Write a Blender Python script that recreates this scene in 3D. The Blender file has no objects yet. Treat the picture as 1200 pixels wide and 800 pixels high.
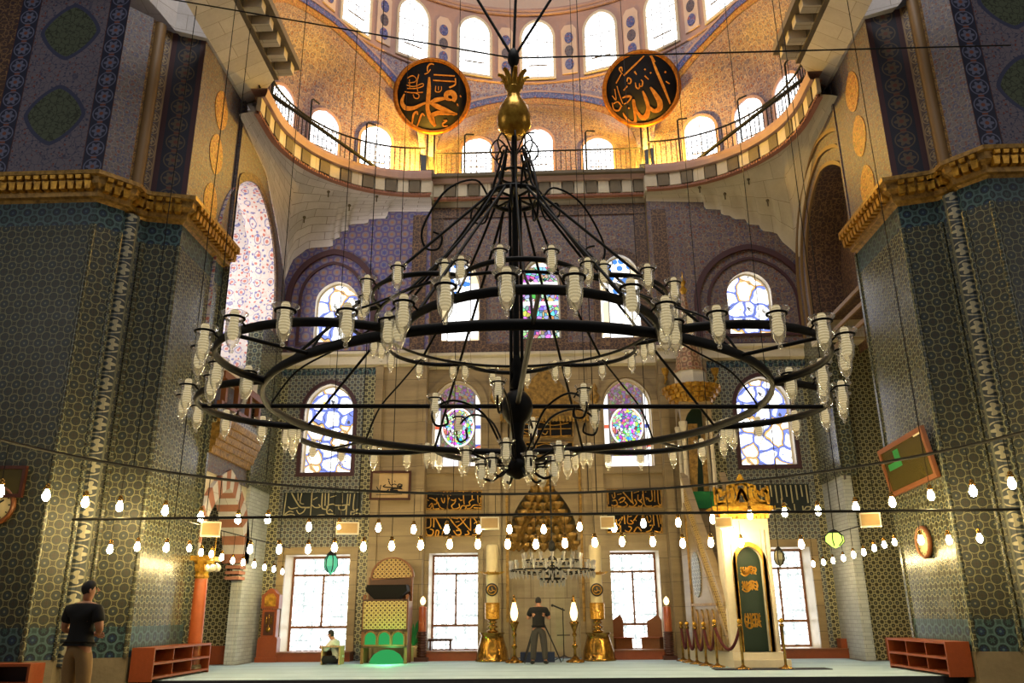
import bpy, bmesh, math, random
from mathutils import Vector, Matrix, geometry
random.seed(11)
SC = bpy.context.scene
COL = SC.collection
PI = math.pi
def V(*a): return Vector(a)
# ---------------------------------------------------------------- camera model (photo taken as 1200x800)
FPX, PITCH, YAW, ROLL, HC = 960.0, math.radians(18.34), math.radians(-2.05), math.radians(-0.51), 1.12
CAM = V(0, 0, HC)
_cp, _sp, _cy, _sy = math.cos(PITCH), math.sin(PITCH), math.cos(YAW), math.sin(YAW)
FW = V(_sy*_cp, _cy*_cp, _sp)
_r = V(_cy, -_sy, 0)
_u = _r.cross(FW)
RT = math.cos(ROLL)*_r + math.sin(ROLL)*_u
UP = -math.sin(ROLL)*_r + math.cos(ROLL)*_u
def ray(px, py): return FW + RT*((px-600)/FPX) + UP*((400-py)/FPX)
def onY(px, py, y):
    d = ray(px, py); return CAM + d*(y/d.y)
def onX(px, py, x):
    d = ray(px, py); return CAM + d*(x/d.x)
def onZ(px, py, z):
    d = ray(px, py); return CAM + d*((z-HC)/d.z)
def srgb(h):
    h = h.lstrip('#'); out = []
    for i in (0, 2, 4):
        c = int(h[i:i+2], 16)/255.0
        out.append(c/12.92 if c <= 0.04045 else ((c+0.055)/1.055)**2.4)
    return tuple(out) + (1.0,)

# ---------------------------------------------------------------- mesh builder
def frame(o, x, y):
    x = Vector(x).normalized(); y = Vector(y).normalized(); z = x.cross(y)
    return Matrix(((x.x, y.x, z.x, o[0]), (x.y, y.y, z.y, o[1]), (x.z, y.z, z.z, o[2]), (0, 0, 0, 1)))
def spline(pts, n=6, closed=False):
    P = [Vector(p) for p in pts]; out = []
    m = len(P)
    for i in range(m if closed else m-1):
        if closed: a, b, c, d = P[(i-1) % m], P[i], P[(i+1) % m], P[(i+2) % m]
        else: a, b, c, d = P[max(i-1, 0)], P[i], P[i+1], P[min(i+2, m-1)]
        for k in range(n):
            t = k/n
            out.append(0.5*((2*b)+(c-a)*t+(2*a-5*b+4*c-d)*t*t+(3*b-a-3*c+d)*t*t*t))
    if not closed: out.append(P[-1].copy())
    return out
class MB:
    def __init__(s): s.v = []; s.f = []; s.uv = []; s.sm = []
    def add(s, verts, faces, uvs=None, smooth=False, M=None):
        o = len(s.v)
        for p in verts:
            p = Vector(p); s.v.append(M @ p if M else p)
        for i, f in enumerate(faces):
            s.f.append([o+k for k in f]); s.sm.append(smooth)
            s.uv.append([uvs[k] for k in f] if uvs else None)
        return s
    def box(s, c, d, rz=0, M=None, taper=1.0):
        x, y, z = d[0]/2, d[1]/2, d[2]/2; t = taper
        vs = [V(-x, -y, -z), V(x, -y, -z), V(x, y, -z), V(-x, y, -z), V(-x*t, -y*t, z), V(x*t, -y*t, z), V(x*t, y*t, z), V(-x*t, y*t, z)]
        R = Matrix.Translation(Vector(c)) @ Matrix.Rotation(rz, 4, 'Z')
        if M: R = M @ R
        return s.add([R @ p for p in vs], [(3, 2, 1, 0), (4, 5, 6, 7), (0, 1, 5, 4), (1, 2, 6, 5), (2, 3, 7, 6), (3, 0, 4, 7)])
    def bbox(s, a, b, M=None):
        return s.box([(a[i]+b[i])/2 for i in range(3)], [abs(b[i]-a[i]) for i in range(3)], M=M)
    def prism(s, poly, depth, M=None, z0=0.0, cap=True):
        n = len(poly)
        vs = [V(p[0], p[1], z0) for p in poly]+[V(p[0], p[1], z0+depth) for p in poly]
        fs = [(i, (i+1) % n, n+(i+1) % n, n+i) for i in range(n)]
        if cap: fs += [tuple(range(n-1, -1, -1)), tuple(range(n, 2*n))]
        return s.add(vs, fs, M=M)
    def tube(s, path, r, n=8, closed=False, cap=True, M=None, flat=None):
        P = [Vector(p) for p in path]; m = len(P); R = r if isinstance(r, (list, tuple)) else [r]*m
        vs = []; ref = None
        for i in range(m):
            if closed: t = P[(i+1) % m]-P[(i-1) % m]
            else: t = P[min(i+1, m-1)]-P[max(i-1, 0)]
            if t.length < 1e-9: t = V(0, 0, 1)
            t.normalize()
            if ref is None:
                ref = V(0, 0, 1) if abs(t.z) < 0.9 else V(1, 0, 0)
            a = ref-t*ref.dot(t)
            if a.length < 1e-6: a = t.orthogonal()
            a.normalize(); b = t.cross(a); ref = a
            fa, fb = flat if flat else (1, 1)
            for k in range(n):
                an = 2*PI*k/n
                vs.append(P[i]+a*(math.cos(an)*R[i]*fa)+b*(math.sin(an)*R[i]*fb))
        fs = []
        for i in range(m if closed else m-1):
            j = (i+1) % m
            for k in range(n):
                fs.append((i*n+k, i*n+(k+1) % n, j*n+(k+1) % n, j*n+k))
        s.add(vs, fs, smooth=n > 5, M=M)
        if cap and not closed:
            s.add(vs[:n], [tuple(range(n-1, -1, -1))], M=M); s.add(vs[-n:], [tuple(range(n))], M=M)
        return s
    def lathe(s, prof, n=16, c=(0, 0, 0), M=None, smooth=True, a0=0.0, a1=2*PI, cap=True):
        full = abs(a1-a0-2*PI) < 1e-6
        cnt = n if full else n+1
        vs = []
        for r, z in prof:
            for k in range(cnt):
                an = a0+(a1-a0)*k/n
                vs.append(V(c[0]+r*math.cos(an), c[1]+r*math.sin(an), c[2]+z))
        fs = []
        for i in range(len(prof)-1):
            for k in range(n):
                k2 = (k+1) % cnt
                fs.append((i*cnt+k, i*cnt+k2, (i+1)*cnt+k2, (i+1)*cnt+k))
        s.add(vs, fs, smooth=smooth, M=M)
        if full and cap:
            if prof[0][0] > 1e-4: s.add(vs[:cnt], [tuple(range(cnt-1, -1, -1))], M=M)
            if prof[-1][0] > 1e-4: s.add(vs[-cnt:], [tuple(range(cnt))], M=M)
        return s
    def ball(s, c, r, nu=12, nv=8, M=None):
        if not isinstance(r, (tuple, list)): r = (r, r, r)
        vs = []
        for j in range(nv+1):
            th = PI*j/nv
            for k in range(nu):
                a = 2*PI*k/nu
                vs.append(V(c[0]+r[0]*math.sin(th)*math.cos(a), c[1]+r[1]*math.sin(th)*math.sin(a), c[2]-r[2]*math.cos(th)))
        fs = [(j*nu+k, j*nu+(k+1) % nu, (j+1)*nu+(k+1) % nu, (j+1)*nu+k) for j in range(nv) for k in range(nu)]
        return s.add(vs, fs, smooth=True, M=M)
    def grid(s, fn, nu, nv, uvfn=None, smooth=True):
        vs = []; uv = []
        for j in range(nv+1):
            for i in range(nu+1):
                vs.append(fn(i/nu, j/nv)); uv.append(uvfn(i/nu, j/nv) if uvfn else None)
        w = nu+1
        fs = [(j*w+i, j*w+i+1, (j+1)*w+i+1, (j+1)*w+i) for j in range(nv) for i in range(nu)]
        return s.add(vs, fs, uvs=uv if uvfn else None, smooth=smooth)
    def sheet(s, outline, holes=(), M=None, back=0.0):
        """flat region with holes, in the local XY plane"""
        vs = []; ed = []
        for poly in [outline]+list(holes):
            o = len(vs); n = len(poly)
            vs += [Vector((p[0], p[1])) for p in poly]
            ed += [(o+i, o+(i+1) % n) for i in range(n)]
        v2, e2, f2, *_ = geometry.delaunay_2d_cdt(vs, ed, [], 0, 1e-5)
        def inside(p, poly):
            c = False; n = len(poly)
            for i in range(n):
                a, b = poly[i], poly[(i+1) % n]
                if (a[1] > p[1]) != (b[1] > p[1]) and p[0] < (b[0]-a[0])*(p[1]-a[1])/(b[1]-a[1])+a[0]: c = not c
            return c
        keep = []
        for f in f2:
            c = (v2[f[0]]+v2[f[1]]+v2[f[2]])/3
            if inside(c, outline) and not any(inside(c, h) for h in holes): keep.append(list(f))
        s.add([V(p[0], p[1], 0) for p in v2], keep, uvs=[(p[0], p[1]) for p in v2], M=M)
        return s
    def rim(s, poly, depth, M=None):
        n = len(poly)
        vs = [V(p[0], p[1], 0) for p in poly]+[V(p[0], p[1], -depth) for p in poly]
        return s.add(vs, [(n+i, n+(i+1) % n, (i+1) % n, i) for i in range(n)], M=M)
    def band(s, inner, outer, z0, z1, M=None):
        """solid ring between two polylines with the same number of points (closed)"""
        n = len(inner)
        vs = [V(p[0], p[1], z) for z in (z0, z1) for q in (inner, outer) for p in q]
        fs = []
        for i in range(n):
            j = (i+1) % n
            fs += [(2*n+i, 3*n+i, 3*n+j, 2*n+j), (i, j, n+j, n+i), (n+i, n+j, 3*n+j, 3*n+i), (j, i, 2*n+i, 2*n+j)]
        return s.add(vs, fs, M=M)
    def build(s, name, mat, parent=None, loc=None, world=False):
        me = bpy.data.meshes.new(name)
        off = V(0, 0, 0)
        if parent is not None and world: off = ROOT[parent.name]
        if loc is not None: off = Vector(loc)
        me.from_pydata([tuple(p-off) for p in s.v], [], s.f)
        uvl = me.uv_layers.new(name='UVMap')
        dat = [0.0]*(2*len(me.loops))
        for pi_, pl in enumerate(me.polygons):
            pl.use_smooth = s.sm[pi_]
            u = s.uv[pi_]
            if u is None or u[0] is None:
                n = pl.normal
                if abs(n.z) > 0.8: t, b = V(1, 0, 0), V(0, 1, 0)
                else:
                    t = V(-n.y, n.x, 0).normalized(); b = V(0, 0, 1)
                for k, li in enumerate(pl.loop_indices):
                    p = s.v[s.f[pi_][k]]
                    dat[2*li] = p.dot(t); dat[2*li+1] = p.dot(b)
            else:
                for k, li in enumerate(pl.loop_indices): dat[2*li], dat[2*li+1] = u[k][0], u[k][1]
        uvl.data.foreach_set('uv', dat)
        me.materials.append(mat); me.update()
        o = bpy.data.objects.new(name, me); COL.objects.link(o)
        if parent is not None:
            o.parent = parent; ROOT[o.name] = ROOT[parent.name] if world else V(0, 0, 0)
        else:
            if loc is not None: o.location = off
            ROOT[o.name] = off.copy()
        return o
ROOT = {}
def tag(o, label=None, cat=None, group=None, kind=None):
    if label: o['label'] = label
    if cat: o['category'] = cat
    if group: o['group'] = group
    if kind: o['kind'] = kind
    return o
def thing(name, loc, label, cat, group=None, rz=0.0):
    o = bpy.data.objects.new(name, None); COL.objects.link(o)
    o.empty_display_size = 0.1
    o.location = loc; o.rotation_euler = (0, 0, rz); ROOT[o.name] = Vector(loc)
    return tag(o, label, cat, group)
def copy_tree(o, parent=None):
    c = o.copy(); COL.objects.link(c)
    if parent is not None: c.parent = parent
    ROOT[c.name] = ROOT.get(o.name, V(0, 0, 0)).copy()
    for ch in list(o.children): copy_tree(ch, c)
    return c
def struct(o, label=None, cat=None):
    o['kind'] = 'structure'
    if label: o['label'] = label
    if cat: o['category'] = cat
    return o
def arch(w, h, spring, n=9, point=0.16, x0=0.0, z0=0.0):
    """pointed arch outline, counter-clockwise from bottom left, (x, z)"""
    pts = [(-w/2, 0), (w/2, 0)]
    def q(t):
        c = math.cos(t*PI/2)
        return (w/2*c, spring+(h-spring)*((1-point)*math.sin(t*PI/2)+point*t))
    R = [q(k/n) for k in range(n+1)]
    pts += R+[(-x, z) for x, z in reversed(R[:-1])]
    return [(x0+a, z0+b) for a, b in pts]
def scale_poly(poly, k, kz=None):
    cx = sum(p[0] for p in poly)/len(poly); cz = sum(p[1] for p in poly)/len(poly)
    return [(cx+(p[0]-cx)*k, cz+(p[1]-cz)*(kz or k)) for p in poly]
def grow(poly, d):
    """offset a closed outline outwards by d (counter-clockwise)"""
    n = len(poly); out = []
    for i in range(n):
        a, b, c = Vector(poly[i-1]), Vector(poly[i]), Vector(poly[(i+1) % n])
        e1 = (b-a); e2 = (c-b)
        n1 = Vector((e1.y, -e1.x)); n2 = Vector((e2.y, -e2.x))
        if n1.length < 1e-9: n1 = n2
        if n2.length < 1e-9: n2 = n1
        n1.normalize(); n2.normalize(); m = n1+n2
        if m.length < 1e-6: m = n1
        m.normalize(); k = d/max(0.35, m.dot(n1))
        out.append((b.x+m.x*k, b.y+m.y*k))
    return out
def stroke(mb, pts, w, M, th=0.02, z0=0.0, n=6, pen=None):
    """flat calligraphic stroke: smooth centre line, width list, raised by th"""
    P = spline([(p[0], p[1], 0) for p in pts], n) if len(pts) > 2 else [V(p[0], p[1], 0) for p in pts]
    m = len(P)
    W = w if isinstance(w, (list, tuple)) else [w]
    L = []; R = []
    for i, p in enumerate(P):
        t = (P[min(i+1, m-1)]-P[max(i-1, 0)])
        t = t.normalized() if t.length > 1e-9 else V(1, 0, 0)
        nn = V(-t.y, t.x, 0)
        f = i/(m-1)*(len(W)-1); k = min(int(f), len(W)-2) if len(W) > 1 else 0
        ww = W[0] if len(W) == 1 else W[k]+(W[k+1]-W[k])*(f-k)
        L.append(p+nn*ww/2); R.append(p-nn*ww/2)
    vs = []
    for i in range(m):
        vs += [L[i]+V(0, 0, z0), R[i]+V(0, 0, z0), R[i]+V(0, 0, z0+th), L[i]+V(0, 0, z0+th)]
    fs = []
    for i in range(m-1):
        a, b = 4*i, 4*i+4
        fs += [(a+3, a+2, b+2, b+3), (a+2, a+1, b+1, b+2), (a, a+3, b+3, b), (a+1, a, b, b+1)]
    fs += [(0, 1, 2, 3), (4*m-1, 4*m-2, 4*m-3, 4*m-4)]
    mb.add(vs, fs, M=M)
WORLD, LUN, DOME, SIDE, BULB, EXPO = 0.08, 330, 1500, 120, 170.0, 0.05
# ---------------------------------------------------------------- materials
class NB:
    def __init__(s, name):
        s.m = bpy.data.materials.new(name); s.m.use_nodes = True
        s.t = s.m.node_tree; s.t.nodes.clear()
        s.out = s.t.nodes.new('ShaderNodeOutputMaterial')
        s._uv = None
    def n(s, typ, **kw):
        nd = s.t.nodes.new(typ)
        for k, v in kw.items(): setattr(nd, k, v)
        return nd
    def link(s, a, b): s.t.links.new(a, b)
    def put(s, sock, val):
        if val is None: return
        if hasattr(val, 'is_output'): s.link(val, sock)
        else: sock.default_value = val
    def ma(s, op, a, b=None, c=None, clamp=False):
        nd = s.n('ShaderNodeMath', operation=op, use_clamp=clamp)
        s.put(nd.inputs[0], a); s.put(nd.inputs[1], b); s.put(nd.inputs[2], c)
        return nd.outputs[0]
    def uvn(s):
        if s._uv is None: s._uv = s.n('ShaderNodeUVMap', uv_map='UVMap').outputs[0]
        return s._uv
    def uv(s):
        nd = s.n('ShaderNodeSeparateXYZ'); s.link(s.uvn(), nd.inputs[0])
        return nd.outputs[0], nd.outputs[1]
    def obj(s): return s.n('ShaderNodeTexCoord').outputs['Object']
    def vec(s, x, y, z=0.0):
        nd = s.n('ShaderNodeCombineXYZ'); s.put(nd.inputs[0], x); s.put(nd.inputs[1], y); s.put(nd.inputs[2], z); return nd.outputs[0]
    def noise(s, scale, vec=None, detail=3.0, rough=0.6, col=False, dist=0.0):
        nd = s.n('ShaderNodeTexNoise'); nd.inputs['Scale'].default_value = scale; nd.inputs['Detail'].default_value = detail
        nd.inputs['Roughness'].default_value = rough; nd.inputs['Distortion'].default_value = dist
        s.link(vec if vec is not None else s.uvn(), nd.inputs['Vector'])
        return nd.outputs['Color' if col else 'Fac']
    def voro(s, scale, vec=None, feature='F1', out='Distance', rand=1.0):
        nd = s.n('ShaderNodeTexVoronoi', feature=feature); nd.inputs['Scale'].default_value = scale; nd.inputs['Randomness'].default_value = rand
        s.link(vec if vec is not None else s.uvn(), nd.inputs['Vector'])
        return nd.outputs[out]
    def mix(s, f, a, b):
        nd = s.n('ShaderNodeMix', data_type='RGBA'); s.put(nd.inputs[0], f); s.put(nd.inputs[6], a); s.put(nd.inputs[7], b)
        return nd.outputs[2]
    def lt(s, a, b): return s.ma('LESS_THAN', a, b)
    def gt(s, a, b): return s.ma('GREATER_THAN', a, b)
    def near(s, a, c, w): return s.ma('COMPARE', a, c, w)
    def cell(s, u, sz, off=0.0): return s.ma('SUBTRACT', s.ma('FRACT', s.ma('MULTIPLY_ADD', u, 1.0/sz, off)), 0.5)
    def hyp(s, a, b): return s.ma('SQRT', s.ma('MULTIPLY_ADD', a, a, s.ma('MULTIPLY', b, b)))
    def pbsdf(s, col, rough=0.5, metal=0.0, bump=None, bstr=0.3, spec=0.5, trans=0.0, alpha=None, emit=None, estr=0.0, coat=0.0):
        p = s.n('ShaderNodeBsdfPrincipled')
        s.put(p.inputs['Base Color'], col); s.put(p.inputs['Roughness'], rough); s.put(p.inputs['Metallic'], metal)
        s.put(p.inputs['Specular IOR Level'], spec); s.put(p.inputs['Transmission Weight'], trans)
        if coat: p.inputs['Coat Weight'].default_value = coat; p.inputs['Coat Roughness'].default_value = 0.1
        if emit is not None: s.put(p.inputs['Emission Color'], emit); p.inputs['Emission Strength'].default_value = estr
        if bump is not None:
            b = s.n('ShaderNodeBump'); b.inputs['Strength'].default_value = bstr; b.inputs['Distance'].default_value = 0.02
            s.link(bump, b.inputs['Height']); s.link(b.outputs[0], p.inputs['Normal'])
        s.link(p.outputs[0], s.out.inputs[0]); return s.m
    def emis(s, col, strength):
        e = s.n('ShaderNodeEmission'); s.put(e.inputs[0], col); s.put(e.inputs[1], strength)
        s.link(e.outputs[0], s.out.inputs[0]); return s.m
def C(h): return srgb(h)
def plain(name, col, rough=0.5, metal=0.0, var=0.12, nscale=6.0, bstr=0.15, **kw):
    b = NB(name); c = C(col); v = b.obj()
    nz = b.noise(nscale, v)
    lo = tuple(x*(1-var*2) for x in c[:3])+(1,); hi = tuple(min(1, x*(1+var)) for x in c[:3])+(1,)
    return b.pbsdf(b.mix(nz, lo, hi), rough, metal, bump=nz, bstr=bstr, **kw)
def tile(name, s, ground, line, flower, line2=None, rough=0.28, lw=0.035, grid=True, var=0.35):
    """glazed tile covered by interlaced rings with blossoms"""
    b = NB(name); u, v = b.uv()
    a, c = b.cell(u, s), b.cell(v, s)
    a2, c2 = b.cell(u, s, 0.5), b.cell(v, s, 0.5)
    d, d2 = b.hyp(a, c), b.hyp(a2, c2)
    ring = b.ma('MAXIMUM', b.near(d, 0.335, lw), b.near(d2, 0.335, lw))
    disc = b.ma('MAXIMUM', b.lt(d, 0.345), b.lt(d2, 0.345))
    th = b.ma('ARCTAN2', c, a); pet = b.ma('MULTIPLY_ADD', b.ma('COSINE', b.ma('MULTIPLY', th, 8.0)), 0.06, 0.17)
    fl = b.lt(d, pet)
    th2 = b.ma('ARCTAN2', c2, a2); pet2 = b.ma('MULTIPLY_ADD', b.ma('COSINE', b.ma('MULTIPLY', th2, 6.0)), 0.05, 0.13)
    fl2 = b.lt(d2, pet2)
    dot = b.lt(d, 0.07); 
    nz = b.noise(1.3, detail=4); fine = b.noise(30.0, detail=2)
    g1 = C(ground); g2 = tuple(x*(1-var) for x in g1[:3])+(1,)
    col = b.mix(nz, g2, g1)
    col = b.mix(b.ma('MULTIPLY', b.ma('SUBTRACT', 1.0, disc), 0.45), col, C(line2 or flower))
    col = b.mix(b.ma('MULTIPLY', fl, 0.85), col, C(flower))
    col = b.mix(b.ma('MULTIPLY', fl2, 0.8), col, C(line2 or flower))
    col = b.mix(b.ma('MULTIPLY', ring, b.ma('MULTIPLY_ADD', fine, 0.8, 0.45, clamp=True)), col, C(line))
    col = b.mix(b.ma('MULTIPLY', dot, 0.8), col, C(line))
    if grid:
        gx = b.gt(b.ma('ABSOLUTE', a), 0.488); gz = b.gt(b.ma('ABSOLUTE', c), 0.488)
        col = b.mix(b.ma('MULTIPLY', b.ma('MAXIMUM', gx, gz), 0.5), col, (0.01, 0.01, 0.01, 1))
    rg = b.ma('MULTIPLY_ADD', nz, 0.3, rough-0.1)
    return b.pbsdf(col, rg, bump=b.ma('ADD', nz, b.ma('MULTIPLY', fine, 0.3)), bstr=0.18, spec=0.5)
def arabesque(name, base, c1, c2, c3, s=0.5, rough=0.55, stripes=None):
    """painted scrollwork: warped blossoms and tendrils"""
    b = NB(name)
    wv = b.n('ShaderNodeVectorMath', operation='MULTIPLY_ADD')
    b.link(b.noise(2.2/s, detail=1.5, col=True), wv.inputs[0]); wv.inputs[1].default_value = (0.22*s,)*3; b.link(b.uvn(), wv.inputs[2])
    w = wv.outputs[0]
    d1 = b.voro(1.0/s, w, rand=0.35); d2 = b.voro(3.1/s, w, rand=0.8); ed = b.voro(2.0/s, w, feature='DISTANCE_TO_EDGE', rand=0.7)
    cc = b.voro(3.1/s, w, out='Color', rand=0.8)
    sp = b.n('ShaderNodeSeparateColor'); b.link(cc, sp.inputs[0])
    col = b.mix(b.noise(1.2, detail=4), tuple(x*0.6 for x in C(base)[:3])+(1,), C(base))
    col = b.mix(b.ma('MULTIPLY', b.lt(ed, 0.045), 0.8), col, C(c3))
    pick = b.mix(b.gt(sp.outputs[0], 0.5), C(c1), C(c2))
    col = b.mix(b.ma('MULTIPLY', b.lt(d2, 0.30), 0.85), col, pick)
    col = b.mix(b.ma('MULTIPLY', b.near(d1, 0.27, 0.035), 0.75), col, C(c1))
    col = b.mix(b.ma('MULTIPLY', b.lt(d1, 0.13), 0.8), col, C(c2))
    return b.pbsdf(col, rough)
def medallion_paint(name, base, med, c1, c2, du, dv, off_v, bw):
    """painted field with almond medallions stacked up the strip (uv in metres, u centred on 0)"""
    b = NB(name); u, v = b.uv()
    m = b.cell(v, dv, off_v)
    e = b.ma('ADD', b.ma('POWER', b.ma('ABSOLUTE', b.ma('DIVIDE', u, du)), 1.4), b.ma('POWER', b.ma('ABSOLUTE', b.ma('DIVIDE', m, 0.33)), 1.4))
    wv = b.n('ShaderNodeVectorMath', operation='MULTIPLY_ADD')
    b.link(b.noise(7.0, detail=1.5, col=True), wv.inputs[0]); wv.inputs[1].default_value = (0.10,)*3; b.link(b.uvn(), wv.inputs[2])
    d2 = b.voro(12.0, wv.outputs[0]); ed = b.voro(7.0, wv.outputs[0], feature='DISTANCE_TO_EDGE')
    cc = b.n('ShaderNodeSeparateColor'); b.link(b.voro(12.0, wv.outputs[0], out='Color'), cc.inputs[0])
    field = b.mix(b.lt(d2, 0.28), C(base), b.mix(b.gt(cc.outputs[0], 0.55), C(c1), C(c2)))
    field = b.mix(b.ma('MULTIPLY', b.lt(ed, 0.04), 0.7), field, C(c1))
    mm = b.mix(b.ma('MAXIMUM', b.lt(d2, 0.30), b.lt(ed, 0.05)), C(med), tuple(x*0.4 for x in C(med)[:3])+(1,))
    col = b.mix(b.lt(e, 1.0), field, mm)
    col = b.mix(b.near(e, 1.0, 0.10), col, C(c1))
    return b.pbsdf(col, 0.55)
def border_paint(name, ground, blossom, c1, edge, w, s):
    """narrow painted border: blossom chain between two lines; u in -w/2..w/2"""
    b = NB(name); u, v = b.uv()
    m = b.cell(v, s); uu = b.ma('DIVIDE', u, s)
    d = b.hyp(uu, m); th = b.ma('ARCTAN2', m, uu)
    m2 = b.cell(v, s, 0.5); dd = b.hyp(uu, m2)
    col = b.mix(b.lt(d, b.ma('MULTIPLY_ADD', b.ma('COSINE', b.ma('MULTIPLY', th, 6.0)), 0.07, 0.27)), C(ground), C(blossom))
    col = b.mix(b.lt(d, 0.10), col, C(c1))
    col = b.mix(b.lt(dd, 0.14), col, C(c1))
    col = b.mix(b.near(d, 0.42, 0.03), col, C(blossom))
    col = b.mix(b.gt(b.ma('ABSOLUTE', u), w/2*0.84), col, C(edge))
    return b.pbsdf(col, 0.5)
def stone(name, c1, c2, bw=0.0, bh=0.0, rough=0.7, mort='#3a332b', ns=1.2, bstr=0.35, streak=0.0, msize=0.012):
    b = NB(name)
    nz = b.noise(ns, detail=6, rough=0.65); fine = b.noise(14.0, detail=4)
    f = b.ma('MULTIPLY_ADD', fine, 0.35, b.ma('MULTIPLY_ADD', nz, 1.2, -0.25), clamp=True)
    if streak:
        u, v = b.uv(); st = b.noise(streak, b.vec(b.ma('MULTIPLY', u, 0.12), v), detail=5)
        f = b.ma('MULTIPLY_ADD', st, 1.3, b.ma('MULTIPLY_ADD', f, 0.35, -0.35), clamp=True)
    col = b.mix(f, C(c1), C(c2)); bump = b.ma('ADD', nz, fine)
    if bw:
        br = b.n('ShaderNodeTexBrick'); b.link(b.uvn(), br.inputs['Vector']); br.inputs['Scale'].default_value = 1.0
        br.inputs['Brick Width'].default_value = bw; br.inputs['Row Height'].default_value = bh; br.inputs['Mortar Size'].default_value = msize
        br.inputs['Color1'].default_value = (1, 1, 1, 1); br.inputs['Color2'].default_value = (0.82, 0.82, 0.82, 1); br.inputs['Mortar'].default_value = (0, 0, 0, 1)
        mu = b.n('ShaderNodeMix', data_type='RGBA', blend_type='MULTIPLY'); mu.inputs[0].default_value = 1.0
        b.link(col, mu.inputs[6]); b.link(br.outputs['Color'], mu.inputs[7])
        col = b.mix(br.outputs['Fac'], mu.outputs[2], C(mort))
        bump = b.ma('SUBTRACT', b.ma('MULTIPLY', bump, 0.5), br.outputs['Fac'])
    return b.pbsdf(col, rough, bump=bump, bstr=bstr)
def goldm(name, col='#d9a53c', rough=0.32, dark='#5d3c10', s=9.0, amt=0.6, metal=0.85):
    b = NB(name); v = b.obj(); nz = b.noise(s, v, detail=4)
    f = b.ma('MULTIPLY_ADD', nz, 2.2, -0.75+0.3*(1-amt), clamp=True)
    return b.pbsdf(b.mix(f, C(dark), C(col)), rough, metal, bump=nz, bstr=0.3)
def glass_window(name, kind, st):
    b = NB(name); u, v = b.uv()
    white = (1, 1, 1, 1)
    if kind == 'plain':
        g = b.ma('MAXIMUM', b.gt(b.ma('ABSOLUTE', b.cell(u, 0.26)), 0.44), b.gt(b.ma('ABSOLUTE', b.cell(v, 0.30)), 0.445))
        nz = b.noise(5.0, detail=5); leaf = b.ma('MULTIPLY', b.near(nz, 0.56, 0.04), 0.9)
        col = b.mix(leaf, (1, 0.985, 0.95, 1), (0.13, 0.17, 0.16, 1))
        col = b.mix(b.ma('MULTIPLY', g, 0.85), col, (0.14, 0.16, 0.16, 1))
        return b.emis(col, st)
    if kind == 'sky':
        a, c = b.cell(u, 0.20), b.cell(v, 0.20)
        g = b.near(b.hyp(a, c), 0.45, 0.05)
        col = b.mix(b.ma('MULTIPLY', g, 0.9), white, (0.13, 0.14, 0.15, 1))
        return b.emis(col, st)
    if kind == 'daisy':   # white glass, curling blue and amber bands
        wv = b.n('ShaderNodeVectorMath', operation='MULTIPLY_ADD')
        b.link(b.noise(2.5, detail=1.0, col=True), wv.inputs[0]); wv.inputs[1].default_value = (0.30,)*3; b.link(b.uvn(), wv.inputs[2])
        d = b.voro(2.3, wv.outputs[0], rand=0.85); ed = b.voro(2.3, wv.outputs[0], feature='DISTANCE_TO_EDGE', rand=0.85)
        cc = b.n('ShaderNodeSeparateColor'); b.link(b.voro(2.3, wv.outputs[0], out='Color', rand=0.85), cc.inputs[0])
        lead = b.ma('MAXIMUM', b.lt(ed, 0.016), b.near(d, 0.30, 0.012))
        blue = b.mix(b.gt(cc.outputs[1], 0.52), (0.04, 0.08, 0.42, 1), (0.42, 0.20, 0.02, 1))
        col = b.mix(b.ma('MULTIPLY', b.near(ed, 0.06, 0.045), 0.92), white, blue)
        col = b.mix(b.lt(d, 0.07), col, (0.95, 0.7, 0.12, 1))
        col = b.mix(lead, col, (0.05, 0.05, 0.06, 1))
        return b.emis(col, st)
    if kind == 'tall':    # row of tall windows: white centre, small coloured panes along the border
        a, c = b.cell(u, 0.21), b.cell(v, 0.24)
        cc = b.n('ShaderNodeSeparateColor'); b.link(b.voro(4.6, rand=0.2, out='Color'), cc.inputs[0])
        bd = b.gt(b.ma('ABSOLUTE', u), 0.34)
        pc = b.mix(b.gt(cc.outputs[0], 0.55), (0.45, 0.30, 0.08, 1), (1, 1, 1, 1))
        col = b.mix(b.ma('MULTIPLY', bd, 0.8), white, pc)
        top = b.ma('MULTIPLY', b.gt(v, 1.45), b.lt(b.ma('ABSOLUTE', u), 0.36))
        col = b.mix(b.ma('MULTIPLY', top, b.lt(b.voro(4.0), 0.42)), col, (0.04, 0.13, 0.40, 1))
        g = b.near(b.ma('ABSOLUTE', u), 0.34, 0.02)
        col = b.mix(g, col, (0.12, 0.11, 0.1, 1))
        return b.emis(col, st)
    if kind == 'mosaic':  # small panes of many colours
        cc = b.voro(9.0, out='Color'); ed = b.voro(9.0, feature='DISTANCE_TO_EDGE')
        hs = b.n('ShaderNodeHueSaturation'); hs.inputs['Saturation'].default_value = 0.85; hs.inputs['Value'].default_value = 0.75; b.link(cc, hs.inputs['Color'])
        col = b.mix(b.lt(ed, 0.06), hs.outputs[0], (0.02, 0.02, 0.02, 1))
        wt = b.gt(b.ma('ABSOLUTE', b.cell(v, 0.62, 0.1)), 0.40)
        col = b.mix(b.ma('MULTIPLY', wt, 0.75), col, white)
        return b.emis(col, st)
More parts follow.
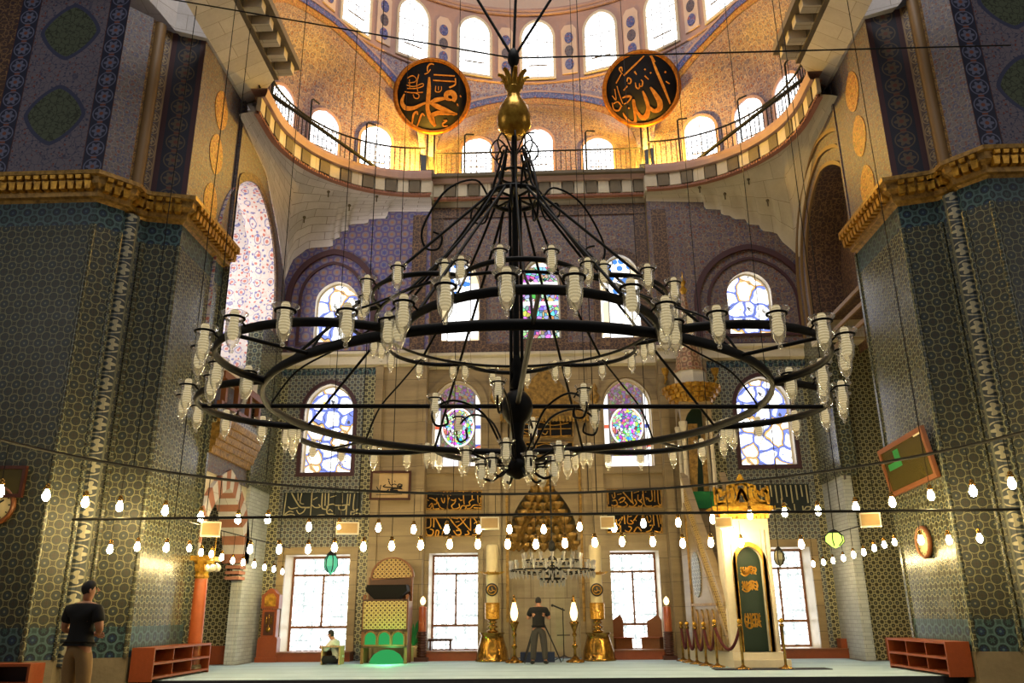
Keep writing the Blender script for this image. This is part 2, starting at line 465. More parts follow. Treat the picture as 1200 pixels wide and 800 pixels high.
    if kind == 'rose':    # white border, dark ground, a round bouquet in the middle; v centred on the bouquet
        d = b.hyp(u, b.ma('MULTIPLY', v, 0.82))
        cc = b.voro(13.0, out='Color'); ed = b.voro(13.0, feature='DISTANCE_TO_EDGE')
        hs = b.n('ShaderNodeHueSaturation'); hs.inputs['Saturation'].default_value = 0.95; hs.inputs['Value'].default_value = 0.8; b.link(cc, hs.inputs['Color'])
        pane = b.mix(b.lt(ed, 0.05), hs.outputs[0], (0.03, 0.02, 0.03, 1))
        dim = b.mix(0.82, pane, (0.10, 0.055, 0.04, 1))
        col = b.mix(b.lt(d, 0.44), dim, pane)
        col = b.mix(b.near(d, 0.45, 0.02), col, (0.85, 0.8, 0.75, 1))
        bd = b.gt(b.ma('ABSOLUTE', u), 0.50)
        bc = b.mix(b.gt(b.ma('ABSOLUTE', b.cell(v, 0.55)), 0.40), white, b.mix(b.gt(b.voro(3.0, out='Distance'), 0.4), (0.5, 0.1, 0.05, 1), (0.08, 0.1, 0.4, 1)))
        col = b.mix(bd, col, bc)
        col = b.mix(b.near(b.ma('ABSOLUTE', u), 0.49, 0.02), col, (0.10, 0.08, 0.07, 1))
        foot = b.lt(v, -0.85); col = b.mix(b.ma('MULTIPLY', foot, 0.85), col, (1, 0.95, 0.97, 1))
        return b.emis(col, st)
WIN = 4.0
M = {}
M['tile_pier'] = tile('pier_tile', 0.27, '#30352f', '#7f7c58', '#26333a', '#3a3222', lw=0.024, rough=0.42)
M['tile_pier_small'] = tile('pier_small_tile', 0.22, '#454940', '#85856a', '#303f48', '#4a4029', lw=0.032, rough=0.2)
M['tile_pier_blue'] = tile('pier_blue_border_tile', 0.30, '#222c33', '#4d6668', '#1c3050', '#3a5654', lw=0.05)
M['tile_bay'] = tile('bay_tile', 0.17, '#4c5050', '#9a9c8c', '#2c3a54', '#594034', lw=0.06)
M['tile_side'] = tile('side_wall_tile', 0.17, '#3c3a2c', '#aaa47c', '#2c3036', '#463620', lw=0.07)
M['paint_bay'] = tile('bay_painted_tile', 0.40, '#7f7686', '#4f4378', '#37458a', '#94623c', rough=0.45, lw=0.06, grid=False)
M['paint_center'] = arabesque('centre_bay_paint', '#756460', '#453f5e', '#733d2c', '#94806c', 0.30)
M['paint_upper'] = arabesque('upper_pier_paint', '#6b6468', '#3e4266', '#6a3a30', '#857a78', 0.24)
M['paint_dome'] = arabesque('semidome_paint', '#ad9aa0', '#67648f', '#8f5648', '#c6b4ae', 0.30)
M['paint_exedra'] = arabesque('exedra_paint', '#988589', '#545179', '#7c483c', '#b5a29c', 0.26)
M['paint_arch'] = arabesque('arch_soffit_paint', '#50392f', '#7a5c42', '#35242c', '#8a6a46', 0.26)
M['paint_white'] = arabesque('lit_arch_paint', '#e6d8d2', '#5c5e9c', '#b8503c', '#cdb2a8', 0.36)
M['paint_blueband'] = arabesque('blue_band_paint', '#5d64a0', '#2c3a84', '#a05a4a', '#8d92bd', 0.28)
M['paint_gilt'] = arabesque('gilt_band_paint', '#c0883c', '#8a4420', '#6c6a2c', '#d9a552', 0.30)
M['field'] = medallion_paint('medallion_field_paint', '#665e68', '#49513f', '#343852', '#683630', 0.62, 2.1, 0.2, 0.1)
M['border_blue'] = border_paint('blue_border_paint', '#1d2036', '#5d6078', '#6d3f32', '#4c2a26', 0.5, 0.42)
M['border_brown'] = border_paint('brown_border_paint', '#4a3526', '#8a734a', '#2c3352', '#7a5e38', 0.3, 0.30)
M['border_dark'] = border_paint('dark_border_paint', '#1e2030', '#54483a', '#5c3228', '#42262c', 0.6, 0.45)
M['chain'] = border_paint('chain_pattern_tile', '#2b3238', '#98937c', '#3b4650', '#5c5e52', 0.30, 0.40)
M['white_stone'] = stone('white_stone', '#b2abaa', '#dedad8', 1.1, 0.42, mort='#978d82', msize=0.006, bstr=0.5)
M['conch_stone'] = stone('conch_stone', '#b9aeac', '#e6dedd', 0.75, 0.26, mort='#8d8177', msize=0.008, bstr=0.7)
M['cream_stone'] = stone('cream_stone', '#b5a68c', '#ddd2ba', 1.0, 0.6, mort='#8c7b60', msize=0.006)
M['dark_stone'] = stone('dark_stone', '#4c4436', '#7d6e56', bstr=0.4)
M['red_stone'] = stone('red_stone', '#8a5a48', '#a8735a')
M['marble'] = stone('banded_marble', '#6d5b40', '#b39c74', 2.2, 0.62, rough=0.35, mort='#5a4b38', streak=3.2, msize=0.006, bstr=0.1)
M['niche_marble'] = stone('niche_marble', '#857761', '#c9b998', 1.1, 1.5, rough=0.3, mort='#5a4b38', streak=2.4, msize=0.008, bstr=0.1)
M['plinth'] = stone('plinth_marble', '#5d5444', '#8f836a', rough=0.35)
M['sill_marble'] = stone('window_surround_marble', '#bdb199', '#e6dcc7', rough=0.4, bstr=0.1)
M['brick_white'] = stone('white_glazed_brick', '#9aa0a2', '#c9cdcb', 0.3, 0.09, mort='#8c9192', msize=0.006)
M['plaster'] = stone('pink_plaster', '#c9ab98', '#e2cbb9', bstr=0.15)
M['pinkband'] = stone('pink_band', '#a5837a', '#c2a196', bstr=0.1)
M['gold'] = goldm('gilded', '#e2ad40', 0.35, '#7a5218', metal=0.55)
M['gold_dull'] = goldm('dull_gilding', '#b98f45', 0.45, '#5c441c', metal=0.35)
M['gold_bright'] = goldm('polished_gold', '#f3c24a', 0.25, '#a8741c', amt=1.0, metal=0.6)
M['brass'] = goldm('brass', '#c99b45', 0.22, '#4a3010')
M['iron'] = plain('black_wrought_iron', '#0b0a09', 0.6, 0.0, spec=0.25)
M['black'] = plain('black_paint', '#0c0b0b', 0.4)
M['board'] = plain('black_board', '#0c0909', 0.7, spec=0.2)
M['letters'] = goldm('gilt_letters', '#e79a3c', 0.45, '#b86a1c', amt=1.0)
M['panel_letters'] = goldm('gilt_panel_letters', '#e6b455', 0.4, '#b07a24', amt=1.0)
M['tile_letters'] = plain('cream_tile_letters', '#b9ad84', 0.4)
M['ring_gilt'] = goldm('medallion_rim', '#b8701e', 0.5, '#6a3a10')
M['wood_red'] = plain('red_brown_wood', '#8a421f', 0.4, nscale=14)
M['wood_dark'] = plain('dark_brown_wood', '#45200f', 0.4, nscale=14)
M['wood_mid'] = plain('mid_brown_wood', '#7c4a26', 0.45, nscale=14)
M['wood_pale'] = plain('pale_wood', '#b89a6a', 0.5)
M['col_red'] = plain('orange_red_marble', '#a8542a', 0.3, nscale=4, var=0.25)
M['carpet'] = None
M['velvet'] = plain('dark_red_velvet', '#4c0c12', 0.85)
M['white_plastic'] = plain('white_plastic', '#e6dfc8', 0.4)
M['wax'] = plain('candle_wax', '#d8c79a', 0.5)
M['bulb'] = NB('warm_bulb_glow').emis((1.0, 0.74, 0.32, 1), BULB)
M['lampglass'] = NB('warm_lamp_glass').emis((1.0, 0.70, 0.30, 1), 4.0)
M['goldglow'] = NB('lit_gold_glass').emis((1.0, 0.50, 0.10, 1), 0.8)
M['goldcup'] = goldm('lit_gold_cup', '#f0b848', 0.25, '#8a5a14', s=26.0, metal=0.5)
M['greenglow'] = NB('lit_green_glass').emis((0.06, 0.62, 0.16, 1), 0.55)
M['skin'] = plain('skin', '#b98262', 0.55, var=0.06)
M['hair'] = plain('dark_hair', '#15100d', 0.6)
M['black_cloth'] = plain('black_cotton', '#0b0b0d', 0.85)
M['khaki'] = plain('khaki_cotton', '#9a7c52', 0.85)
M['grey_cloth'] = plain('dark_grey_cotton', '#3d3a36', 0.85)
M['white_cloth'] = plain('white_cotton', '#d8dccf', 0.85)
M['green_cloth'] = plain('green_cloth', '#1c7a3a', 0.8)
M['green_dark'] = plain('dark_green_leather', '#0f2a20', 0.5)
def carpet_mat():
    b = NB('pale_blue_carpet'); u, v = b.uv()
    st = b.near(b.cell(v, 1.15), 0.0, 0.05); nz = b.noise(60.0, detail=2)
    col = b.mix(b.noise(1.5), C('#8fafc6'), C('#b8d0e0'))
    col = b.mix(b.ma('MULTIPLY', st, 0.35), col, C('#4d6a80'))
    return b.pbsdf(col, 0.7, bump=nz, bstr=0.4)
M['carpet'] = carpet_mat()
M['navy'] = plain('navy_carpet', '#10182a', 0.9)
def cup_glass():
    b = NB('clear_lamp_glass')
    tr = b.n('ShaderNodeBsdfTransparent'); tr.inputs[0].default_value = (0.93, 0.93, 0.9, 1)
    gl = b.n('ShaderNodeBsdfGlossy'); gl.inputs['Color'].default_value = (1, 1, 1, 1); gl.inputs['Roughness'].default_value = 0.12
    lw = b.n('ShaderNodeLayerWeight'); lw.inputs[0].default_value = 0.42
    mx = b.n('ShaderNodeMixShader'); b.link(lw.outputs['Facing'], mx.inputs[0]); b.link(tr.outputs[0], mx.inputs[1]); b.link(gl.outputs[0], mx.inputs[2])
    df = b.n('ShaderNodeBsdfTranslucent'); df.inputs[0].default_value = (0.95, 0.92, 0.82, 1)
    m2 = b.n('ShaderNodeMixShader'); m2.inputs[0].default_value = 0.10; b.link(mx.outputs[0], m2.inputs[1]); b.link(df.outputs[0], m2.inputs[2])
    b.link(m2.outputs[0], b.out.inputs[0]); return b.m
M['cup'] = cup_glass()
def tube_glass():
    b = NB('ribbed_cream_glass_added_glow'); p = b.obj()
    sx = b.n('ShaderNodeSeparateXYZ'); b.link(p, sx.inputs[0])
    rib = b.ma('MULTIPLY_ADD', b.ma('SINE', b.ma('MULTIPLY', sx.outputs[2], 260.0)), 0.5, 0.5)
    col = b.mix(rib, C('#b39a60'), C('#fff3cf'))
    df = b.n('ShaderNodeBsdfDiffuse'); b.link(col, df.inputs[0]); tl = b.n('ShaderNodeBsdfTranslucent'); b.link(col, tl.inputs[0])
    mx = b.n('ShaderNodeMixShader'); mx.inputs[0].default_value = 0.55; b.link(df.outputs[0], mx.inputs[1]); b.link(tl.outputs[0], mx.inputs[2])
    gl = b.n('ShaderNodeBsdfGlossy'); gl.inputs['Roughness'].default_value = 0.15
    m2 = b.n('ShaderNodeMixShader'); m2.inputs[0].default_value = 0.15; b.link(mx.outputs[0], m2.inputs[1]); b.link(gl.outputs[0], m2.inputs[2])
    em = b.n('ShaderNodeEmission'); em.inputs[0].default_value = (1.0, 0.88, 0.58, 1); em.inputs[1].default_value = 0.30  # faint glow added so the tubes of the unlit lamps look bright
    ad = b.n('ShaderNodeAddShader'); b.link(m2.outputs[0], ad.inputs[0]); b.link(em.outputs[0], ad.inputs[1])
    b.link(ad.outputs[0], b.out.inputs[0]); return b.m
M['inner'] = tube_glass()
def crystal():
    b = NB('crystal'); 
    gl = b.n('ShaderNodeBsdfGlossy'); gl.inputs['Roughness'].default_value = 0.1
    tr = b.n('ShaderNodeBsdfTransparent'); df = b.n('ShaderNodeBsdfTranslucent'); df.inputs[0].default_value = (0.95, 0.93, 0.88, 1)
    mx = b.n('ShaderNodeMixShader'); mx.inputs[0].default_value = 0.5; b.link(gl.outputs[0], mx.inputs[1]); b.link(tr.outputs[0], mx.inputs[2])
    m2 = b.n('ShaderNodeMixShader'); m2.inputs[0].default_value = 0.35; b.link(mx.outputs[0], m2.inputs[1]); b.link(df.outputs[0], m2.inputs[2])
    b.link(m2.outputs[0], b.out.inputs[0]); return b.m
M['crystal'] = crystal()
G_PLAIN = glass_window('daylit_clear_panes', 'plain', 4.0)
G_SKY = glass_window('daylit_sky_panes', 'sky', 4.5)
G_DAISY = glass_window('stained_white_blue_amber', 'daisy', 2.6)
G_TALL = glass_window('stained_white_border', 'tall', 2.8)
G_MOSAIC = glass_window('stained_many_colours', 'mosaic', 1.6)
G_ROSE = glass_window('stained_bouquet', 'rose', 1.8)
# ---------------------------------------------------------------- the hall: floor, qibla wall, side walls, piers
D, DC = 22.3, 22.65                       # plane of the side bays / of the recessed middle bay
FD = frame((0, D, 0), (1, 0, 0), (0, 0, 1))
FC = frame((0, DC, 0), (1, 0, 0), (0, 0, 1))
FL = frame((-7.5, 0, 0), (0, 1, 0), (0, 0, 1))     # local x = Y
FR = frame((7.5, 0, 0), (0, -1, 0), (0, 0, 1))     # local x = -Y
XL, XR = -7.5, 7.6
xpL, xpR = onY(436, 560, D).x, onY(838, 560, D).x
xjL, xjR = onY(506, 240, D).x, onY(757, 233, D).x
zb0, zb1 = onY(400, 431, D).z, onY(400, 412, D).z
WN = [0]
def wroot(loc, label):
    WN[0] += 1
    o = bpy.data.objects.new('window_%d' % WN[0], None); COL.objects.link(o); o.location = loc; ROOT[o.name] = Vector(loc)
    o.empty_display_size = 0.1
    return tag(struct(o), label, 'window')
def rect(x0, x1, z0, z1): return [(x0, z0), (x1, z0), (x1, z1), (x0, z1)]
def px_rect(x0, y0, x1, y1, Y):
    c = onY((x0+x1)/2, y1, Y); a = onY(x0, (y0+y1)/2, Y); b = onY(x1, (y0+y1)/2, Y); t = onY((x0+x1)/2, y0, Y)
    return a.x, b.x, c.z, t.z
def sheet_wall(name, outline, holes, Mx, mat):
    m = MB(); m.sheet(outline, holes, Mx); return struct(m.build(name, mat))
def add_window(poly, Mx, depth, gmat, label, fmat, fw=0.06, uvc=None, bars=(), reveal=None, revdepth=None):
    """poly: opening outline in the wall plane. Builds reveal, frame ring and pane set back by depth."""
    cx = sum(p[0] for p in poly)/len(poly); zb = min(p[1] for p in poly)
    root = wroot(Mx @ V(cx, zb, 0), label)
    if reveal:
        m = MB(); m.rim(poly, depth, Mx); m.build('reveal', reveal, root, world=True)
    m = MB(); m.band(grow(poly, -fw), poly, -depth-0.04, -depth+0.05, Mx)
    m.build('window_frame', fmat, root, world=True)
    m = MB(); m.sheet(grow(poly, 0.01), (), Mx @ Matrix.Translation((0, 0, -depth)))
    uc = uvc or (cx, zb)
    m.uv = [[(u[0]-uc[0], u[1]-uc[1]) for u in f] for f in m.uv]
    m.build('pane', gmat, root, world=True)
    if bars:
        m = MB()
        for (a, b, w) in bars:
            a = V(a[0], a[1], -depth+0.03); b = V(b[0], b[1], -depth+0.03)
            t = (b-a).normalized(); nn = V(-t.y, t.x, 0)*w/2
            m.prism([(a+nn)[:2], (a-nn)[:2], (b-nn)[:2], (b+nn)[:2]], 0.05, Mx, z0=-depth+0.005)
        m.build('mullion', fmat, root, world=True)
    return root
# ---- floor
FZ = -0.21                                # the front of the hall lies one low step below the carpeted part
m = MB(); m.bbox((-16, 1, -0.5), (16, 26, FZ)); struct(m.build('floor', M['plinth']))
CY = onZ(600, 794.5, 0).y
m = MB(); m.bbox((-7.5, CY-0.04, FZ), (7.4, CY+0.1, -0.005)); struct(m.build('trim_90', M['navy']))
m = MB(); m.prism([(-7.35, CY), (7.3, CY), (7.3, 18.1), (10.4, 18.1), (10.4, 20.5), (7.3, 20.5), (7.3, D-0.04), (3.0, D-0.04), (2.9, DC-0.02), (-3.0, DC-0.02), (-3.1, D-0.04), (-7.35, D-0.04), (-7.35, 20.6), (-10.4, 20.6), (-10.4, 18.3), (-7.35, 18.3)], 0.2, Matrix.Translation((0, 0, -0.2)))
tag(m.build('prayer_carpet', M['carpet']), 'wide pale blue carpet covering the floor in front of the niche wall', 'carpet')
# ---- lower windows (openings in the wall plane)
LW = []
for (x0, y0, x1, y1, Y) in ((331, 650, 408, 766, D), (502, 648, 560, 764, DC), (717, 645, 775, 763, DC), (894, 641, 955, 759, D)):
    a, b, c, d = px_rect(x0, y0, x1, y1, Y); LW.append(rect(a, b, max(c, 0.12), d))
def low_window(poly, Mx, label):
    (x0, z0), (x1, z1) = poly[0], poly[2]; h = z1-z0; cx = (x0+x1)/2
    bars = [((x0, z0+h*0.80), (x1, z0+h*0.80), 0.06), ((x0, z0+h*0.26), (x1, z0+h*0.26), 0.06), ((cx, z0+h*0.26), (cx, z0+h*0.80), 0.05)]
    add_window(poly, Mx, 0.75, G_PLAIN, label, M['wood_mid'], 0.055, bars=bars, reveal=M['sill_marble'])
low_window(LW[0], FD, 'tall clear window behind the seated man, beside the longcase clock')
low_window(LW[1], FC, 'tall clear window between the lattice pulpit chair and the giant candle')
low_window(LW[2], FC, 'tall clear window with wooden seats in it, beside the tall staircase pulpit')
low_window(LW[3], FD, 'tall clear window half hidden behind the pulpit doorway')
# ---- stained windows of the middle row
MW = []
for (x0, y0, x1, y1, Y) in ((356, 450, 413, 553, D), (507, 446, 564, 546, DC), (707, 443, 764, 546, DC), (865, 441, 928, 544, D)):
    a, b, c, d = px_rect(x0, y0, x1, y1, Y); MW.append(arch(b-a, d-c, (d-c)*0.68, x0=(a+b)/2, z0=c))
# ---- top row
TW = []
for (x0, y0, x1, y1, Y) in ((369, 330, 419, 403, D), (512, 304, 562, 399, DC), (611, 302, 656, 396, DC), (703, 298, 752, 395, DC), (853, 318, 905, 392, D)):
    a, b, c, d = px_rect(x0, y0, x1, y1, Y); TW.append(arch(b-a, d-c, (d-c)*0.66, x0=(a+b)/2, z0=c))
names_m = ['blue and amber stained window over the carved inscription left of the framed script', 'bouquet stained window with white border over the lattice pulpit chair side',
           'bouquet stained window with white border beside the staircase pulpit canopy', 'blue and amber stained window right of the staircase pulpit canopy']
for i, (Mx, g) in enumerate(((FD, G_DAISY), (FC, G_ROSE), (FC, G_ROSE), (FD, G_DAISY))):
    p = MW[i]; cx = sum(q[0] for q in p[:2])/2; h = max(q[1] for q in p)-p[0][1]
    add_window(p, Mx, 0.28, g, names_m[i], M['sill_marble'], 0.04, uvc=(cx, p[0][1]+h*0.47), reveal=M['sill_marble'])
names_t = ['painted-arch stained window left of the middle bay, upper row', 'upper row window with blue panel left of the centre one', 'upper row window of many small coloured panes on the centre axis',
           'upper row window with blue panel right of the centre one', 'painted-arch stained window right of the middle bay, upper row']
for i, (Mx, g) in enumerate(((FD, G_DAISY), (FC, G_TALL), (FC, G_MOSAIC), (FC, G_TALL), (FD, G_DAISY))):
    p = TW[i]; cx = (p[0][0]+p[1][0])/2
    add_window(p, Mx, 0.25, g, names_t[i], M['sill_marble'], 0.04, uvc=(cx, p[0][1]), reveal=M['sill_marble'])
# ---- mihrab niche opening
n0, n1, nz0, nz1 = px_rect(597, 560, 678, 771, DC)
NICHE = arch(n1-n0, nz1, nz1*0.66, x0=(n0+n1)/2, z0=0.0, point=0.75)
m1, m2 = MB(), MB()
for x0, x1 in ((-7.62, -7.485), (7.50, 7.44)):
    m1.bbox((x0, 17.90, 0.0), (x1, 17.99, 9.05)); m2.bbox((x0, 17.90, 9.05), (x1, 17.99, 13.9))
struct(m1.build('trim_91', M['tile_pier_small'])); struct(m2.build('trim_92', M['paint_upper']))
# ---- walls of the two side bays
sheet_wall('wall_qibla_left', rect(XL, xpL, 0, zb0), [LW[0], MW[0]], FD, M['tile_bay'])
sheet_wall('wall_qibla_right', rect(xpR, XR, 0, zb0), [LW[3], MW[3]], FD, M['tile_bay'])
sheet_wall('wall_qibla_left_pilaster', rect(xpL, xjL, 0, zb0), [], FD, M['marble'])
sheet_wall('wall_qibla_right_pilaster', rect(xjR, xpR, 0, zb0), [], FD, M['marble'])
sheet_wall('wall_qibla_center', rect(xjL, xjR, 0, zb0), [LW[1], LW[2], MW[1], MW[2], NICHE], FC, M['marble'])
m = MB()
for x in (xjL, xjR): m.add([V(x, D, 0), V(x, DC, 0), V(x, DC, 13.8), V(x, D, 13.8)], [(0, 1, 2, 3)])
struct(m.build('wall_qibla_return', M['marble']))
# pilaster strips on the marble
m = MB()
for px in (580, 700):
    x = onY(px, 560, DC).x; m.bbox((x-0.16, DC-0.10, 0), (x+0.16, DC, zb0))
for x in (xpL+0.1, xjL-0.12, xpR-0.1, xjR+0.12): m.bbox((x-0.11, D-0.08, 0), (x+0.11, D, zb0))
for px in (592, 684):
    x = onY(px, 560, DC).x; m.bbox((x-0.07, DC-0.06, 0), (x+0.07, DC, zb0-1.5))
struct(m.build('trim_1', M['marble']))
# moulded stone band
m = MB()
prof = ((0.0, zb0), (0.10, zb0+0.06), (0.10, zb0+0.30), (0.18, zb0+0.36), (0.18, zb1-0.06), (0.05, zb1))
for (a, b, Y) in ((XL, xjL, D), (xjL, xjR, DC), (xjR, XR, D)):
    for (o0, z0), (o1, z1) in zip(prof[:-1], prof[1:]):
        m.add([V(a, Y-o0, z0), V(b, Y-o0, z0), V(b, Y-o1, z1), V(a, Y-o1, z1)], [(0, 1, 2, 3)])
    for x in (a, b): m.add([V(x, Y-o, z) for o, z in prof], [tuple(range(len(prof)))])
struct(m.build('trim_2', M['cream_stone']))
m = MB()     # pointed tile crest under the band, and small teeth
for (a, b, Y) in ((XL, xpL, D), (xpR, XR, D)):
    n = int((b-a)/0.13)
    for k in range(n):
        x = a+(k+0.5)*(b-a)/n
        m.prism([(x-0.05, zb0-0.20), (x+0.05, zb0-0.20), (x+0.05, zb0-0.08), (x, zb0), (x-0.05, zb0-0.08)], 0.02, FD)
struct(m.build('trim_3', M['tile_pier_blue']))
# upper painted walls, stepped top under the stone conches
stepL = [(505, 248), (454, 248), (454, 256), (431, 257), (431, 262), (408, 263), (408, 271), (398, 271), (398, 280), (390, 280), (390, 289), (361, 291), (343, 305), (335, 325), (330, 345)]
stepR = [(758, 236), (825, 237), (825, 245), (845, 246), (845, 252), (858, 253), (858, 257), (875, 257), (875, 263), (891, 264), (891, 270), (910, 273), (916, 283), (929, 294), (938, 303)]
SL = [onY(a, b, D) for a, b in stepL]; SR = [onY(a, b, D) for a, b in stepR]
SL[0].x = xjL; SR[0].x = xjR
zcL, zcR = SL[-1].z, SR[-1].z
SL[-1].x = min(SL[-1].x, XL+0.02); SR[-1].x = max(SR[-1].x, XR-0.02)
outL = [(XL, zb1), (xjL, zb1)]+[(p.x, p.z) for p in SL]
outR = [(xjR, zb1), (XR, zb1)]+[(p.x, p.z) for p in reversed(SR)]
sheet_wall('wall_upper_left', outL, [TW[0]], FD, M['paint_bay'])
sheet_wall('wall_upper_right', outR, [TW[4]], FD, M['paint_center'])
sheet_wall('wall_upper_center', rect(xjL, xjR, zb1, 13.0), TW[1:4], FC, M['paint_center'])
sheet_wall('wall_center_stone', rect(xjL, xjR, 13.0, 13.9), [], FC, M['cream_stone'])
# painted borders and arch mouldings on the upper walls
m = MB()
for x in (xjL+0.18, xjR-0.18):
    m.bbox((x-0.16, DC-0.03, zb1), (x+0.16, DC, 13.0))
m.bbox((xjL, DC-0.045, 12.65), (xjR, DC-0.001, 13.0)); m.bbox((xjL, DC-0.045, zb1), (xjR, DC-0.001, zb1+0.25))
for p in TW[1:4]:
    m.band(grow(p, 0.02), grow(p, 0.2), 0.0, 0.04, FC)
m.bbox((xjL-0.55, D-0.03, zb1), (xjL-0.12, D, 12.6)); m.bbox((xjR+0.12, D-0.03, zb1), (xjR+0.55, D, 12.6))
struct(m.build('trim_4', M['paint_arch']))
m = MB()
for (cx, ap, lo, k) in ((389, 299, 350, 47), (883, 293, 355, 63)):
    a, b = onY(cx-k, lo, D), onY(cx+k, lo, D); t = onY(cx, ap, D)
    base = zb1
    p = arch(b.x-a.x, t.z-base, a.z-base, x0=(a.x+b.x)/2, z0=base, n=14)
    m.band(p, grow(p, 0.16), 0.0, 0.10, FD); m.band(grow(p, -0.30), grow(p, -0.22), 0.0, 0.05, FD)
for p in (MW[0], MW[3]): m.band(grow(p, 0.02), grow(p, 0.12), 0.0, 0.04, FD)
struct(m.build('trim_5', M['border_dark']))
m = MB()
for p in (MW[1], MW[2]): m.band(grow(p, 0.03), grow(p, 0.2), 0.0, 0.06, FC)
for (k, Mx) in ((0, FD), (1, FC), (2, FC), (3, FD)):
    p = LW[k]; m.band(grow(p, 0.0), grow(p, 0.20 if k in (0, 3) else 0.14), 0.0, 0.07, Mx)
struct(m.build('trim_6', M['marble']))
# tile borders in the lower side bays
m = MB()
for (a, b) in ((XL+0.02, XL+0.32), (xpL-0.34, xpL-0.02), (xpR+0.02, xpR+0.34), (XR-0.34, XR-0.02)):
    m.bbox((a, D-0.025, 0.4), (b, D, zb0-0.25))
struct(m.build('trim_7', M['tile_side']))
# ---- mihrab niche: half round, marble, with a stalactite hood
nc = (n0+n1)/2; nr = (n1-n0)/2
m = MB(); pts = []
nseg = 10
def nich(i): a = PI*i/nseg; return (nc+nr*math.cos(PI-a), DC+0.85*math.sin(a))
zs = nz1*0.66
for i in range(nseg):
    (xa, ya), (xb, yb) = nich(i), nich(i+1); u0 = i*0.3
    zs2 = nz1+0.05; m.add([V(xa, ya, 0), V(xb, yb, 0), V(xb, yb, zs2), V(xa, ya, zs2)], [(3, 2, 1, 0)], uvs=[(u0, 0), (u0+0.3, 0), (u0+0.3, zs2), (u0, zs2)])
struct(m.build('wall_mihrab_niche', M['niche_marble']))
m = MB()
rows = 9
for r in range(rows):
    t0 = r/rows; t1 = (r+1)/rows
    z0 = zs-0.35+(nz1-zs+0.32)*t0; hh = (nz1-zs+0.32)/rows
    k0 = 1-t0*0.93
    cnt = max(2, int(11*k0))
    for i in range(cnt):
        a = PI*(i+0.5)/cnt
        x = nc+nr*k0*0.97*math.cos(PI-a); y = DC+0.80*k0*math.sin(a)-0.03
        w = PI*nr*k0/cnt*0.52
        m.lathe([(w*0.15, 0), (w*0.9, hh*0.55), (w*1.15, hh*0.75), (w*1.2, hh*1.1)], 6, (x, y, z0), smooth=False)
struct(m.build('trim_8', M['gold_dull']))
# thin gilt frame, crest and inscription boards over the niche
m = MB()
fx0, fx1 = onY(594, 560, DC).x, onY(679, 560, DC).x
fz1 = onY(638, 538, DC).z
for x in (fx0, fx1): m.bbox((x-0.035, DC-0.09, 0.9), (x+0.035, DC, fz1))
m.bbox((fx0, DC-0.09, fz1-0.07), (fx1, DC, fz1))
cr = [onY(a, b, DC) for a, b in ((586, 491), (690, 489), (690, 480), (672, 470), (655, 447), (645, 438), (637, 428), (629, 439), (618, 450), (603, 472), (586, 482))]
m.prism([(p.x, p.z) for p in cr], 0.10, frame((0, DC, 0), (1, 0, 0), (0, 0, 1)))
for k in range(26):
    p = onY(588+k*4.0, 492, DC); m.box((p.x, DC-0.12, p.z), (0.06, 0.16, 0.14), taper=1.4)
for px in (580, 697):
    p = onY(px, 470, DC); m.lathe([(0.02, -0.1), (0.12, 0), (0.14, 0.12), (0.06, 0.28), (0.09, 0.34), (0.02, 0.5)], 10, (p.x, DC-0.1, p.z))
struct(m.build('trim_9', M['gold_dull']))

# ---- side walls of the apse
# left: upper wall with lit arch
eL = [onX(a, b, -7.5) for a, b in ((290, 128), (303, 170), (312, 205), (325, 270), (331, 310))]
topL = [(17.96, 14.2), (eL[0].y, eL[0].z)]+[(p.y, p.z) for p in eL[1:]]+[(D, zcL)]
zsill = onX(300, 452, -7.5).z
ARCHL = arch(4.1, 12.05-zsill, 9.4-zsill, x0=19.3, z0=zsill, n=14)
def clampl(P): return [(max(17.97, a), b) for a, b in P]
def clampr(P): return [(min(-17.97, a), b) for a, b in P]
sheet_wall('wall_left', [(17.96, 4.2), (D, 4.2), (D, zcL)]+list(reversed(topL[:-1])), [ARCHL], FL, M['paint_upper'])
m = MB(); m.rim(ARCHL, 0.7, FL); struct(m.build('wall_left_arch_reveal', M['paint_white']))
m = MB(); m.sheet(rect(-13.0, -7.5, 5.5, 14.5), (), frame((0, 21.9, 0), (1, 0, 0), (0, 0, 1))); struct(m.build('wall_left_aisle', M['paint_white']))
m = MB(); m.band(clampl(ARCHL), clampl(grow(ARCHL, 0.22)), 0, 0.05, FL); struct(m.build('trim_10', M['paint_arch']))
# right: the same arch, dark inside
eR = [onX(a, b, 7.5) for a, b in ((962, 105), (955, 170), (948, 215), (940, 270), (938, 300))]
ARCHR = arch(4.1, 12.05-8.3, 9.6-8.3, x0=-19.3, z0=8.3, n=14)
sheet_wall('wall_right', [(-D, 4.2), (-20.6, 4.2), (-20.6, 8.3), (-17.96, 8.3), (-17.96, 14.2)]+[(-p.y, p.z) for p in eR]+[(-D, zcR)], [ARCHR], FR, M['paint_upper'])
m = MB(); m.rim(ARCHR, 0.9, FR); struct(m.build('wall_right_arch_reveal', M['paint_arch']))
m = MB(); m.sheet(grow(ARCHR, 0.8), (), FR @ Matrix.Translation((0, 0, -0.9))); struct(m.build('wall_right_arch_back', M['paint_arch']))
m = MB()
for d in (0.0, 0.45, 0.9): m.band(clampr(grow(ARCHR, d*0.9)), clampr(grow(ARCHR, d*0.9+0.10)), 0, 0.06, FR)
struct(m.build('trim_11', M['border_brown']))
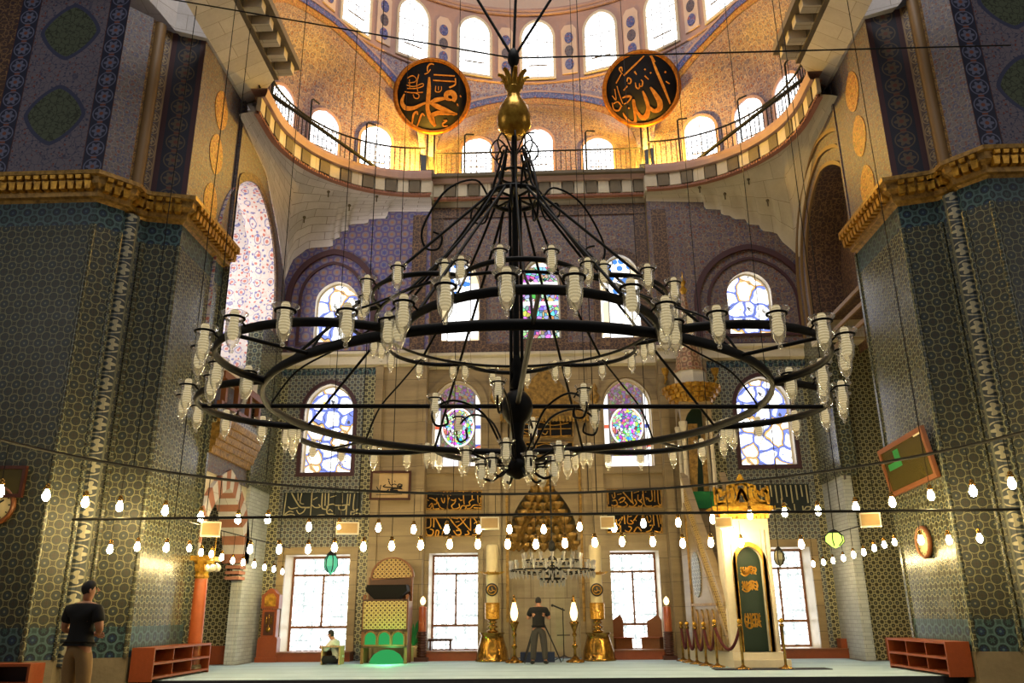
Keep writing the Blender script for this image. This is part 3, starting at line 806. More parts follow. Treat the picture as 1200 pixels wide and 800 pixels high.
# corner piers below (white glazed brick returns, tile above)
m = MB(); m.bbox((-7.72, 20.75, 0), (-7.45, D+0.02, 4.3)); struct(m.build('wall_left_corner', M['brick_white']))
m = MB(); m.bbox((7.45, 20.75, 0), (7.68, D+0.02, 4.3)); struct(m.build('wall_right_corner', M['brick_white']))
m = MB(); m.bbox((7.40, 20.6, 4.3), (7.8, D+0.02, 8.3)); struct(m.build('wall_right_corner_upper', M['tile_pier_small']))
m = MB(); m.bbox((-7.8, 20.5, 4.25), (-7.40, D+0.02, 8.6)); struct(m.build('wall_left_corner_upper', M['tile_pier_small']))
# right opening: tiled wall facing us further back
m = MB(); m.sheet(rect(7.5, 11.5, 0, 8.4), (), frame((0, 20.9, 0), (1, 0, 0), (0, 0, 1))); struct(m.build('wall_right_aisle', M['tile_side']))
p = onY(970, 392, 20.8); m = MB(); m.bbox((7.2, 20.4, p.z-0.28), (11.5, 20.95, p.z+0.28)); m.bbox((7.15, 20.3, p.z+0.28), (11.5, 20.95, p.z+0.36)); struct(m.build('trim_12', M['cream_stone']))
m = MB()
for k in range(34):
    x = 7.3+k*0.12; m.prism([(x-0.05, p.z-0.2), (x+0.05, p.z-0.2), (x+0.05, p.z), (x, p.z+0.12), (x-0.05, p.z)], 0.03, frame((0, 20.4, 0), (1, 0, 0), (0, 0, 1)))
struct(m.build('trim_13', M['white_stone']))
# left loggia: sill, handrail, tile band, gilt stalactites, striped arcade
m = MB(); m.bbox((-9.2, 17.97, zsill-0.5), (-7.42, 21.4, zsill)); struct(m.build('trim_14', M['sill_marble']))
m = MB()
pa, pb = onX(256, 432, -7.35), onX(312, 474, -7.35)
m.bbox((-7.42, 17.97, pa.z-0.12), (-7.28, 20.6, pa.z+0.05))
m.bbox((-7.42, 17.97, pa.z-0.75), (-7.30, 20.6, pa.z-0.66))
for y in (18.2, 19.0, 19.8, 20.5): m.bbox((-7.42, y-0.06, pa.z-0.75), (-7.30, y+0.06, pa.z))
struct(m.build('trim_15', M['wood_mid']))
m = MB(); m.bbox((-7.48, 17.97, 5.3), (-7.38, 20.6, pa.z-0.75)); struct(m.build('wall_left_loggia', M['tile_side']))
m = MB()
for r in range(5):
    z0 = 4.62+r*0.16; o = 0.04+r*0.06
    m.bbox((-7.5, 17.97, z0+0.12), (-7.5+o+0.06, 20.6, z0+0.16))
    for k in range(26):
        y = 17.98+k*0.1; m.box((-7.5+o/2+0.02, y+0.05, z0+0.06), (o+0.03, 0.07, 0.12), taper=1.25)
struct(m.build('trim_16', M['gold_dull']))
ARC2 = arch(2.76, 4.0, 2.35, x0=19.36, z0=0.0, n=10, point=0.4)
sheet_wall('wall_left_arcade', rect(17.96, 20.8, 0, 4.65), [ARC2], FL @ Matrix.Translation((0, 0, -0.05)), M['sill_marble'])
mr, mw = MB(), MB()
A1 = [q for q in ARC2 if q[1] >= 2.3]; A2 = [q for q in grow(ARC2, 0.34) if q[1] >= 2.3]
A1 = clampl(arch(2.70, 4.0, 2.35, x0=19.36, n=10, point=0.4)[2:]); A2 = clampl(arch(2.70+0.8, 4.45, 2.35, x0=19.36, n=10, point=0.4)[2:])
for i in range(len(A1)-1):
    q = [A1[i], A2[i], A2[i+1], A1[i+1]]
    (mr if i % 2 == 0 else mw).prism(q, 0.55, FL, z0=-0.5)
struct(mr.build('trim_17', M['red_stone'])); struct(mw.build('trim_18', M['white_stone']))
m = MB(); m.sheet(rect(-11.5, -7.5, 0, 4.65), (), frame((0, 21.2, 0), (1, 0, 0), (0, 0, 1))); struct(m.build('wall_left_aisle_tiles', M['tile_side']))
m = MB(); m.bbox((-9.4, 21.0, 0), (-7.7, 21.2, 0.42)); m.bbox((8.0, 20.5, 0), (11.0, 20.9, 0.5)); m.bbox((7.3, 21.9, 0), (8.1, 22.2, 0.45))
struct(m.build('baseboard_aisle', M['wood_red']))
# striped stone corbel
m = MB()
for k in range(4): m.bbox((-7.75, 20.35-0.1*k*0, 1.95+k*0.13), (-7.40, 20.78, 2.02+k*0.13))
struct(m.build('trim_19', M['red_stone']))
# red-orange column with gilt capital
cpos = V(-7.42, 18.12, 0)
t = thing('marble_column', cpos, 'orange-red marble column with gilded capital beside the left pier', 'column')
MB().lathe([(0.20, 0), (0.20, 0.12), (0.17, 0.16)], 16).build('base', M['plinth'], t)
MB().lathe([(0.16, 0.14), (0.165, 0.6), (0.15, 1.9)], 18).build('shaft', M['col_red'], t)
m = MB(); m.lathe([(0.16, 1.88), (0.19, 1.92), (0.16, 1.97), (0.2, 2.1), (0.27, 2.25)], 8, smooth=False); m.box((0, 0, 2.30), (0.55, 0.55, 0.10))
for k in range(8): m.box((0.2*math.cos(k*PI/4), 0.2*math.sin(k*PI/4), 2.10), (0.08, 0.08, 0.14), rz=k*PI/4, taper=1.5)
m.build('capital', M['gold'], t)

# ---------------------------------------------------------------- piers
def facet(mbx, p, q, z0, z1, centred=True):
    p = V(p[0], p[1], 0); q = V(q[0], q[1], 0); L = (q-p).length; a = -L/2 if centred else 0
    mbx.add([p+V(0, 0, z0), q+V(0, 0, z0), q+V(0, 0, z1), p+V(0, 0, z1)], [(0, 1, 2, 3)], uvs=[(a, z0), (a+L, z0), (a+L, z1), (a, z1)])
def gilt_cornice(name, path, z0, z1, proj):
    """stepped gilt cornice with rows of teeth, path runs so that the hall is on the right side"""
    m = MB(); n = len(path); P = [V(a, b, 0) for a, b in path]
    nrm = []
    for i in range(n):
        t1 = (P[i]-P[i-1]).normalized() if i else (P[1]-P[0]).normalized()
        t2 = (P[i+1]-P[i]).normalized() if i < n-1 else t1
        a = V(t1.y, -t1.x, 0); b = V(t2.y, -t2.x, 0); mm = (a+b).normalized(); nrm.append(mm/max(0.5, mm.dot(a)))
    pr = [(0.0, 0.0), (0.12, 0.10), (0.35, 0.14), (0.40, 0.42), (0.75, 0.55), (0.78, 0.80), (1.0, 0.84), (1.0, 1.0), (0.0, 1.0)]
    for (o0, f0), (o1, f1) in zip(pr[:-1], pr[1:]):
        for i in range(n-1):
            m.add([P[i]+nrm[i]*o0*proj+V(0, 0, z0+(z1-z0)*f0), P[i+1]+nrm[i+1]*o0*proj+V(0, 0, z0+(z1-z0)*f0),
                   P[i+1]+nrm[i+1]*o1*proj+V(0, 0, z0+(z1-z0)*f1), P[i]+nrm[i]*o1*proj+V(0, 0, z0+(z1-z0)*f1)], [(0, 1, 2, 3)])
    struct(m.build(name, M['gold_dull']))
    m = MB(); h = z1-z0
    for i in range(n-1):
        d = P[i+1]-P[i]; L = d.length
        if L < 0.12: continue
        t = d.normalized(); a = math.atan2(t.y, t.x); k = max(1, round(L/0.17)); nn = V(t.y, -t.x, 0)
        for j in range(k):
            c = P[i]+t*((j+0.5)*L/k)
            m.box(c+nn*proj*0.58+V(0, 0, z0+h*0.46), (L/k*0.62, proj*0.42, h*0.30), rz=a, taper=1.25)
            m.box(c+nn*proj*0.9+V(0, 0, z0+h*0.72), (L/k*0.55, proj*0.25, h*0.14), rz=a, taper=1.2)
    struct(m.build(name+'0', M['gold']))
def pier(side, sx, xi, trim_no):
    """side 'left'/'right'; sx mirrors; xi = half-width of the inner face"""
    def q(x, y): return (sx*x, y)
    xo = 14.0
    P = [q(xo, 14.45), q(xi+1.28, 14.45), q(xi+0.92, 14.85), q(xi+0.92, 15.1), q(xi+0.70, 15.35), q(xi, 15.55), q(xi, 17.95), q(xo, 17.95)]
    def F(a, b): return (P[a], P[b]) if sx < 0 else (P[b], P[a])
    zA, zB, zC, zD, zE = 0.42, 0.95, 8.55, 9.05, 9.6
    ft, fs_, fb, fpl = MB(), MB(), MB(), MB()
    for (a, b, mb) in ((0, 1, ft), (1, 2, ft), (2, 3, ft), (3, 4, ft), (4, 5, ft), (5, 6, fs_), (6, 7, fs_)):
        p, r = F(a, b)
        facet(mb, p, r, zB, zC, False); facet(fb, p, r, zC, zD, False); facet(fb, p, r, zA, zB, False); facet(fpl, p, r, FZ, zA, False)
    struct(ft.build('wall_%s_pier_front' % side, M['tile_pier'])); struct(fs_.build('wall_%s_pier_inner' % side, M['tile_pier_small']))
    struct(fb.build('wall_%s_pier_border' % side, M['tile_pier_blue'])); struct(fpl.build('wall_%s_pier_plinth' % side, M['plinth']))
    # raised vertical fillets beside the column
    m = MB()
    for (x, y) in ((xi+0.92, 14.85), (xi+0.70, 15.33), (xi+0.01, 15.54), (xi+1.26, 14.45)):
        m.tube([V(sx*x, y, zA), V(sx*x, y, zC)], 0.05, 8)
    struct(m.build('trim_%d' % trim_no, M['tile_pier_small']))
    # engaged column with the chain pattern
    m = MB(); cx, cy, r = sx*(xi+0.90), 15.12, 0.17
    for k in range(14):
        a0, a1 = 2*PI*k/14, 2*PI*(k+1)/14
        m.add([V(cx+r*math.cos(a0), cy+r*math.sin(a0), 0.3), V(cx+r*math.cos(a1), cy+r*math.sin(a1), 0.3), V(cx+r*math.cos(a1), cy+r*math.sin(a1), zD), V(cx+r*math.cos(a0), cy+r*math.sin(a0), zD)],
              [(0, 1, 2, 3)], smooth=True, uvs=[(((k+e) % 7-3.5)*0.3/7 if (k+e) % 7 or not e else 0.15, z) for e, z in ((0, 0.3), (1, 0.3), (1, zD), (0, zD))])
    struct(m.build('trim_%d' % (trim_no+1), M['chain']))
    path = P[0:7] if sx < 0 else list(reversed(P[0:7]))
    gilt_cornice('trim_%d' % (trim_no+2), path, zD, zE, 0.34)
    # painted upper shaft
    zt = 13.75; zf = 14.35
    xa = xi+1.28
    strips = [('border_blue', 0.45), ('field', 1.55), ('border_blue', 0.45), ('paint_arch', 3.0)]
    x = xa; k = 0
    for nm, w in strips:
        m = MB(); p, r = (q(x+w, 14.45), q(x, 14.45)) if sx < 0 else (q(x, 14.45), q(x+w, 14.45))
        facet(m, p, r, zE, zf); struct(m.build('wall_%s_upper_strip_%d' % (side, k), M[nm])); x += w; k += 1
    for (a, b, nm) in ((1, 2, 'paint_upper'), (2, 3, 'border_brown'), (3, 4, 'border_brown'), (4, 5, 'border_dark'), (5, 6, 'paint_upper')):
        m = MB(); p, r = F(a, b); facet(m, p, r, zE, zt+0.1); struct(m.build('wall_%s_upper_facet_%d' % (side, a), M[nm]))
    m = MB(); m.tube([V(sx*(xi+0.90), 15.1, zE), V(sx*(xi+0.90), 15.1, zt+0.1)], 0.15, 12); struct(m.build('trim_%d' % (trim_no+3), M['border_brown']))
    m = MB()   # ochre almonds on the inner face
    for zz in (10.2, 11.5, 12.7):
        pts = [(16.75+0.38*math.sin(a)*abs(math.sin(a))**0.3, zz+0.52*math.cos(a)) for a in [2*PI*i/24 for i in range(24)]]
        Mx = frame((sx*xi, 0, 0), (0, 1, 0), (0, 0, 1)) if sx < 0 else frame((sx*xi, 0, 0), (0, -1, 0), (0, 0, 1))
        m.prism(pts if sx < 0 else [(-a, b) for a, b in reversed(pts)], 0.015, Mx)
    struct(m.build('trim_%d' % (trim_no+4), M['paint_gilt']))
    # white stone springers over the pier, stepping back to the inner corner
    m = MB()
    blk = [(xo, 14.3), (xi+1.15, 14.3), (xi+0.85, 14.75), (xi+0.6, 15.2), (xi-0.08, 15.45), (xi-0.08, 18.3), (xo, 18.3)]
    zz = [zf, zf-0.05, zf-0.3, zt+0.05, zt, zt, zf]
    n = len(blk)
    vs = [V(sx*a, b, z) for (a, b), z in zip(blk, zz)]+[V(sx*a, b, 17.5) for a, b in blk]
    fs = [(i, (i+1) % n, n+(i+1) % n, n+i) for i in range(n)]+[tuple(range(n))]
    m.add(vs, fs)
    struct(m.build('wall_%s_springer' % side, M['white_stone']))
    # smooth pendentive leaning out to the straight gallery run, with its bracket cornice
    m = MB()
    xb, xo2 = 6.68, 6.02
    A = [V(sx*(xi-0.06), y, zt) for y in (12.6, 14.0, 15.45, 17.0, 18.3)]; B = [V(sx*xb, y, 14.15) for y in (12.6, 14.0, 15.2, 16.4, 17.6)]
    for i in range(4): m.add([A[i], A[i+1], B[i+1], B[i]], [(0, 1, 2, 3)])
    m.add([A[4], V(sx*(xi-0.06), 18.3, 15.5), V(sx*xb, 17.6, 15.5), B[4]], [(0, 1, 2, 3)])
    m.add([A[0], A[0]+V(0, 0, 3), B[0]+V(0, 0, 3), B[0]], [(0, 1, 2, 3)])
    struct(m.build('wall_%s_pendentive' % side, M['white_stone']))
    m = MB(); m.bbox((sx*xb, 12.6, 14.15), (sx*(xb-0.12), 17.6, 14.42)); m.bbox((sx*(xb-0.0), 12.6, 14.42), (sx*xo2, 17.6, 14.62))
    struct(m.build('trim_%d' % (trim_no+5), M['dark_stone']))
    m = MB()
    for k in range(9):
        y = 17.35-k*0.56
        m.bbox((sx*(xb-0.12), y-0.13, 14.18), (sx*(xo2+0.12), y+0.13, 14.42))
    struct(m.build('trim_%d' % (trim_no+6), M['cream_stone']))
pier('left', -1, 7.58, 20)
pier('right', 1, 7.47, 40)
# ---------------------------------------------------------------- gallery, exedrae, semi-dome
ZG = 13.88                                # gallery deck
def exed(side, r, a):                     # quarter circle of a side exedra, a: 0 at the middle bay, 90 at the side
    c = V(side*3.42, 18.45, 0); t = math.radians(90-a)
    return V(c.x+side*r*math.cos(t), c.y+r*math.sin(t), 0)
ARCN = 28
def rim_path(off):
    """gallery edge in plan, left to right; off > 0 moves outwards (away from the hall)"""
    L = [exed(-1, 3.62+off, 90-90*i/ARCN) for i in range(ARCN+1)]
    R = [exed(1, 3.62+off, 90*i/ARCN) for i in range(ARCN+1)]
    yc = 22.38+off
    L = [V(L[0].x, 17.55, 0)]+L+[V(xjL+0.03, L[-1].y, 0)]; R = [V(xjR-0.03, R[0].y, 0)]+R+[V(R[-1].x, 17.55, 0)]
    return L, [V(xjL+0.02, yc, 0), V(xjR-0.02, yc, 0)], R
# ---- stone conches between gallery and stepped walls
def resample(P, n):
    d = [0.0]
    for a, b in zip(P[:-1], P[1:]): d.append(d[-1]+(b-a).length)
    out = []; k = 0
    for i in range(n+1):
        s = d[-1]*i/n
        while k < len(d)-2 and d[k+1] < s: k += 1
        f = (s-d[k])/max(1e-9, d[k+1]-d[k]); out.append(P[k].lerp(P[k+1], min(1, max(0, f))))
    return out
for side, S, E_, name in ((-1, SL, eL, 'wall_left_conch'), (1, SR, eR, 'wall_right_conch')):
    back = [V(p.x, D-0.01, p.z) for p in S]
    xs = -7.49 if side < 0 else 7.49
    sd = [V(xs, D-0.05, S[-1].z)]+[V(xs, p.y, p.z) for p in reversed(E_) if p.z < 13.05]+[V(xs, 17.6, 13.15)]
    B = resample(back, 40)+resample(sd, 24)[1:]
    n = len(B)-1; rows = 12
    T = resample([V((xjL if side < 0 else xjR), 22.07, 0)]+[exed(side, 3.62, 90.0*i/40) for i in range(41)]+[V(side*7.04, 17.55, 0)], n)
    def P_(i, j):
        b, t = B[i], T[i]; s = j/rows; h = 1-math.cos(s*PI/2); z = math.sin(s*PI/2)
        return V(b.x+(t.x-b.x)*h, b.y+(t.y-b.y)*h, b.z+(13.2-b.z)*z)
    m = MB()
    vs = []; uv = []
    for j in range(rows+1):
        for i in range(n+1): vs.append(P_(i, j)); uv.append((i*0.14, j*0.22))
    w = n+1
    fs = [(j*w+i, j*w+i+1, (j+1)*w+i+1, (j+1)*w+i) for j in range(rows) for i in range(n)]
    if side > 0: fs = [tuple(reversed(f)) for f in fs]
    m.add(vs, fs, uvs=uv, smooth=True)
    struct(m.build(name, M['conch_stone' if side < 0 else 'cream_stone']))
    m = MB()                              # dowels with hanging wires' pins on the conch
    for fi, fj in ((0.32, 0.55), (0.22, 0.75), (0.50, 0.45), (0.45, 0.75)):
        p = P_(int(fi*n), int(fj*rows)); m.ball(p, 0.05, 8, 6); m.tube([p, p-V(0, 0, 0.18)], 0.02, 5)
    struct(m.build('trim_%d' % (60 if side < 0 else 61), M['dark_stone']))
# ---- bracket cornice and deck
def sweep(mb, path, prof, z0):
    n = len(path); N = []
    for i in range(n):
        t = (path[min(i+1, n-1)]-path[max(i-1, 0)]).normalized(); N.append(V(-t.y, t.x, 0))   # left of travel = outwards
    for (o0, za), (o1, zb) in zip(prof[:-1], prof[1:]):
        for i in range(n-1):
            mb.add([path[i]-N[i]*o0+V(0, 0, z0+za), path[i+1]-N[i+1]*o0+V(0, 0, z0+za), path[i+1]-N[i+1]*o1+V(0, 0, z0+zb), path[i]-N[i]*o1+V(0, 0, z0+zb)], [(0, 1, 2, 3)], smooth=False)
def along(path, step):
    L = 0; out = []; nxt = step/2
    for a, b in zip(path[:-1], path[1:]):
        d = (b-a).length
        while nxt <= L+d:
            out.append((a.lerp(b, (nxt-L)/d), math.atan2((b-a).y, (b-a).x))); nxt += step
        L += d
    return out
fr, mo, dk, br, wh = MB(), MB(), MB(), MB(), MB()
for path in rim_path(0.0):
    sweep(mo, path, [(-0.05, 0.0), (0.06, 0.02), (0.06, 0.09), (-0.02, 0.10)], 13.12)
    sweep(fr, path, [(-0.02, 0.09), (0.0, 0.5)], 13.12)
    sweep(dk, path, [(-0.1, 0.50), (0.20, 0.52), (0.24, 0.66), (0.24, 0.76), (-0.9, 0.76)], 13.12)
    for i, (p, a) in enumerate(along(path, 0.36)):
        nrm = V(math.sin(a), -math.cos(a), 0)
        (br if i % 2 else wh).box(p+nrm*0.05+V(0, 0, 13.42), (0.32, 0.14 if i % 2 else 0.10, 0.40), rz=a)
    for i, (p, a) in enumerate(along(path, 0.09)):
        nrm = V(math.sin(a), -math.cos(a), 0); mo.box(p+nrm*0.07+V(0, 0, 13.165), (0.045, 0.05, 0.07), rz=a)
for x in (xjL+0.02, xjR-0.02):
    fr.bbox((x-0.03, 22.0, 13.1), (x+0.03, 22.5, 13.6))
struct(fr.build('trim_62', M['cream_stone'])); struct(mo.build('trim_63', M['red_stone'])); struct(dk.build('trim_64', M['pinkband']))
struct(br.build('trim_65', M['dark_stone'])); struct(wh.build('trim_66', M['cream_stone']))
m = MB()
m.bbox((-8.6, 18.0, ZG-0.12), (-6.9, 23.5, ZG-0.02)); m.bbox((6.9, 18.0, ZG-0.12), (8.6, 23.5, ZG-0.02)); m.bbox((-7.0, 22.0, ZG-0.12), (7.0, 24.1, ZG-0.02))
struct(m.build('floor_gallery', M['dark_stone']))
# ---- walls behind the gallery (three exedrae) and the arches of the semi-dome
RC, YC = 6.5, 15.55
KS = 1.066                                # the semi-dome stands a little further back than the gallery edge
def back(P): return CAM+(P-CAM)*KS
def cyl(phi, z, r=RC): a = math.radians(phi); return back(V(r*math.sin(a), YC+r*math.cos(a), z))
AXIS = V(0, YC*KS, 0)
def archz(t, z0, h): return z0+h*(math.sin(math.acos(abs(t)))*0.9+0.1*(1-abs(t)))       # t in -1..1
def ex_arch(k):                                   # k = -1, 0, 1: arch curve on the cylinder
    out = []
    for i in range(41):
        t = -1+2*i/40
        if k == 0: out.append(cyl(27.6*t, archz(t, 14.15, 2.10)))
        else: out.append(cyl(k*60+28.0*t, archz(t, 14.15, 2.50)))
    return out
for k, nm in ((-1, 'wall_exedra_left'), (0, 'wall_exedra_center'), (1, 'wall_exedra_right')):
    A = ex_arch(k)
    if k == 0: W = [V(-3.6+7.2*i/40, 24.0, 0) for i in range(41)]
    elif k < 0: W = [exed(-1, 4.45, 96-92*i/40) for i in range(41)]
    else: W = [exed(1, 4.45, 4+92*i/40) for i in range(41)]
    m = MB(); rows = 10; vs = []; uv = []
    zt = 15.9 if k == 0 else 15.7
    zz = [ZG-0.05, 14.5, zt]
    for z in zz:
        for i in range(41): vs.append(V(W[i].x, W[i].y, z)); uv.append((i*0.17, z))
    for j in range(1, rows+1):
        s = j/rows; h0 = 1-math.cos(s*PI/2); v0 = math.sin(s*PI/2)
        for i in range(41):
            a = A[i]; w = V(W[i].x, W[i].y, zt); h, v = (h0, v0) if a.z > zt else (v0, h0)
            zhi = max(a.z, zt-0.0)
            vs.append(V(w.x+(a.x-w.x)*h, w.y+(a.y-w.y)*h, zt+(a.z-zt)*v)); uv.append((i*0.17, zt+s*2.2))
    nr = len(vs)//41
    fs = [(j*41+i, j*41+i+1, (j+1)*41+i+1, (j+1)*41+i) for j in range(nr-1) for i in range(40)]
    m.add(vs, fs, uvs=uv, smooth=True); struct(m.build(nm, M['paint_exedra']))
# cylinder wall above the arches
m = MB()
phis = [-92+184*i/460 for i in range(461)]
def zlow(phi):
    best = 14.0
    if abs(phi) <= 27.6: best = archz(phi/27.6, 14.15, 2.10)
    for k in (-1, 1):
        t = (phi-k*60)/28.0
        if abs(t) <= 1: best = max(best, archz(t, 14.15, 2.50))
    return best
for a, b in zip(phis[:-1], phis[1:]):
    za, zb_ = zlow(a), zlow(b); u0, u1 = math.radians(a)*RC, math.radians(b)*RC
    m.add([cyl(a, za), cyl(b, zb_), cyl(b, 17.0), cyl(a, 17.0)], [(0, 1, 2, 3)], smooth=True, uvs=[(u0, za), (u1, zb_), (u1, 17.0), (u0, 17.0)])
struct(m.build('wall_semidome_spandrels', M['paint_dome']))
# painted archivolts: gilt inner band, blue band, thin edge
for nm, k0, k1, mat, dr in (('trim_70', -0.02, 0.20, 'paint_gilt', 0.05), ('trim_71', 0.20, 0.40, 'paint_blueband', 0.07), ('trim_72', 0.40, 0.46, 'pinkband', 0.09)):
    m = MB()
    for k in (-1, 0, 1):
        def off(i, kk):
            t = -1+2*i/60; w = 27.6 if k == 0 else 28.0; h = 2.10 if k == 0 else 2.50
            ph = (0 if k == 0 else k*60)+w*t
            e = 1e-3; t2 = max(-0.999, min(0.999, t))
            dz = (archz(min(1, t2+e), 14.15, h)-archz(max(-1, t2-e), 14.15, h)); dx = math.radians(w)*RC*2*e
            L = math.hypot(dx, dz); nx, nz = -dz/L, dx/L
            return cyl(ph+math.degrees(nx*kk/RC), archz(t, 14.15, h)+nz*kk, RC-dr)
        vs = []; uv = []
        for i in range(2, 59): vs += [off(i, k0), off(i, k1)]; uv += [(i*0.15, 0), (i*0.15, k1-k0)]
        m.add(vs, [(2*i, 2*i+2, 2*i+3, 2*i+1) for i in range(56)], uvs=uv, smooth=True)
    struct(m.build(nm, M[mat]))
# drum with windows, panels, cornice and dome
m = MB()
for a, b in zip(phis[:-1], phis[1:]):
    u0, u1 = math.radians(a)*RC, math.radians(b)*RC
    m.add([cyl(a, 17.0), cyl(b, 17.0), cyl(b, 19.75), cyl(a, 19.75)], [(0, 1, 2, 3)], smooth=True, uvs=[(u0, 17.0), (u1, 17), (u1, 19.75), (u0, 19.75)])
struct(m.build('wall_semidome_drum', M['pinkband']))
m = MB()
def domep(u, v):
    a = math.radians(-92+184*u); e = v*PI/2
    r = (RC+0.05)*math.cos(e); return back(V(r*math.sin(a), YC+r*math.cos(a), 19.7+6.2*math.sin(e)))
m.grid(domep, 64, 14, lambda u, v: (u*20, v*9)); struct(m.build('ceiling', M['plaster']))
m = MB(); 
for (r, z) in ((0.10, 19.62), (0.16, 19.74)): m.tube([cyl(ph, z, RC-0.05) for ph in phis[::6]], r*0.6, 6)
m.tube([cyl(ph, 17.02, RC-0.02) for ph in phis[::6]], 0.05, 6)
struct(m.build('trim_73', M['pinkband']))
def curved_window(c, inward, w, h, gmat, label, proud=0.03, frm='sill_marble'):
    """arched window set on a curved wall: frame ring standing proud, pane just inside it"""
    inward = V(inward.x, inward.y, 0).normalized(); xd = V(-inward.y, inward.x, 0)*1.0
    xd = V(0, 0, 1).cross(inward)
    Mx = frame(c, xd, (0, 0, 1))
    root = wroot(c, label)
    p = arch(w, h, h*0.70, n=8)
    m = MB(); m.band(p, grow(p, 0.09), -0.16, proud+0.05, Mx); m.build('window_frame', M[frm], root, world=True)
    m = MB(); m.sheet(p, (), Mx @ Matrix.Translation((0, 0, proud))); m.build('pane', gmat, root, world=True)
    m = MB()
    m.band(scale_poly(p, 0.60, 0.72), scale_poly(p, 0.63, 0.745), proud, proud+0.02, Mx)
    for (a, b) in (((-w/2, h*0.38), (w/2, h*0.38)), ((-w/2, h*0.62), (w/2, h*0.62)), ((0, 0), (0, h*0.9))):
        dx, dz = b[0]-a[0], b[1]-a[1]; L = math.hypot(dx, dz); nx, nz = -dz/L*0.008, dx/L*0.008
        m.prism([(a[0]+nx, a[1]+nz), (a[0]-nx, a[1]-nz), (b[0]-nx, b[1]-nz), (b[0]+nx, b[1]+nz)], 0.015, Mx, z0=proud)
    m.build('window_bars', M['dark_stone'], root, world=True)
    return root
ordn = ['leftmost', 'second from left', 'third from left', 'middle', 'third from right', 'second from right', 'rightmost']
for i in range(7):
    ph = -54+18*i+1.0
    c = cyl(ph, 17.2, RC-0.02); curved_window(c, AXIS-V(c.x, c.y, 0), 1.04, 2.25, G_SKY, 'bright arched window of the dome drum, %s of seven' % ordn[i])
pan, ov, ov2 = MB(), MB(), MB()
for i in range(8):
    ph = -63+18*i+1.0; c = cyl(ph, 17.25, RC-0.01); inw = (AXIS-V(c.x, c.y, 0)).normalized()
    Mx = frame(c, V(0, 0, 1).cross(inw), (0, 0, 1))
    pan.prism([(-0.26, 0), (0.26, 0), (0.26, 1.75), (0.14, 1.95), (-0.14, 1.95), (-0.26, 1.75)], 0.05, Mx)
    for k, zz in enumerate((0.35, 0.88, 1.41)):
        pts = [(0.15*math.cos(a), zz+0.22*math.sin(a)) for a in [2*PI*j/14 for j in range(14)]]
        (ov if k % 2 == 0 else ov2).prism(pts, 0.07, Mx)
struct(pan.build('trim_74', M['plaster'])); struct(ov.build('trim_75', M['paint_blueband'])); struct(ov2.build('trim_76', M['field']))
# gallery windows
for i, px in enumerate((559, 631, 702)):
    b = onY(px, 205, 23.97); c = V(b.x, 23.97, b.z)
    curved_window(c, V(0, -1, 0), 0.98, (1.36, 1.72, 1.36)[i], G_SKY, 'gallery window in the middle exedra, %s' % ['left of the hanging gold orb', 'behind the hanging gold orb', 'right of the hanging gold orb'][i], frm='pinkband')
def exa(side, px, py):
    """angle on the exedra wall seen through a pixel"""
    best = (1e9, 0)
    for i in range(400):
        a = i*0.24; p = exed(side, 4.43, a); p.z = 15.1
        d = p-CAM; k = d.dot(FW); x = 600+FPX*d.dot(RT)/k
        if abs(x-px) < best[0]: best = (abs(x-px), a)
    return best[1]
for side, pxs in ((-1, (329, 379, 440)), (1, (821, 879, 925))):
    for j, px in enumerate(pxs):
        a = exa(side, px, 170); p = exed(side, 4.42, a); cc = V(side*3.42, 18.45, 0)
        lab = 'gallery window in the %s exedra, %s the lamp-lit roundel' % ('left' if side < 0 else 'right', ['farthest from', 'second from', 'next to'][j] if side < 0 else ['next to', 'second from', 'farthest from'][j])
        curved_window(V(p.x, p.y, ZG+0.40), cc-V(p.x, p.y, 0), 0.95, 1.62, G_SKY, lab, frm='pinkband')
# ---- railings
def railing(path, label, grp=None):
    loc = V(path[0].x, path[0].y, ZG)
    t = thing('gallery_railing', loc, label, 'railing')
    m = MB(); m.tube([V(p.x, p.y, ZG+0.92) for p in path], 0.03, 6); m.tube([V(p.x, p.y, ZG+0.10) for p in path], 0.022, 6); m.build('rail', M['iron'], t, world=True)
    m = MB()
    for p, a in along(path, 0.155): m.box(p+V(0, 0, ZG+0.46), (0.022, 0.022, 0.92))
    m.build('balusters', M['iron'], t, world=True)
    for p, a in along(path, 1.9):
        m = MB(); m.tube([p+V(0, 0, ZG), p+V(0, 0, ZG+1.55), p+V(0, 0, ZG+1.6)+V(math.cos(a)*0.05, math.sin(a)*0.05, 0), p+V(math.cos(a)*0.3, math.sin(a)*0.3, ZG+1.58)], 0.028, 6)
        m.build('post', M['iron'], t, world=True)
    return t
PL, PCn, PR = rim_path(0.0)
railing([p for p in rim_path(0.0)[0]][:-1], 'curved black iron railing on the left part of the gallery')
railing(rim_path(0.05)[1], 'straight black iron railing across the middle of the gallery')
railing([p for p in rim_path(0.0)[2]][1:], 'curved black iron railing on the right part of the gallery')
for side, nm in ((-1, 'left'), (1, 'right')):
    a = exed(side, 3.62, 92); b = exed(side, 3.62, 22)
    m = MB(); m.tube([V(a.x, a.y-0.1, ZG+0.35), V(b.x, b.y, ZG+0.05)], 0.055, 6)
    tag(m.build('tie_bar', M['iron'], loc=(a.x, a.y, ZG)), 'thick black iron tie bar crossing the %s curve of the gallery' % nm, 'bar')
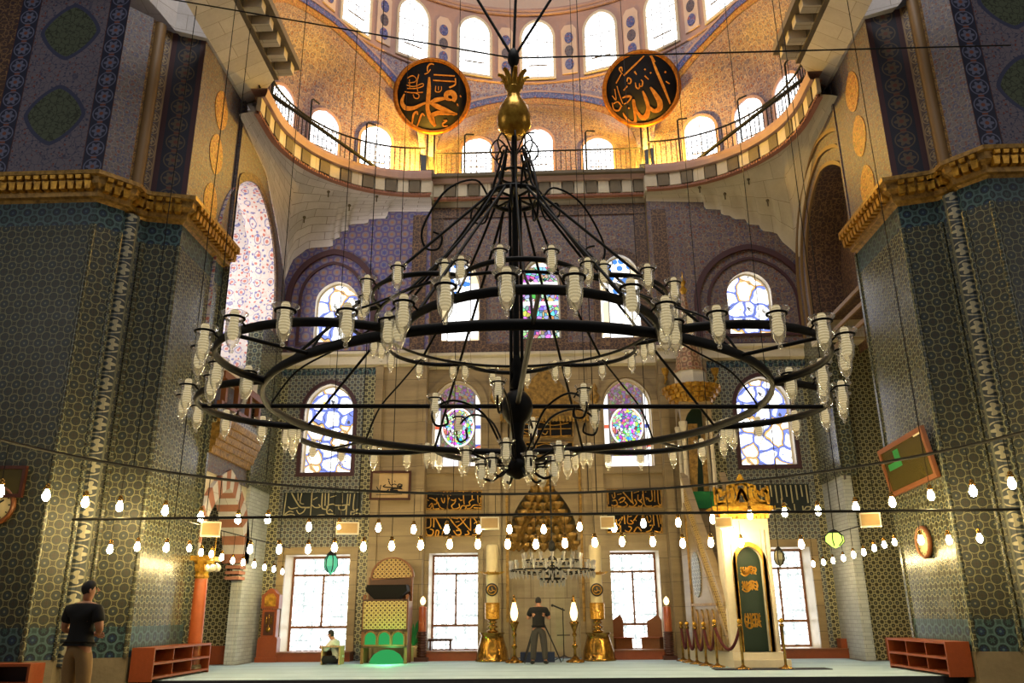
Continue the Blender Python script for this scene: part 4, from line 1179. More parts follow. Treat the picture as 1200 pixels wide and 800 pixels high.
# floodlights behind the railing, lighting the walls below the two roundels
for ph, nm in ((-30.5, 'left'), (30.5, 'right')):
    p = cyl(ph, ZG, RC-0.42); p.z = ZG-0.02
    t = thing('floodlight', p, 'small black floodlight on the gallery under the %s roundel' % nm, 'lamp')
    m = MB(); m.box((0, 0, 0.10), (0.30, 0.16, 0.18)); m.box((0, 0, 0.01), (0.2, 0.12, 0.02)); m.build('housing', M['black'], t)
    m = MB(); m.box((0, 0.02, 0.195), (0.24, 0.12, 0.01)); m.build('lens', M['lampglass'], t)
    ld = bpy.data.lights.new('floodlight_beam', 'POINT'); ld.energy = 1400; ld.color = (1.0, 0.55, 0.06); ld.shadow_soft_size = 0.12
    lo = bpy.data.objects.new('floodlight_beam', ld); COL.objects.link(lo); lo.parent = t; lo.location = (0, 0, 0.30)
    lo.rotation_euler = (math.radians(180), 0, 0)
# ---- roundels
def onpx(px, py, r):
    d = ray(px, py); a = d.x**2+d.y**2; b = -2*d.y*YC; c = YC*YC-r*r
    return CAM+d*((-b+math.sqrt(b*b-4*a*c))/(2*a)*KS)
def roundel(ph, strokes, label):
    c = onpx(*ph, RC-0.5); inw = (CAM-c); inw.z = 0; inw.normalize()
    nrm = (inw+V(0, 0, -0.30)).normalized(); xd = V(0, 0, 1).cross(nrm).normalized(); yd = nrm.cross(xd)
    t = thing('calligraphy_roundel', c-yd*1.23, label, 'roundel')
    Mx = frame(c, xd, yd) @ Matrix.Scale(0.88, 4)
    m = MB(); m.lathe([(0, 0.0), (1.26, 0.0), (1.26, 0.04), (0, 0.04)], 48, M=Mx); m.build('board', M['board'], t, world=True)
    m = MB(); m.lathe([(1.24, -0.03), (1.38, -0.03), (1.40, 0.05), (1.33, 0.11), (1.24, 0.06)], 48, M=Mx, cap=False); m.build('rim', M['ring_gilt'], t, world=True)
    m = MB()
    for w, pts in strokes: stroke(m, pts, w, Mx, 0.025, 0.04)
    m.build('lettering', M['letters'], t, world=True)
    m = MB()
    for dx in (-0.12, 0.12): m.tube([Mx @ V(dx, -1.3, -0.02), V((Mx @ V(dx, -1.3, 0)).x, (Mx @ V(dx, -1.3, 0)).y, ZG)], 0.03, 6)
    m.build('bracket', M['iron'], t, world=True)
def U(cx, cy, s, lst): return [(w, [((x-cx)/s, (cy-y)/s) for x, y in pts]) for w, pts in lst]
muh = U(392, 404, 244, [
    ([0.14, 0.20, 0.16, 0.05], [(575, 440), (590, 400), (560, 365), (515, 380), (520, 420), (560, 430)]),
    ([0.05, 0.13, 0.16, 0.05], [(520, 415), (470, 425), (420, 440), (368, 468)]),
    ([0.05, 0.16, 0.19, 0.12, 0.03], [(370, 465), (430, 490), (510, 525), (580, 550), (618, 552)]),
    ([0.03, 0.10, 0.15, 0.16], [(618, 552), (540, 552), (450, 550), (395, 575)]),
    ([0.06, 0.14, 0.15, 0.14, 0.17, 0.10], [(362, 240), (362, 330), (358, 430), (355, 520), (385, 610), (425, 668)]),
    ([0.16, 0.10, 0.05], [(390, 575), (408, 620), (425, 668)]),
    ([0.04, 0.12, 0.17, 0.13, 0.08, 0.05], [(150, 400), (130, 470), (160, 520), (230, 520), (300, 485), (352, 460)]),
    ([0.04, 0.04], [(400, 215), (585, 215)]), ([0.04, 0.04], [(395, 265), (590, 265)]), ([0.04, 0.06], [(590, 235), (590, 290), (540, 320)]),
    ([0.03, 0.03], [(420, 315), (420, 360), (450, 365), (470, 345), (470, 315)]), ([0.03], [(445, 315), (445, 350)]),
    ([0.03, 0.05, 0.03], [(345, 190), (345, 150), (370, 120), (400, 125)]), ([0.03], [(320, 215), (350, 200), (370, 170)]),
    ([0.04, 0.07, 0.03], [(270, 575), (262, 550), (235, 575), (225, 640), (220, 690)]), ([0.04, 0.07, 0.03], [(330, 585), (310, 565), (295, 595), (280, 640), (265, 690)]),
    ([0.03, 0.06, 0.03], [(495, 615), (525, 615), (490, 645), (500, 665), (535, 660)]),
    ([0.025], [(170, 260), (215, 235), (250, 260), (235, 290), (180, 300)]), ([0.03], [(165, 320), (230, 330), (300, 300), (310, 320), (250, 345), (170, 350)]),
    ([0.03], [(150, 380), (220, 385), (310, 375)]), ([0.03], [(225, 400), (240, 430), (270, 430), (275, 400), (245, 385)]), ([0.03], [(270, 220), (255, 300), (265, 370)]), ([0.025], [(190, 270), (195, 350)]),
    ([0.04], [(612, 460), (620, 480)]), ([0.04], [(635, 385), (645, 400)])])
alh = U(393, 405, 244, [
    ([0.03, 0.09, 0.09, 0.05], [(492, 130), (530, 260), (580, 410), (630, 570)]), ([0.09, 0.04], [(490, 130), (525, 190)]),
    ([0.05, 0.13, 0.19, 0.19, 0.12, 0.10], [(470, 405), (500, 455), (540, 540), (535, 600), (490, 615), (450, 580)]),
    ([0.05, 0.12, 0.13, 0.20, 0.15, 0.09], [(403, 430), (425, 500), (440, 580), (420, 650), (380, 660), (345, 610)]),
    ([0.10, 0.08, 0.08, 0.05], [(345, 615), (328, 560), (320, 500), (312, 520)]),
    ([0.05, 0.09, 0.12, 0.08, 0.03], [(312, 515), (322, 620), (320, 690), (285, 695), (240, 640), (222, 600)]),
    ([0.03, 0.06, 0.05], [(435, 125), (350, 195), (250, 275)]), ([0.03, 0.05, 0.03], [(240, 260), (215, 215), (235, 200), (240, 235)]), ([0.03, 0.04], [(235, 250), (180, 335)]),
    ([0.03, 0.05, 0.03], [(345, 350), (352, 395), (375, 400), (380, 360)]), ([0.04, 0.05, 0.03], [(378, 385), (400, 385), (408, 350), (395, 330)]),
    ([0.06, 0.03], [(345, 250), (360, 280)]), ([0.05, 0.05], [(430, 240), (440, 248)]), ([0.04, 0.03], [(430, 300), (460, 335)]), ([0.05], [(478, 275), (485, 285)]), ([0.06], [(600, 285), (612, 292)]),
    ([0.04, 0.05, 0.03], [(275, 330), (285, 300), (310, 320), (300, 350), (280, 345)]), ([0.03, 0.05], [(240, 405), (275, 370)]), ([0.03], [(605, 370), (635, 395)]),
    ([0.03, 0.08, 0.05, 0.03], [(225, 470), (260, 460), (300, 470), (270, 510), (235, 525)]), ([0.03], [(185, 360), (200, 430), (225, 520)]), ([0.03], [(140, 440), (170, 480), (165, 385)]),
    ([0.03, 0.06, 0.04], [(135, 500), (145, 560), (185, 575), (210, 540)]), ([0.03, 0.05], [(145, 510), (185, 500), (215, 545)]), ([0.05], [(270, 560), (280, 570)])])
roundel((506.5, 113), muh, 'black and gold calligraphy roundel above the left floodlight')
roundel((751.6, 104), alh, 'black and gold calligraphy roundel above the right floodlight')
# ---------------------------------------------------------------- the great iron chandelier
YCH = 10.1
cc0 = onY(606, 476, YCH); XCH, ZCH = cc0.x, cc0.z
def ctop(py): return onY(606, py, YCH).z
ZUP = ZCH+1.07
CH = thing('iron_chandelier', (XCH, YCH, ctop(570)), 'huge black iron ring chandelier with glass oil lamps and a gold orb', 'chandelier')
CO = ROOT[CH.name]
def cp(r, deg, z): a = math.radians(deg); return V(XCH+r*math.cos(a), YCH+r*math.sin(a), z)
R1, T1, R2, T2 = 3.10, 3.95, 1.82, 2.16
def lobe_pts(R, T, k, z, n=18):
    """bulging arc between two junctions of the ring"""
    mid = -85.5+45*k; h = R*math.sin(math.radians(22.5)); cm = R*math.cos(math.radians(22.5)); sag = T-cm
    rad = (h*h+sag*sag)/(2*sag); c = cm+sag-rad
    a1 = math.atan2(h, cm-c) if sag < h else math.atan2(h, cm-c)
    out = []
    for i in range(n+1):
        a = -a1+2*a1*i/n; u, w = c+rad*math.cos(a), rad*math.sin(a); m_ = math.radians(mid)
        out.append(V(XCH+u*math.cos(m_)-w*math.sin(m_), YCH+u*math.sin(m_)+w*math.cos(m_), z))
    return out
FLATB = (1.35, 0.75)
m = MB(); m.tube([cp(R1, i*5, ZCH) for i in range(72)], 0.042, 8, closed=True, flat=FLATB); m.build('main_ring', M['iron'], CH, world=True)
m = MB(); m.tube([cp(R2, i*7.5, ZUP) for i in range(48)], 0.022, 6, closed=True); m.build('upper_ring', M['iron'], CH, world=True)
lamps = []
for k in range(8):
    P = lobe_pts(R1, T1, k, ZCH)
    m = MB(); m.tube(P, 0.034, 8, flat=FLATB)
    tip = P[9]; rm = cp(R1, -85.5+45*k, ZCH); m.tube([rm, tip], 0.022, 6); m.build('ring_lobe', M['iron'], CH, world=True)
    for i in (0.7, 2.9, 5.3, 7.8, 10.2, 12.7, 15.1, 17.3):
        a, b = P[int(i)], P[int(i)+1]; p = a.lerp(b, i-int(i)); t = (b-a).normalized(); o = V(t.y, -t.x, 0)
        lamps.append((p+o*0.15+V(0, 0, -0.03), math.atan2(o.y, o.x), 1.12))
    P = lobe_pts(R2, T2, k, ZUP)
    m = MB(); m.tube(P, 0.024, 6, flat=FLATB); m.build('upper_lobe', M['iron'], CH, world=True)
    for i in (2.0, 6.6, 11.4, 16.0):
        a, b = P[int(i)], P[int(i)+1]; p = a.lerp(b, i-int(i)); t = (b-a).normalized(); o = V(t.y, -t.x, 0)
        lamps.append((p+o*0.11+V(0, 0, -0.02), math.atan2(o.y, o.x), 0.98))
# cross bars
m = MB()
for a in (4.5, 94.5): m.tube([cp(T1 if a < 10 else R1, a, ZCH), cp(T1 if a < 10 else R1, a+180, ZCH)], 0.030, 8)
m.build('cross_bar', M['iron'], CH, world=True)
zcol, zorb0, zorb1 = ctop(232), ctop(160), ctop(88)
m = MB()
for dx in (-0.07, 0.07): m.tube([V(XCH+dx, YCH, ZCH-0.1), V(XCH+dx, YCH, zcol)], 0.022, 8)
m.tube([V(XCH, YCH, ctop(560)), V(XCH, YCH, zorb0)], 0.04, 8)
m.build('central_pole', M['iron'], CH, world=True)
m = MB(); m.ball((XCH, YCH, ZCH-0.02), (0.20, 0.20, 0.24), 16, 12); m.lathe([(0.05, 0.2), (0.1, 0.25), (0.05, 0.4), (0.09, 0.5), (0.03, 0.7)], 12, (XCH, YCH, ZCH)); m.lathe([(0.06, -0.7), (0.13, -0.55), (0.06, -0.4), (0.1, -0.22)], 12, (XCH, YCH, ZCH))
m.build('hub', M['iron'], CH, world=True)
m = MB(); m.tube([cp(0.36, i*15, zcol) for i in range(24)], 0.035, 8, closed=True); m.tube([cp(0.22, i*15, zcol+0.35) for i in range(24)], 0.022, 6, closed=True)
for k in range(4): m.tube([cp(0.36, 45*k, zcol), cp(0.36, 45*k+180, zcol)], 0.02, 6)
m.build('collar', M['iron'], CH, world=True)
for k in range(8):
    a = -108+45*k
    m = MB(); m.tube([cp(0.36, a, zcol), cp(R1, a, ZCH)], 0.020, 6); m.build('strut', M['iron'], CH, world=True)
    a = -85.5+45*k
    m = MB(); m.tube(spline([cp(0.15, a, zcol+0.75), cp(0.28, a, zcol+0.25), cp(0.38, a, zcol), cp(1.0, a, zcol-0.95), cp(R2, a, ZUP)], 5), 0.018, 6); m.build('curved_strut', M['iron'], CH, world=True)
    if k % 2 == 0:
        m = MB()
        m.tube(spline([cp(0.36, a+10, zcol-0.05), cp(0.55, a+10, zcol+0.22), cp(0.95, a+10, zcol+0.02), cp(1.25, a+10, zcol-0.55), cp(1.22, a+10, zcol-0.85), cp(1.05, a+10, zcol-0.86), cp(1.0, a+10, zcol-0.68), cp(1.12, a+10, zcol-0.62)], 6), 0.016, 6)
        m.tube(spline([cp(0.32, a-8, zcol), cp(0.42, a-8, zcol-0.35), cp(0.6, a-8, zcol-0.3), cp(0.58, a-8, zcol-0.12), cp(0.48, a-8, zcol-0.16)], 5), 0.014, 6)
        m.build('scroll', M['iron'], CH, world=True)
    m = MB()
    m.tube(spline([cp(0.06, a, zorb0-0.25), cp(0.22, a, zorb0-0.05), cp(0.34, a, zorb0-0.22), cp(0.26, a, zorb0-0.38), cp(0.16, a, zorb0-0.3)], 5), 0.012, 6)
    m.build('curl', M['iron'], CH, world=True)
    m = MB(); m.tube(spline([cp(R1, a, ZCH), cp(R1-0.3, a, ZCH+0.45), cp(R2+0.5, a, ZCH+0.75), cp(R2+0.05, a, ZUP-0.04)], 5), 0.014, 6); m.build('tier_brace', M['iron'], CH, world=True)
# lower cluster: six arms with scrolls, six lamps above, twelve below
for k in range(6):
    a = 20+60*k
    m = MB()
    m.tube(spline([cp(0.05, a, ZCH-0.75), cp(0.22, a, ZCH-0.5), cp(0.45, a, ZCH-0.12), cp(0.82, a, ZCH+0.02), cp(1.08, a, ZCH-0.12), cp(1.05, a, ZCH-0.30), cp(0.90, a, ZCH-0.28), cp(0.92, a, ZCH-0.16)], 6), 0.015, 6)
    m.tube(spline([cp(0.08, a+30, ZCH-0.72), cp(0.32, a+30, ZCH-0.92), cp(0.5, a+30, ZCH-0.82), cp(0.42, a+30, ZCH-0.68), cp(0.32, a+30, ZCH-0.75)], 6), 0.017, 6)
    m.tube(spline([cp(0.06, a, ZCH-0.70), cp(0.3, a, ZCH-0.72), cp(0.62, a, ZCH-0.62), cp(0.66, a, ZCH-0.66)], 5), 0.015, 6)
    m.build('scroll_arm', M['iron'], CH, world=True)
    lamps.append((cp(1.06, a, ZCH-0.05), math.radians(a), 1.0))
    lamps.append((cp(0.66, a, ZCH-0.68), math.radians(a), 1.0)); lamps.append((cp(0.46, a+30, ZCH-0.80), math.radians(a+30), 1.0))
m = MB(); m.lathe([(0.03, 0.0), (0.14, 0.06), (0.20, 0.16), (0.10, 0.24), (0.05, 0.3)], 14, (XCH, YCH, ZCH-0.92)); m.build('bottom_cup', M['iron'], CH, world=True)
# gold orb with a crown of leaves
m = MB(); hz = zorb1-zorb0
m.lathe([(0.03, 0.0), (0.14, 0.01*hz), (0.235, 0.16*hz), (0.25, 0.28*hz), (0.21, 0.45*hz), (0.12, 0.60*hz), (0.085, 0.70*hz), (0.12, 0.76*hz), (0.09, 0.8*hz)], 24, (XCH, YCH, zorb0)); m.build('orb', M['gold_bright'], CH, world=True)
m = MB()
for k in range(8):
    a = 45*k+10
    m.tube(spline([cp(0.08, a, zorb0+0.78*hz), cp(0.11, a, zorb0+0.88*hz), cp(0.17, a, zorb0+0.97*hz), cp(0.23, a, zorb0+0.99*hz)], 4), [0.05*(1-0.04*i) for i in range(13)], 6, flat=(1, 0.4))
m.build('leaf_crown', M['gold_bright'], CH, world=True)
zj = ctop(68)
m = MB(); m.tube([V(XCH, YCH, zorb1-0.1), V(XCH, YCH, zj)], 0.035, 6); m.ball((XCH, YCH, zj), (0.09, 0.09, 0.17), 8, 6)
m.build('shackle', M['iron'], CH, world=True)
for (px, py, k) in ((560, 0, 5.0), (605, -20, 5.0), (645, 0, 5.0), (480, 20, 4.5), (757, 36, 4.5)):
    e = onY(px, py, YCH); j = V(XCH, YCH, zj); m = MB(); d = e-j
    if px in (480, 757): d.y += 0.55
    m.tube([j, j+d*k], 0.022 if px in (560, 645, 605) else 0.014, 6); m.build('suspension_chain', M['iron'], CH, world=True)
# lamps: a holder ring, the glass cup and the cream tube inside it
hb = MB(); hb.tube([V(0.078*math.cos(i*PI/8), 0.078*math.sin(i*PI/8), 0.075) for i in range(16)], 0.011, 6, closed=True); hb.tube([V(-0.15, 0, 0.0), V(-0.11, 0, 0.05), V(-0.078, 0, 0.075)], 0.010, 5)
cupm = MB(); cupm.lathe([(0.098, 0.122), (0.110, 0.118), (0.108, 0.108), (0.074, 0.082), (0.062, 0.04), (0.062, -0.06), (0.052, -0.12), (0.03, -0.165), (0.012, -0.18), (0.02, -0.20), (0.016, -0.215), (0.0, -0.22)], 14, cap=False)
inn = MB(); inn.lathe([(0.028, 0.145), (0.036, 0.125), (0.034, 0.04), (0.044, -0.02), (0.042, -0.07), (0.022, -0.105), (0.0, -0.11)], 12); inn.lathe([(0.0, 0.145), (0.028, 0.145)], 10)
proto = None
lamps.sort(key=lambda L: (L[0]-CAM).length)
for i, (p, a, s) in enumerate(lamps):
    if i >= 100: break
    if proto is None:
        proto = hb.build('lamp_holder', M['iron'], CH); c1 = cupm.build('glass_cup', M['cup'], proto); c2 = inn.build('candle_tube', M['inner'], proto); o = proto
    else: o = copy_tree(proto, CH)
    o.location = p-CO; o.rotation_euler = (0, 0, a); o.scale = (s, s, s)
hm, cm_, im = MB(), MB(), MB()
for (p, a, s) in lamps[100:]:
    Mx = Matrix.Translation(p) @ Matrix.Rotation(a, 4, 'Z') @ Matrix.Scale(s, 4)
    for src, dst in ((hb, hm), (cupm, cm_), (inn, im)):
        dst.add(src.v, src.f, smooth=True, M=Mx)
if lamps[100:]:
    oo = cm_.build('glass_cups', M['cup'], CH, world=True); oo['kind'] = 'stuff'; hm.build('cup_holders', M['iron'], oo, world=True); im.build('candle_tubes', M['inner'], oo, world=True)

# ---------------------------------------------------------------- strings of bulbs on the iron hoop and bar
def proj(P):
    d = P-CAM; k = d.dot(FW); return 600+FPX*d.dot(RT)/k, 400-FPX*d.dot(UP)/k
HRX, HRY, HRR = -0.36, 10.75, 7.95
hz_ = sum(onY(px, py, HRY+math.sqrt(max(0.0, HRR**2-(x-HRX)**2))).z for px, py, x in ((480, 578, -2.9), (620, 580, -0.3), (760, 573, 2.25), (900, 560, 4.4)))/4
t = thing('lamp_hoop', (HRX, HRY, hz_), 'wide thin iron hoop hung above the hall carrying bulbs', 'hoop')
m = MB(); m.tube([V(HRX+HRR*math.cos(math.radians(a)), HRY+HRR*math.sin(math.radians(a)), hz_) for a in range(-8, 190, 3)], 0.028, 6); m.build('hoop', M['iron'], t, world=True)
BY = 14.25; bz = onY(600, 603, BY).z
t2 = thing('lamp_bar', (0, BY, bz), 'straight thin iron bar crossing the hall below the hoop', 'bar')
m = MB(); m.tube([V(onY(85, 607, BY).x, BY, bz+0.02), V(onY(1195, 597, BY).x, BY, bz-0.02)], 0.024, 6); m.build('bar', M['iron'], t2, world=True)
bm = MB(); bm.lathe([(0.0, -0.125), (0.03, -0.115), (0.052, -0.075), (0.055, -0.045), (0.042, 0.0), (0.026, 0.035), (0.024, 0.05)], 12)
sm_ = MB(); sm_.lathe([(0.028, 0.045), (0.034, 0.06), (0.034, 0.12), (0.012, 0.14)], 10); sm_.lathe([(0.05, 0.06), (0.05, 0.075), (0.03, 0.09)], 12, cap=False)
cdm = MB(); cdm.tube([V(0, 0, 0.13), V(0, 0, 1.13)], 0.006, 5)
BP = [None]
def bulb(p, cord, label, group, s=1.0):
    if BP[0] is None:
        o = thing('hanging_bulb', p, label, 'bulb', group); bm.build('glass_bulb', M['bulb'], o); sm_.build('socket', M['brass'], o); cdm.build('cord', M['iron'], o); BP[0] = o
    else:
        o = copy_tree(BP[0]); o['label'] = label; o['group'] = group
    o.location = p
    for ch in o.children:
        if ch.name.startswith('cord'): ch.scale = (1, 1, max(0.02, cord-0.12)/1.0); ch.location = (0, 0, 0.13*(1-max(0.02, cord-0.12)))
        elif s != 1.0: ch.scale = (s, s, s)
    return o
row1 = [(4, 575), (57, 580), (102, 588), (142, 593), (195, 598), (237, 605), (280, 608), (315, 608), (363, 617), (398, 617), (444, 618), (485, 620), (524, 620), (561, 620), (597, 620), (637, 620), (679, 617), (719, 618), (753, 613), (794, 612), (834, 608), (878, 603), (918, 600), (957, 598), (1001, 594), (1043, 588), (1089, 580), (1137, 575), (1182, 566)]
for px, py in row1:
    best = None
    for i in range(0, 1801):
        a = math.radians(i*0.1); P = V(HRX+HRR*math.cos(a), HRY+HRR*math.sin(a), hz_-0.5)
        if P.y < 3: continue
        e = abs(proj(P)[0]-px)
        if best is None or e < best[0]: best = (e, P)
    P = best[1]; z = onY(px, py, P.y).z
    bulb(V(P.x, P.y, z+0.04), hz_-z-0.04, 'warm pear-shaped bulb hanging in the nearer upper row from the iron hoop', 'bulbs on the iron hoop', 1.08)
row2 = [(129, 643), (161, 640), (195, 641), (293, 643), (327, 643), (361, 643), (392, 641), (426, 640), (459, 639), (493, 638), (527, 637), (560, 637), (595, 637), (628, 637), (662, 636), (697, 635), (729, 634), (765, 634), (800, 636), (833, 635), (939, 637), (1079, 632), (1112, 632), (1148, 630)]
for px, py in row2:
    P = onY(px, py, BY); bulb(P+V(0, 0, 0.03), bz-P.z-0.03, 'warm pear-shaped bulb hanging in the lower row from the straight bar', 'bulbs on the straight bar', 0.9)
WIREZ = 0.0
for nm, x, pts in (('left', -6.55, [(222, 640), (236, 645), (248, 647), (260, 651), (273, 655), (285, 657), (298, 660), (310, 663), (321, 665), (331, 668)]), ('right', 6.55, [(953, 659), (965, 657), (976, 655), (988, 652), (1000, 648), (1012, 645), (1024, 640), (1036, 636), (1048, 633)])):
    P = [onX(a, b, x) for a, b in pts]; zz = max(p.z for p in P)+0.42
    WIREZ = zz if nm == 'left' else WIREZ
    w = thing('lamp_wire', (x, P[0].y, zz), 'thin cable running back along the %s side above its row of bulbs' % nm, 'cable')
    m = MB(); m.tube([V(x, P[0].y-0.6, zz), V(x, P[-1].y+0.5, zz)], 0.012, 5); m.build('cable', M['iron'], w, world=True)
    for p in P: bulb(p, zz-p.z, 'small warm bulb in the row running back along the %s side' % nm, 'bulbs along the %s side' % nm, 0.8)
# thin wires that hold the hoop and the bar
for a in (28, 40, 50, 60, 70, 80, 92, 102, 112, 122, 132, 142, 152):
    p = V(HRX+HRR*math.cos(math.radians(a)), HRY+HRR*math.sin(math.radians(a)), hz_)
    m = MB(); m.tube([p, p+V(0, 0, 14.5)], 0.009, 5)
    tag(m.build('hanging_wire', M['iron'], loc=p), 'thin black wire rising from the iron hoop into the dome', 'wire', 'wires holding the hoop')
for px in (205, 420, 700, 985):
    p = onY(px, 603, BY); p.z = bz; m = MB(); m.tube([p, p+V(0, 0, 15.0)], 0.009, 5)
    tag(m.build('hanging_wire', M['iron'], loc=p), 'thin black wire rising from the straight bar into the dome', 'wire', 'wires holding the bar')
# white speaker boxes clipped under the hoop
for px, py, w, h, lab in ((247, 620, 22, 17, 'white box hung on the hoop left of the longcase clock'), (407, 619, 27, 14, 'white box hung on the hoop over the lattice pulpit chair'), (574, 613, 22, 14, 'white box hung on the hoop beside the left inscription boards'),
                     (712, 612, 17, 14, 'white box hung on the hoop beside the right inscription boards'), (848, 612, 20, 11, 'white box hung on the hoop before the pulpit doorway'), (1020, 609, 23, 16, 'white box hung on the hoop near the right pier')):
    best = None
    for i in range(0, 1801):
        a = math.radians(i*0.1); P = V(HRX+HRR*math.cos(a), HRY+HRR*math.sin(a), hz_-0.4); e = abs(proj(P)[0]-px)
        if best is None or e < best[0]: best = (e, P, i*0.1)
    P = best[1]; P = onY(px, py, P.y); k = (P-CAM).dot(FW)/FPX
    t = thing('speaker_box', P-V(0, 0, h*k/2), lab, 'speaker', rz=math.radians(best[2]-90)*0.4)
    m = MB(); m.box((0, 0, h*k/2), (w*k, 0.16, h*k)); m.build('case', M['white_plastic'], t)
    m = MB(); m.box((0, -0.083, h*k/2), (w*k*0.86, 0.01, h*k*0.8)); m.build('grille', M['wood_pale'], t)
    m = MB(); m.tube([V(-w*k*0.3, 0, h*k), V(-w*k*0.3, 0, hz_-P.z+h*k/2)], 0.008, 5); m.tube([V(w*k*0.3, 0, h*k), V(w*k*0.3, 0, hz_-P.z+h*k/2)], 0.008, 5); m.build('hanger', M['iron'], t)
# ---------------------------------------------------------------- furniture of the qibla wall
def shelf(loc, L, d, h, rz, label, cols=3):
    """open shoe rack, local x along its length, front towards -y"""
    t = thing('shoe_rack', loc, label, 'shoe rack', rz=rz)
    for x in (0.02, L-0.02):
        m = MB(); m.bbox((x-0.02, 0, 0), (x+0.02, d, h)); m.build('end_panel', M['wood_red'], t)
    for z in (0.06, h*0.52, h-0.02):
        m = MB(); m.bbox((0.04, 0, z-0.02), (L-0.04, d, z+0.02)); m.build('shelf', M['wood_red'], t)
    m = MB(); m.bbox((0.04, d-0.02, 0), (L-0.04, d, h-0.04)); m.build('back_panel', M['wood_dark'], t)
    for k in range(1, cols):
        m = MB(); m.bbox((L*k/cols-0.012, 0.02, 0.08), (L*k/cols+0.012, d-0.02, h-0.04)); m.build('divider', M['wood_red'], t)
    return t
hsh = onX(168, 760, -7.10).z
shelf((-7.10, 15.62, 0), 2.65, 0.42, hsh, PI/2, 'red-brown open shoe rack against the left pier, on the carpet')
shelf((7.02, 18.25, 0), 2.6, 0.42, hsh, -PI/2, 'red-brown open shoe rack against the right pier, on the carpet')
shelf((-11.6, 13.85, FZ), 3.3, 0.42, 0.62, 0, 'red-brown open shoe rack behind the standing man in the black shirt', 4)
shelf((8.72, 13.85, FZ), 2.6, 0.42, 0.62, 0, 'red-brown open shoe rack at the foot of the right pier front', 3)
# ---- framed pieces on walls
def picture(quad, th, label, mats, letters=None, cat='picture', name='framed_calligraphy', fw=0.06, gl=None):
    """quad: bl, br, tr, tl world points"""
    bl, br, tr, tl = quad; xd = (br-bl); yd0 = (tl-bl); w, h = xd.length, yd0.length
    t = thing(name, bl, label, cat); xd = xd.normalized(); nz = xd.cross(yd0).normalized(); yd = nz.cross(xd)
    Mx = frame(bl, xd, yd)
    outer = rect(0, w, 0, h); inner = rect(fw, w-fw, fw, h-fw)
    m = MB(); m.band(inner, outer, 0, th+0.03, Mx); m.build('frame', mats[0], t, world=True)
    m = MB(); m.bbox((fw*0.5, fw*0.5, 0), (w-fw*0.5, h-fw*0.5, th), Mx) if False else m.prism(rect(fw*0.6, w-fw*0.6, fw*0.6, h-fw*0.6), th, Mx); m.build('panel', mats[1], t, world=True)
    if letters:
        m = MB()
        for wd, pts in letters: stroke(m, [(a*w, b*h) for a, b in pts], [q*h for q in wd] if isinstance(wd, list) else [wd*h], Mx, 0.012, th)
        m.build('lettering', mats[2], t, world=True)
    return t, Mx, w, h
def q4(x0, y0, x1, y1, Y): return (onY(x0, y1, Y), onY(x1, y1, Y), onY(x1, y0, Y), onY(x0, y0, Y))
def PX(x0, y0, x1, y1, sc, lst):   # strokes traced in zoom pixels -> 0..1 board coordinates
    return [(w, [((x-x0)/(x1-x0), (y1-y)/(y1-y0)) for x, y in p]) for w, p in lst]
lt_frame = PX(70, 610, 315, 775, 1, [
    ([0.03, 0.05, 0.03], [(265, 690), (245, 685), (235, 700), (262, 695), (240, 710), (200, 705), (150, 700), (165, 688)]), ([0.03, 0.03], [(180, 665), (195, 690), (215, 685), (230, 690)]),
    ([0.04, 0.07, 0.04], [(265, 712), (220, 708), (195, 720), (240, 722), (180, 728)]), ([0.04, 0.06, 0.03], [(185, 715), (165, 728), (130, 725), (110, 700)]), ([0.03, 0.03], [(135, 690), (130, 725)]),
    ([0.02, 0.02], [(110, 745), (160, 745), (265, 742)]), ([0.03], [(175, 655), (185, 660)]), ([0.03], [(215, 668), (222, 672)])])
picture(q4(433, 552, 481, 586, D-0.03), 0.04, 'gold framed calligraphy panel with black lettering left of the inscription boards', (M['wood_dark'], M['wood_pale'], M['black']), lt_frame)
# carved inscription boards in the marble (two pairs) and in the tile bays (two)
b1 = PX(110, 120, 850, 380, 1, [
    (0.05, [(385, 130), (395, 240), (390, 370)]), (0.05, [(415, 210), (400, 260), (395, 350), (430, 375), (470, 360)]), (0.045, [(600, 130), (605, 220), (615, 300)]), (0.045, [(715, 130), (718, 230)]), (0.045, [(785, 125), (790, 200), (800, 280), (830, 285), (825, 210)]),
    ([0.04, 0.07, 0.03], [(150, 215), (200, 225), (260, 270), (300, 340), (360, 365)]), (0.05, [(250, 215), (250, 290), (215, 300)]), (0.05, [(310, 215), (330, 270), (350, 275), (355, 215)]), ([0.03, 0.06, 0.03], [(120, 350), (170, 355), (195, 300), (180, 290), (150, 330)]),
    (0.05, [(205, 310), (215, 360), (290, 355)]), (0.05, [(440, 240), (480, 250), (500, 230), (490, 280), (450, 320), (480, 360), (550, 340), (545, 290)]), (0.05, [(540, 220), (570, 250), (590, 240)]), (0.06, [(560, 370), (590, 320), (640, 330), (625, 370)]),
    (0.05, [(640, 320), (690, 310), (680, 270), (720, 240), (745, 240)]), (0.05, [(650, 360), (700, 350), (745, 310), (840, 318)]), (0.05, [(740, 345), (840, 350)]), (0.03, [(170, 160), (200, 150), (230, 165)]), (0.04, [(240, 160), (265, 150), (262, 175)]), (0.04, [(330, 180), (340, 140), (370, 160)]), (0.04, [(430, 140), (432, 185)]),
    (0.03, [(480, 165), (550, 150)]), (0.03, [(640, 175), (700, 150)]), (0.03, [(740, 160), (755, 165)]), (0.03, [(120, 240), (150, 250)]), (0.04, [(130, 370), (840, 372)])])
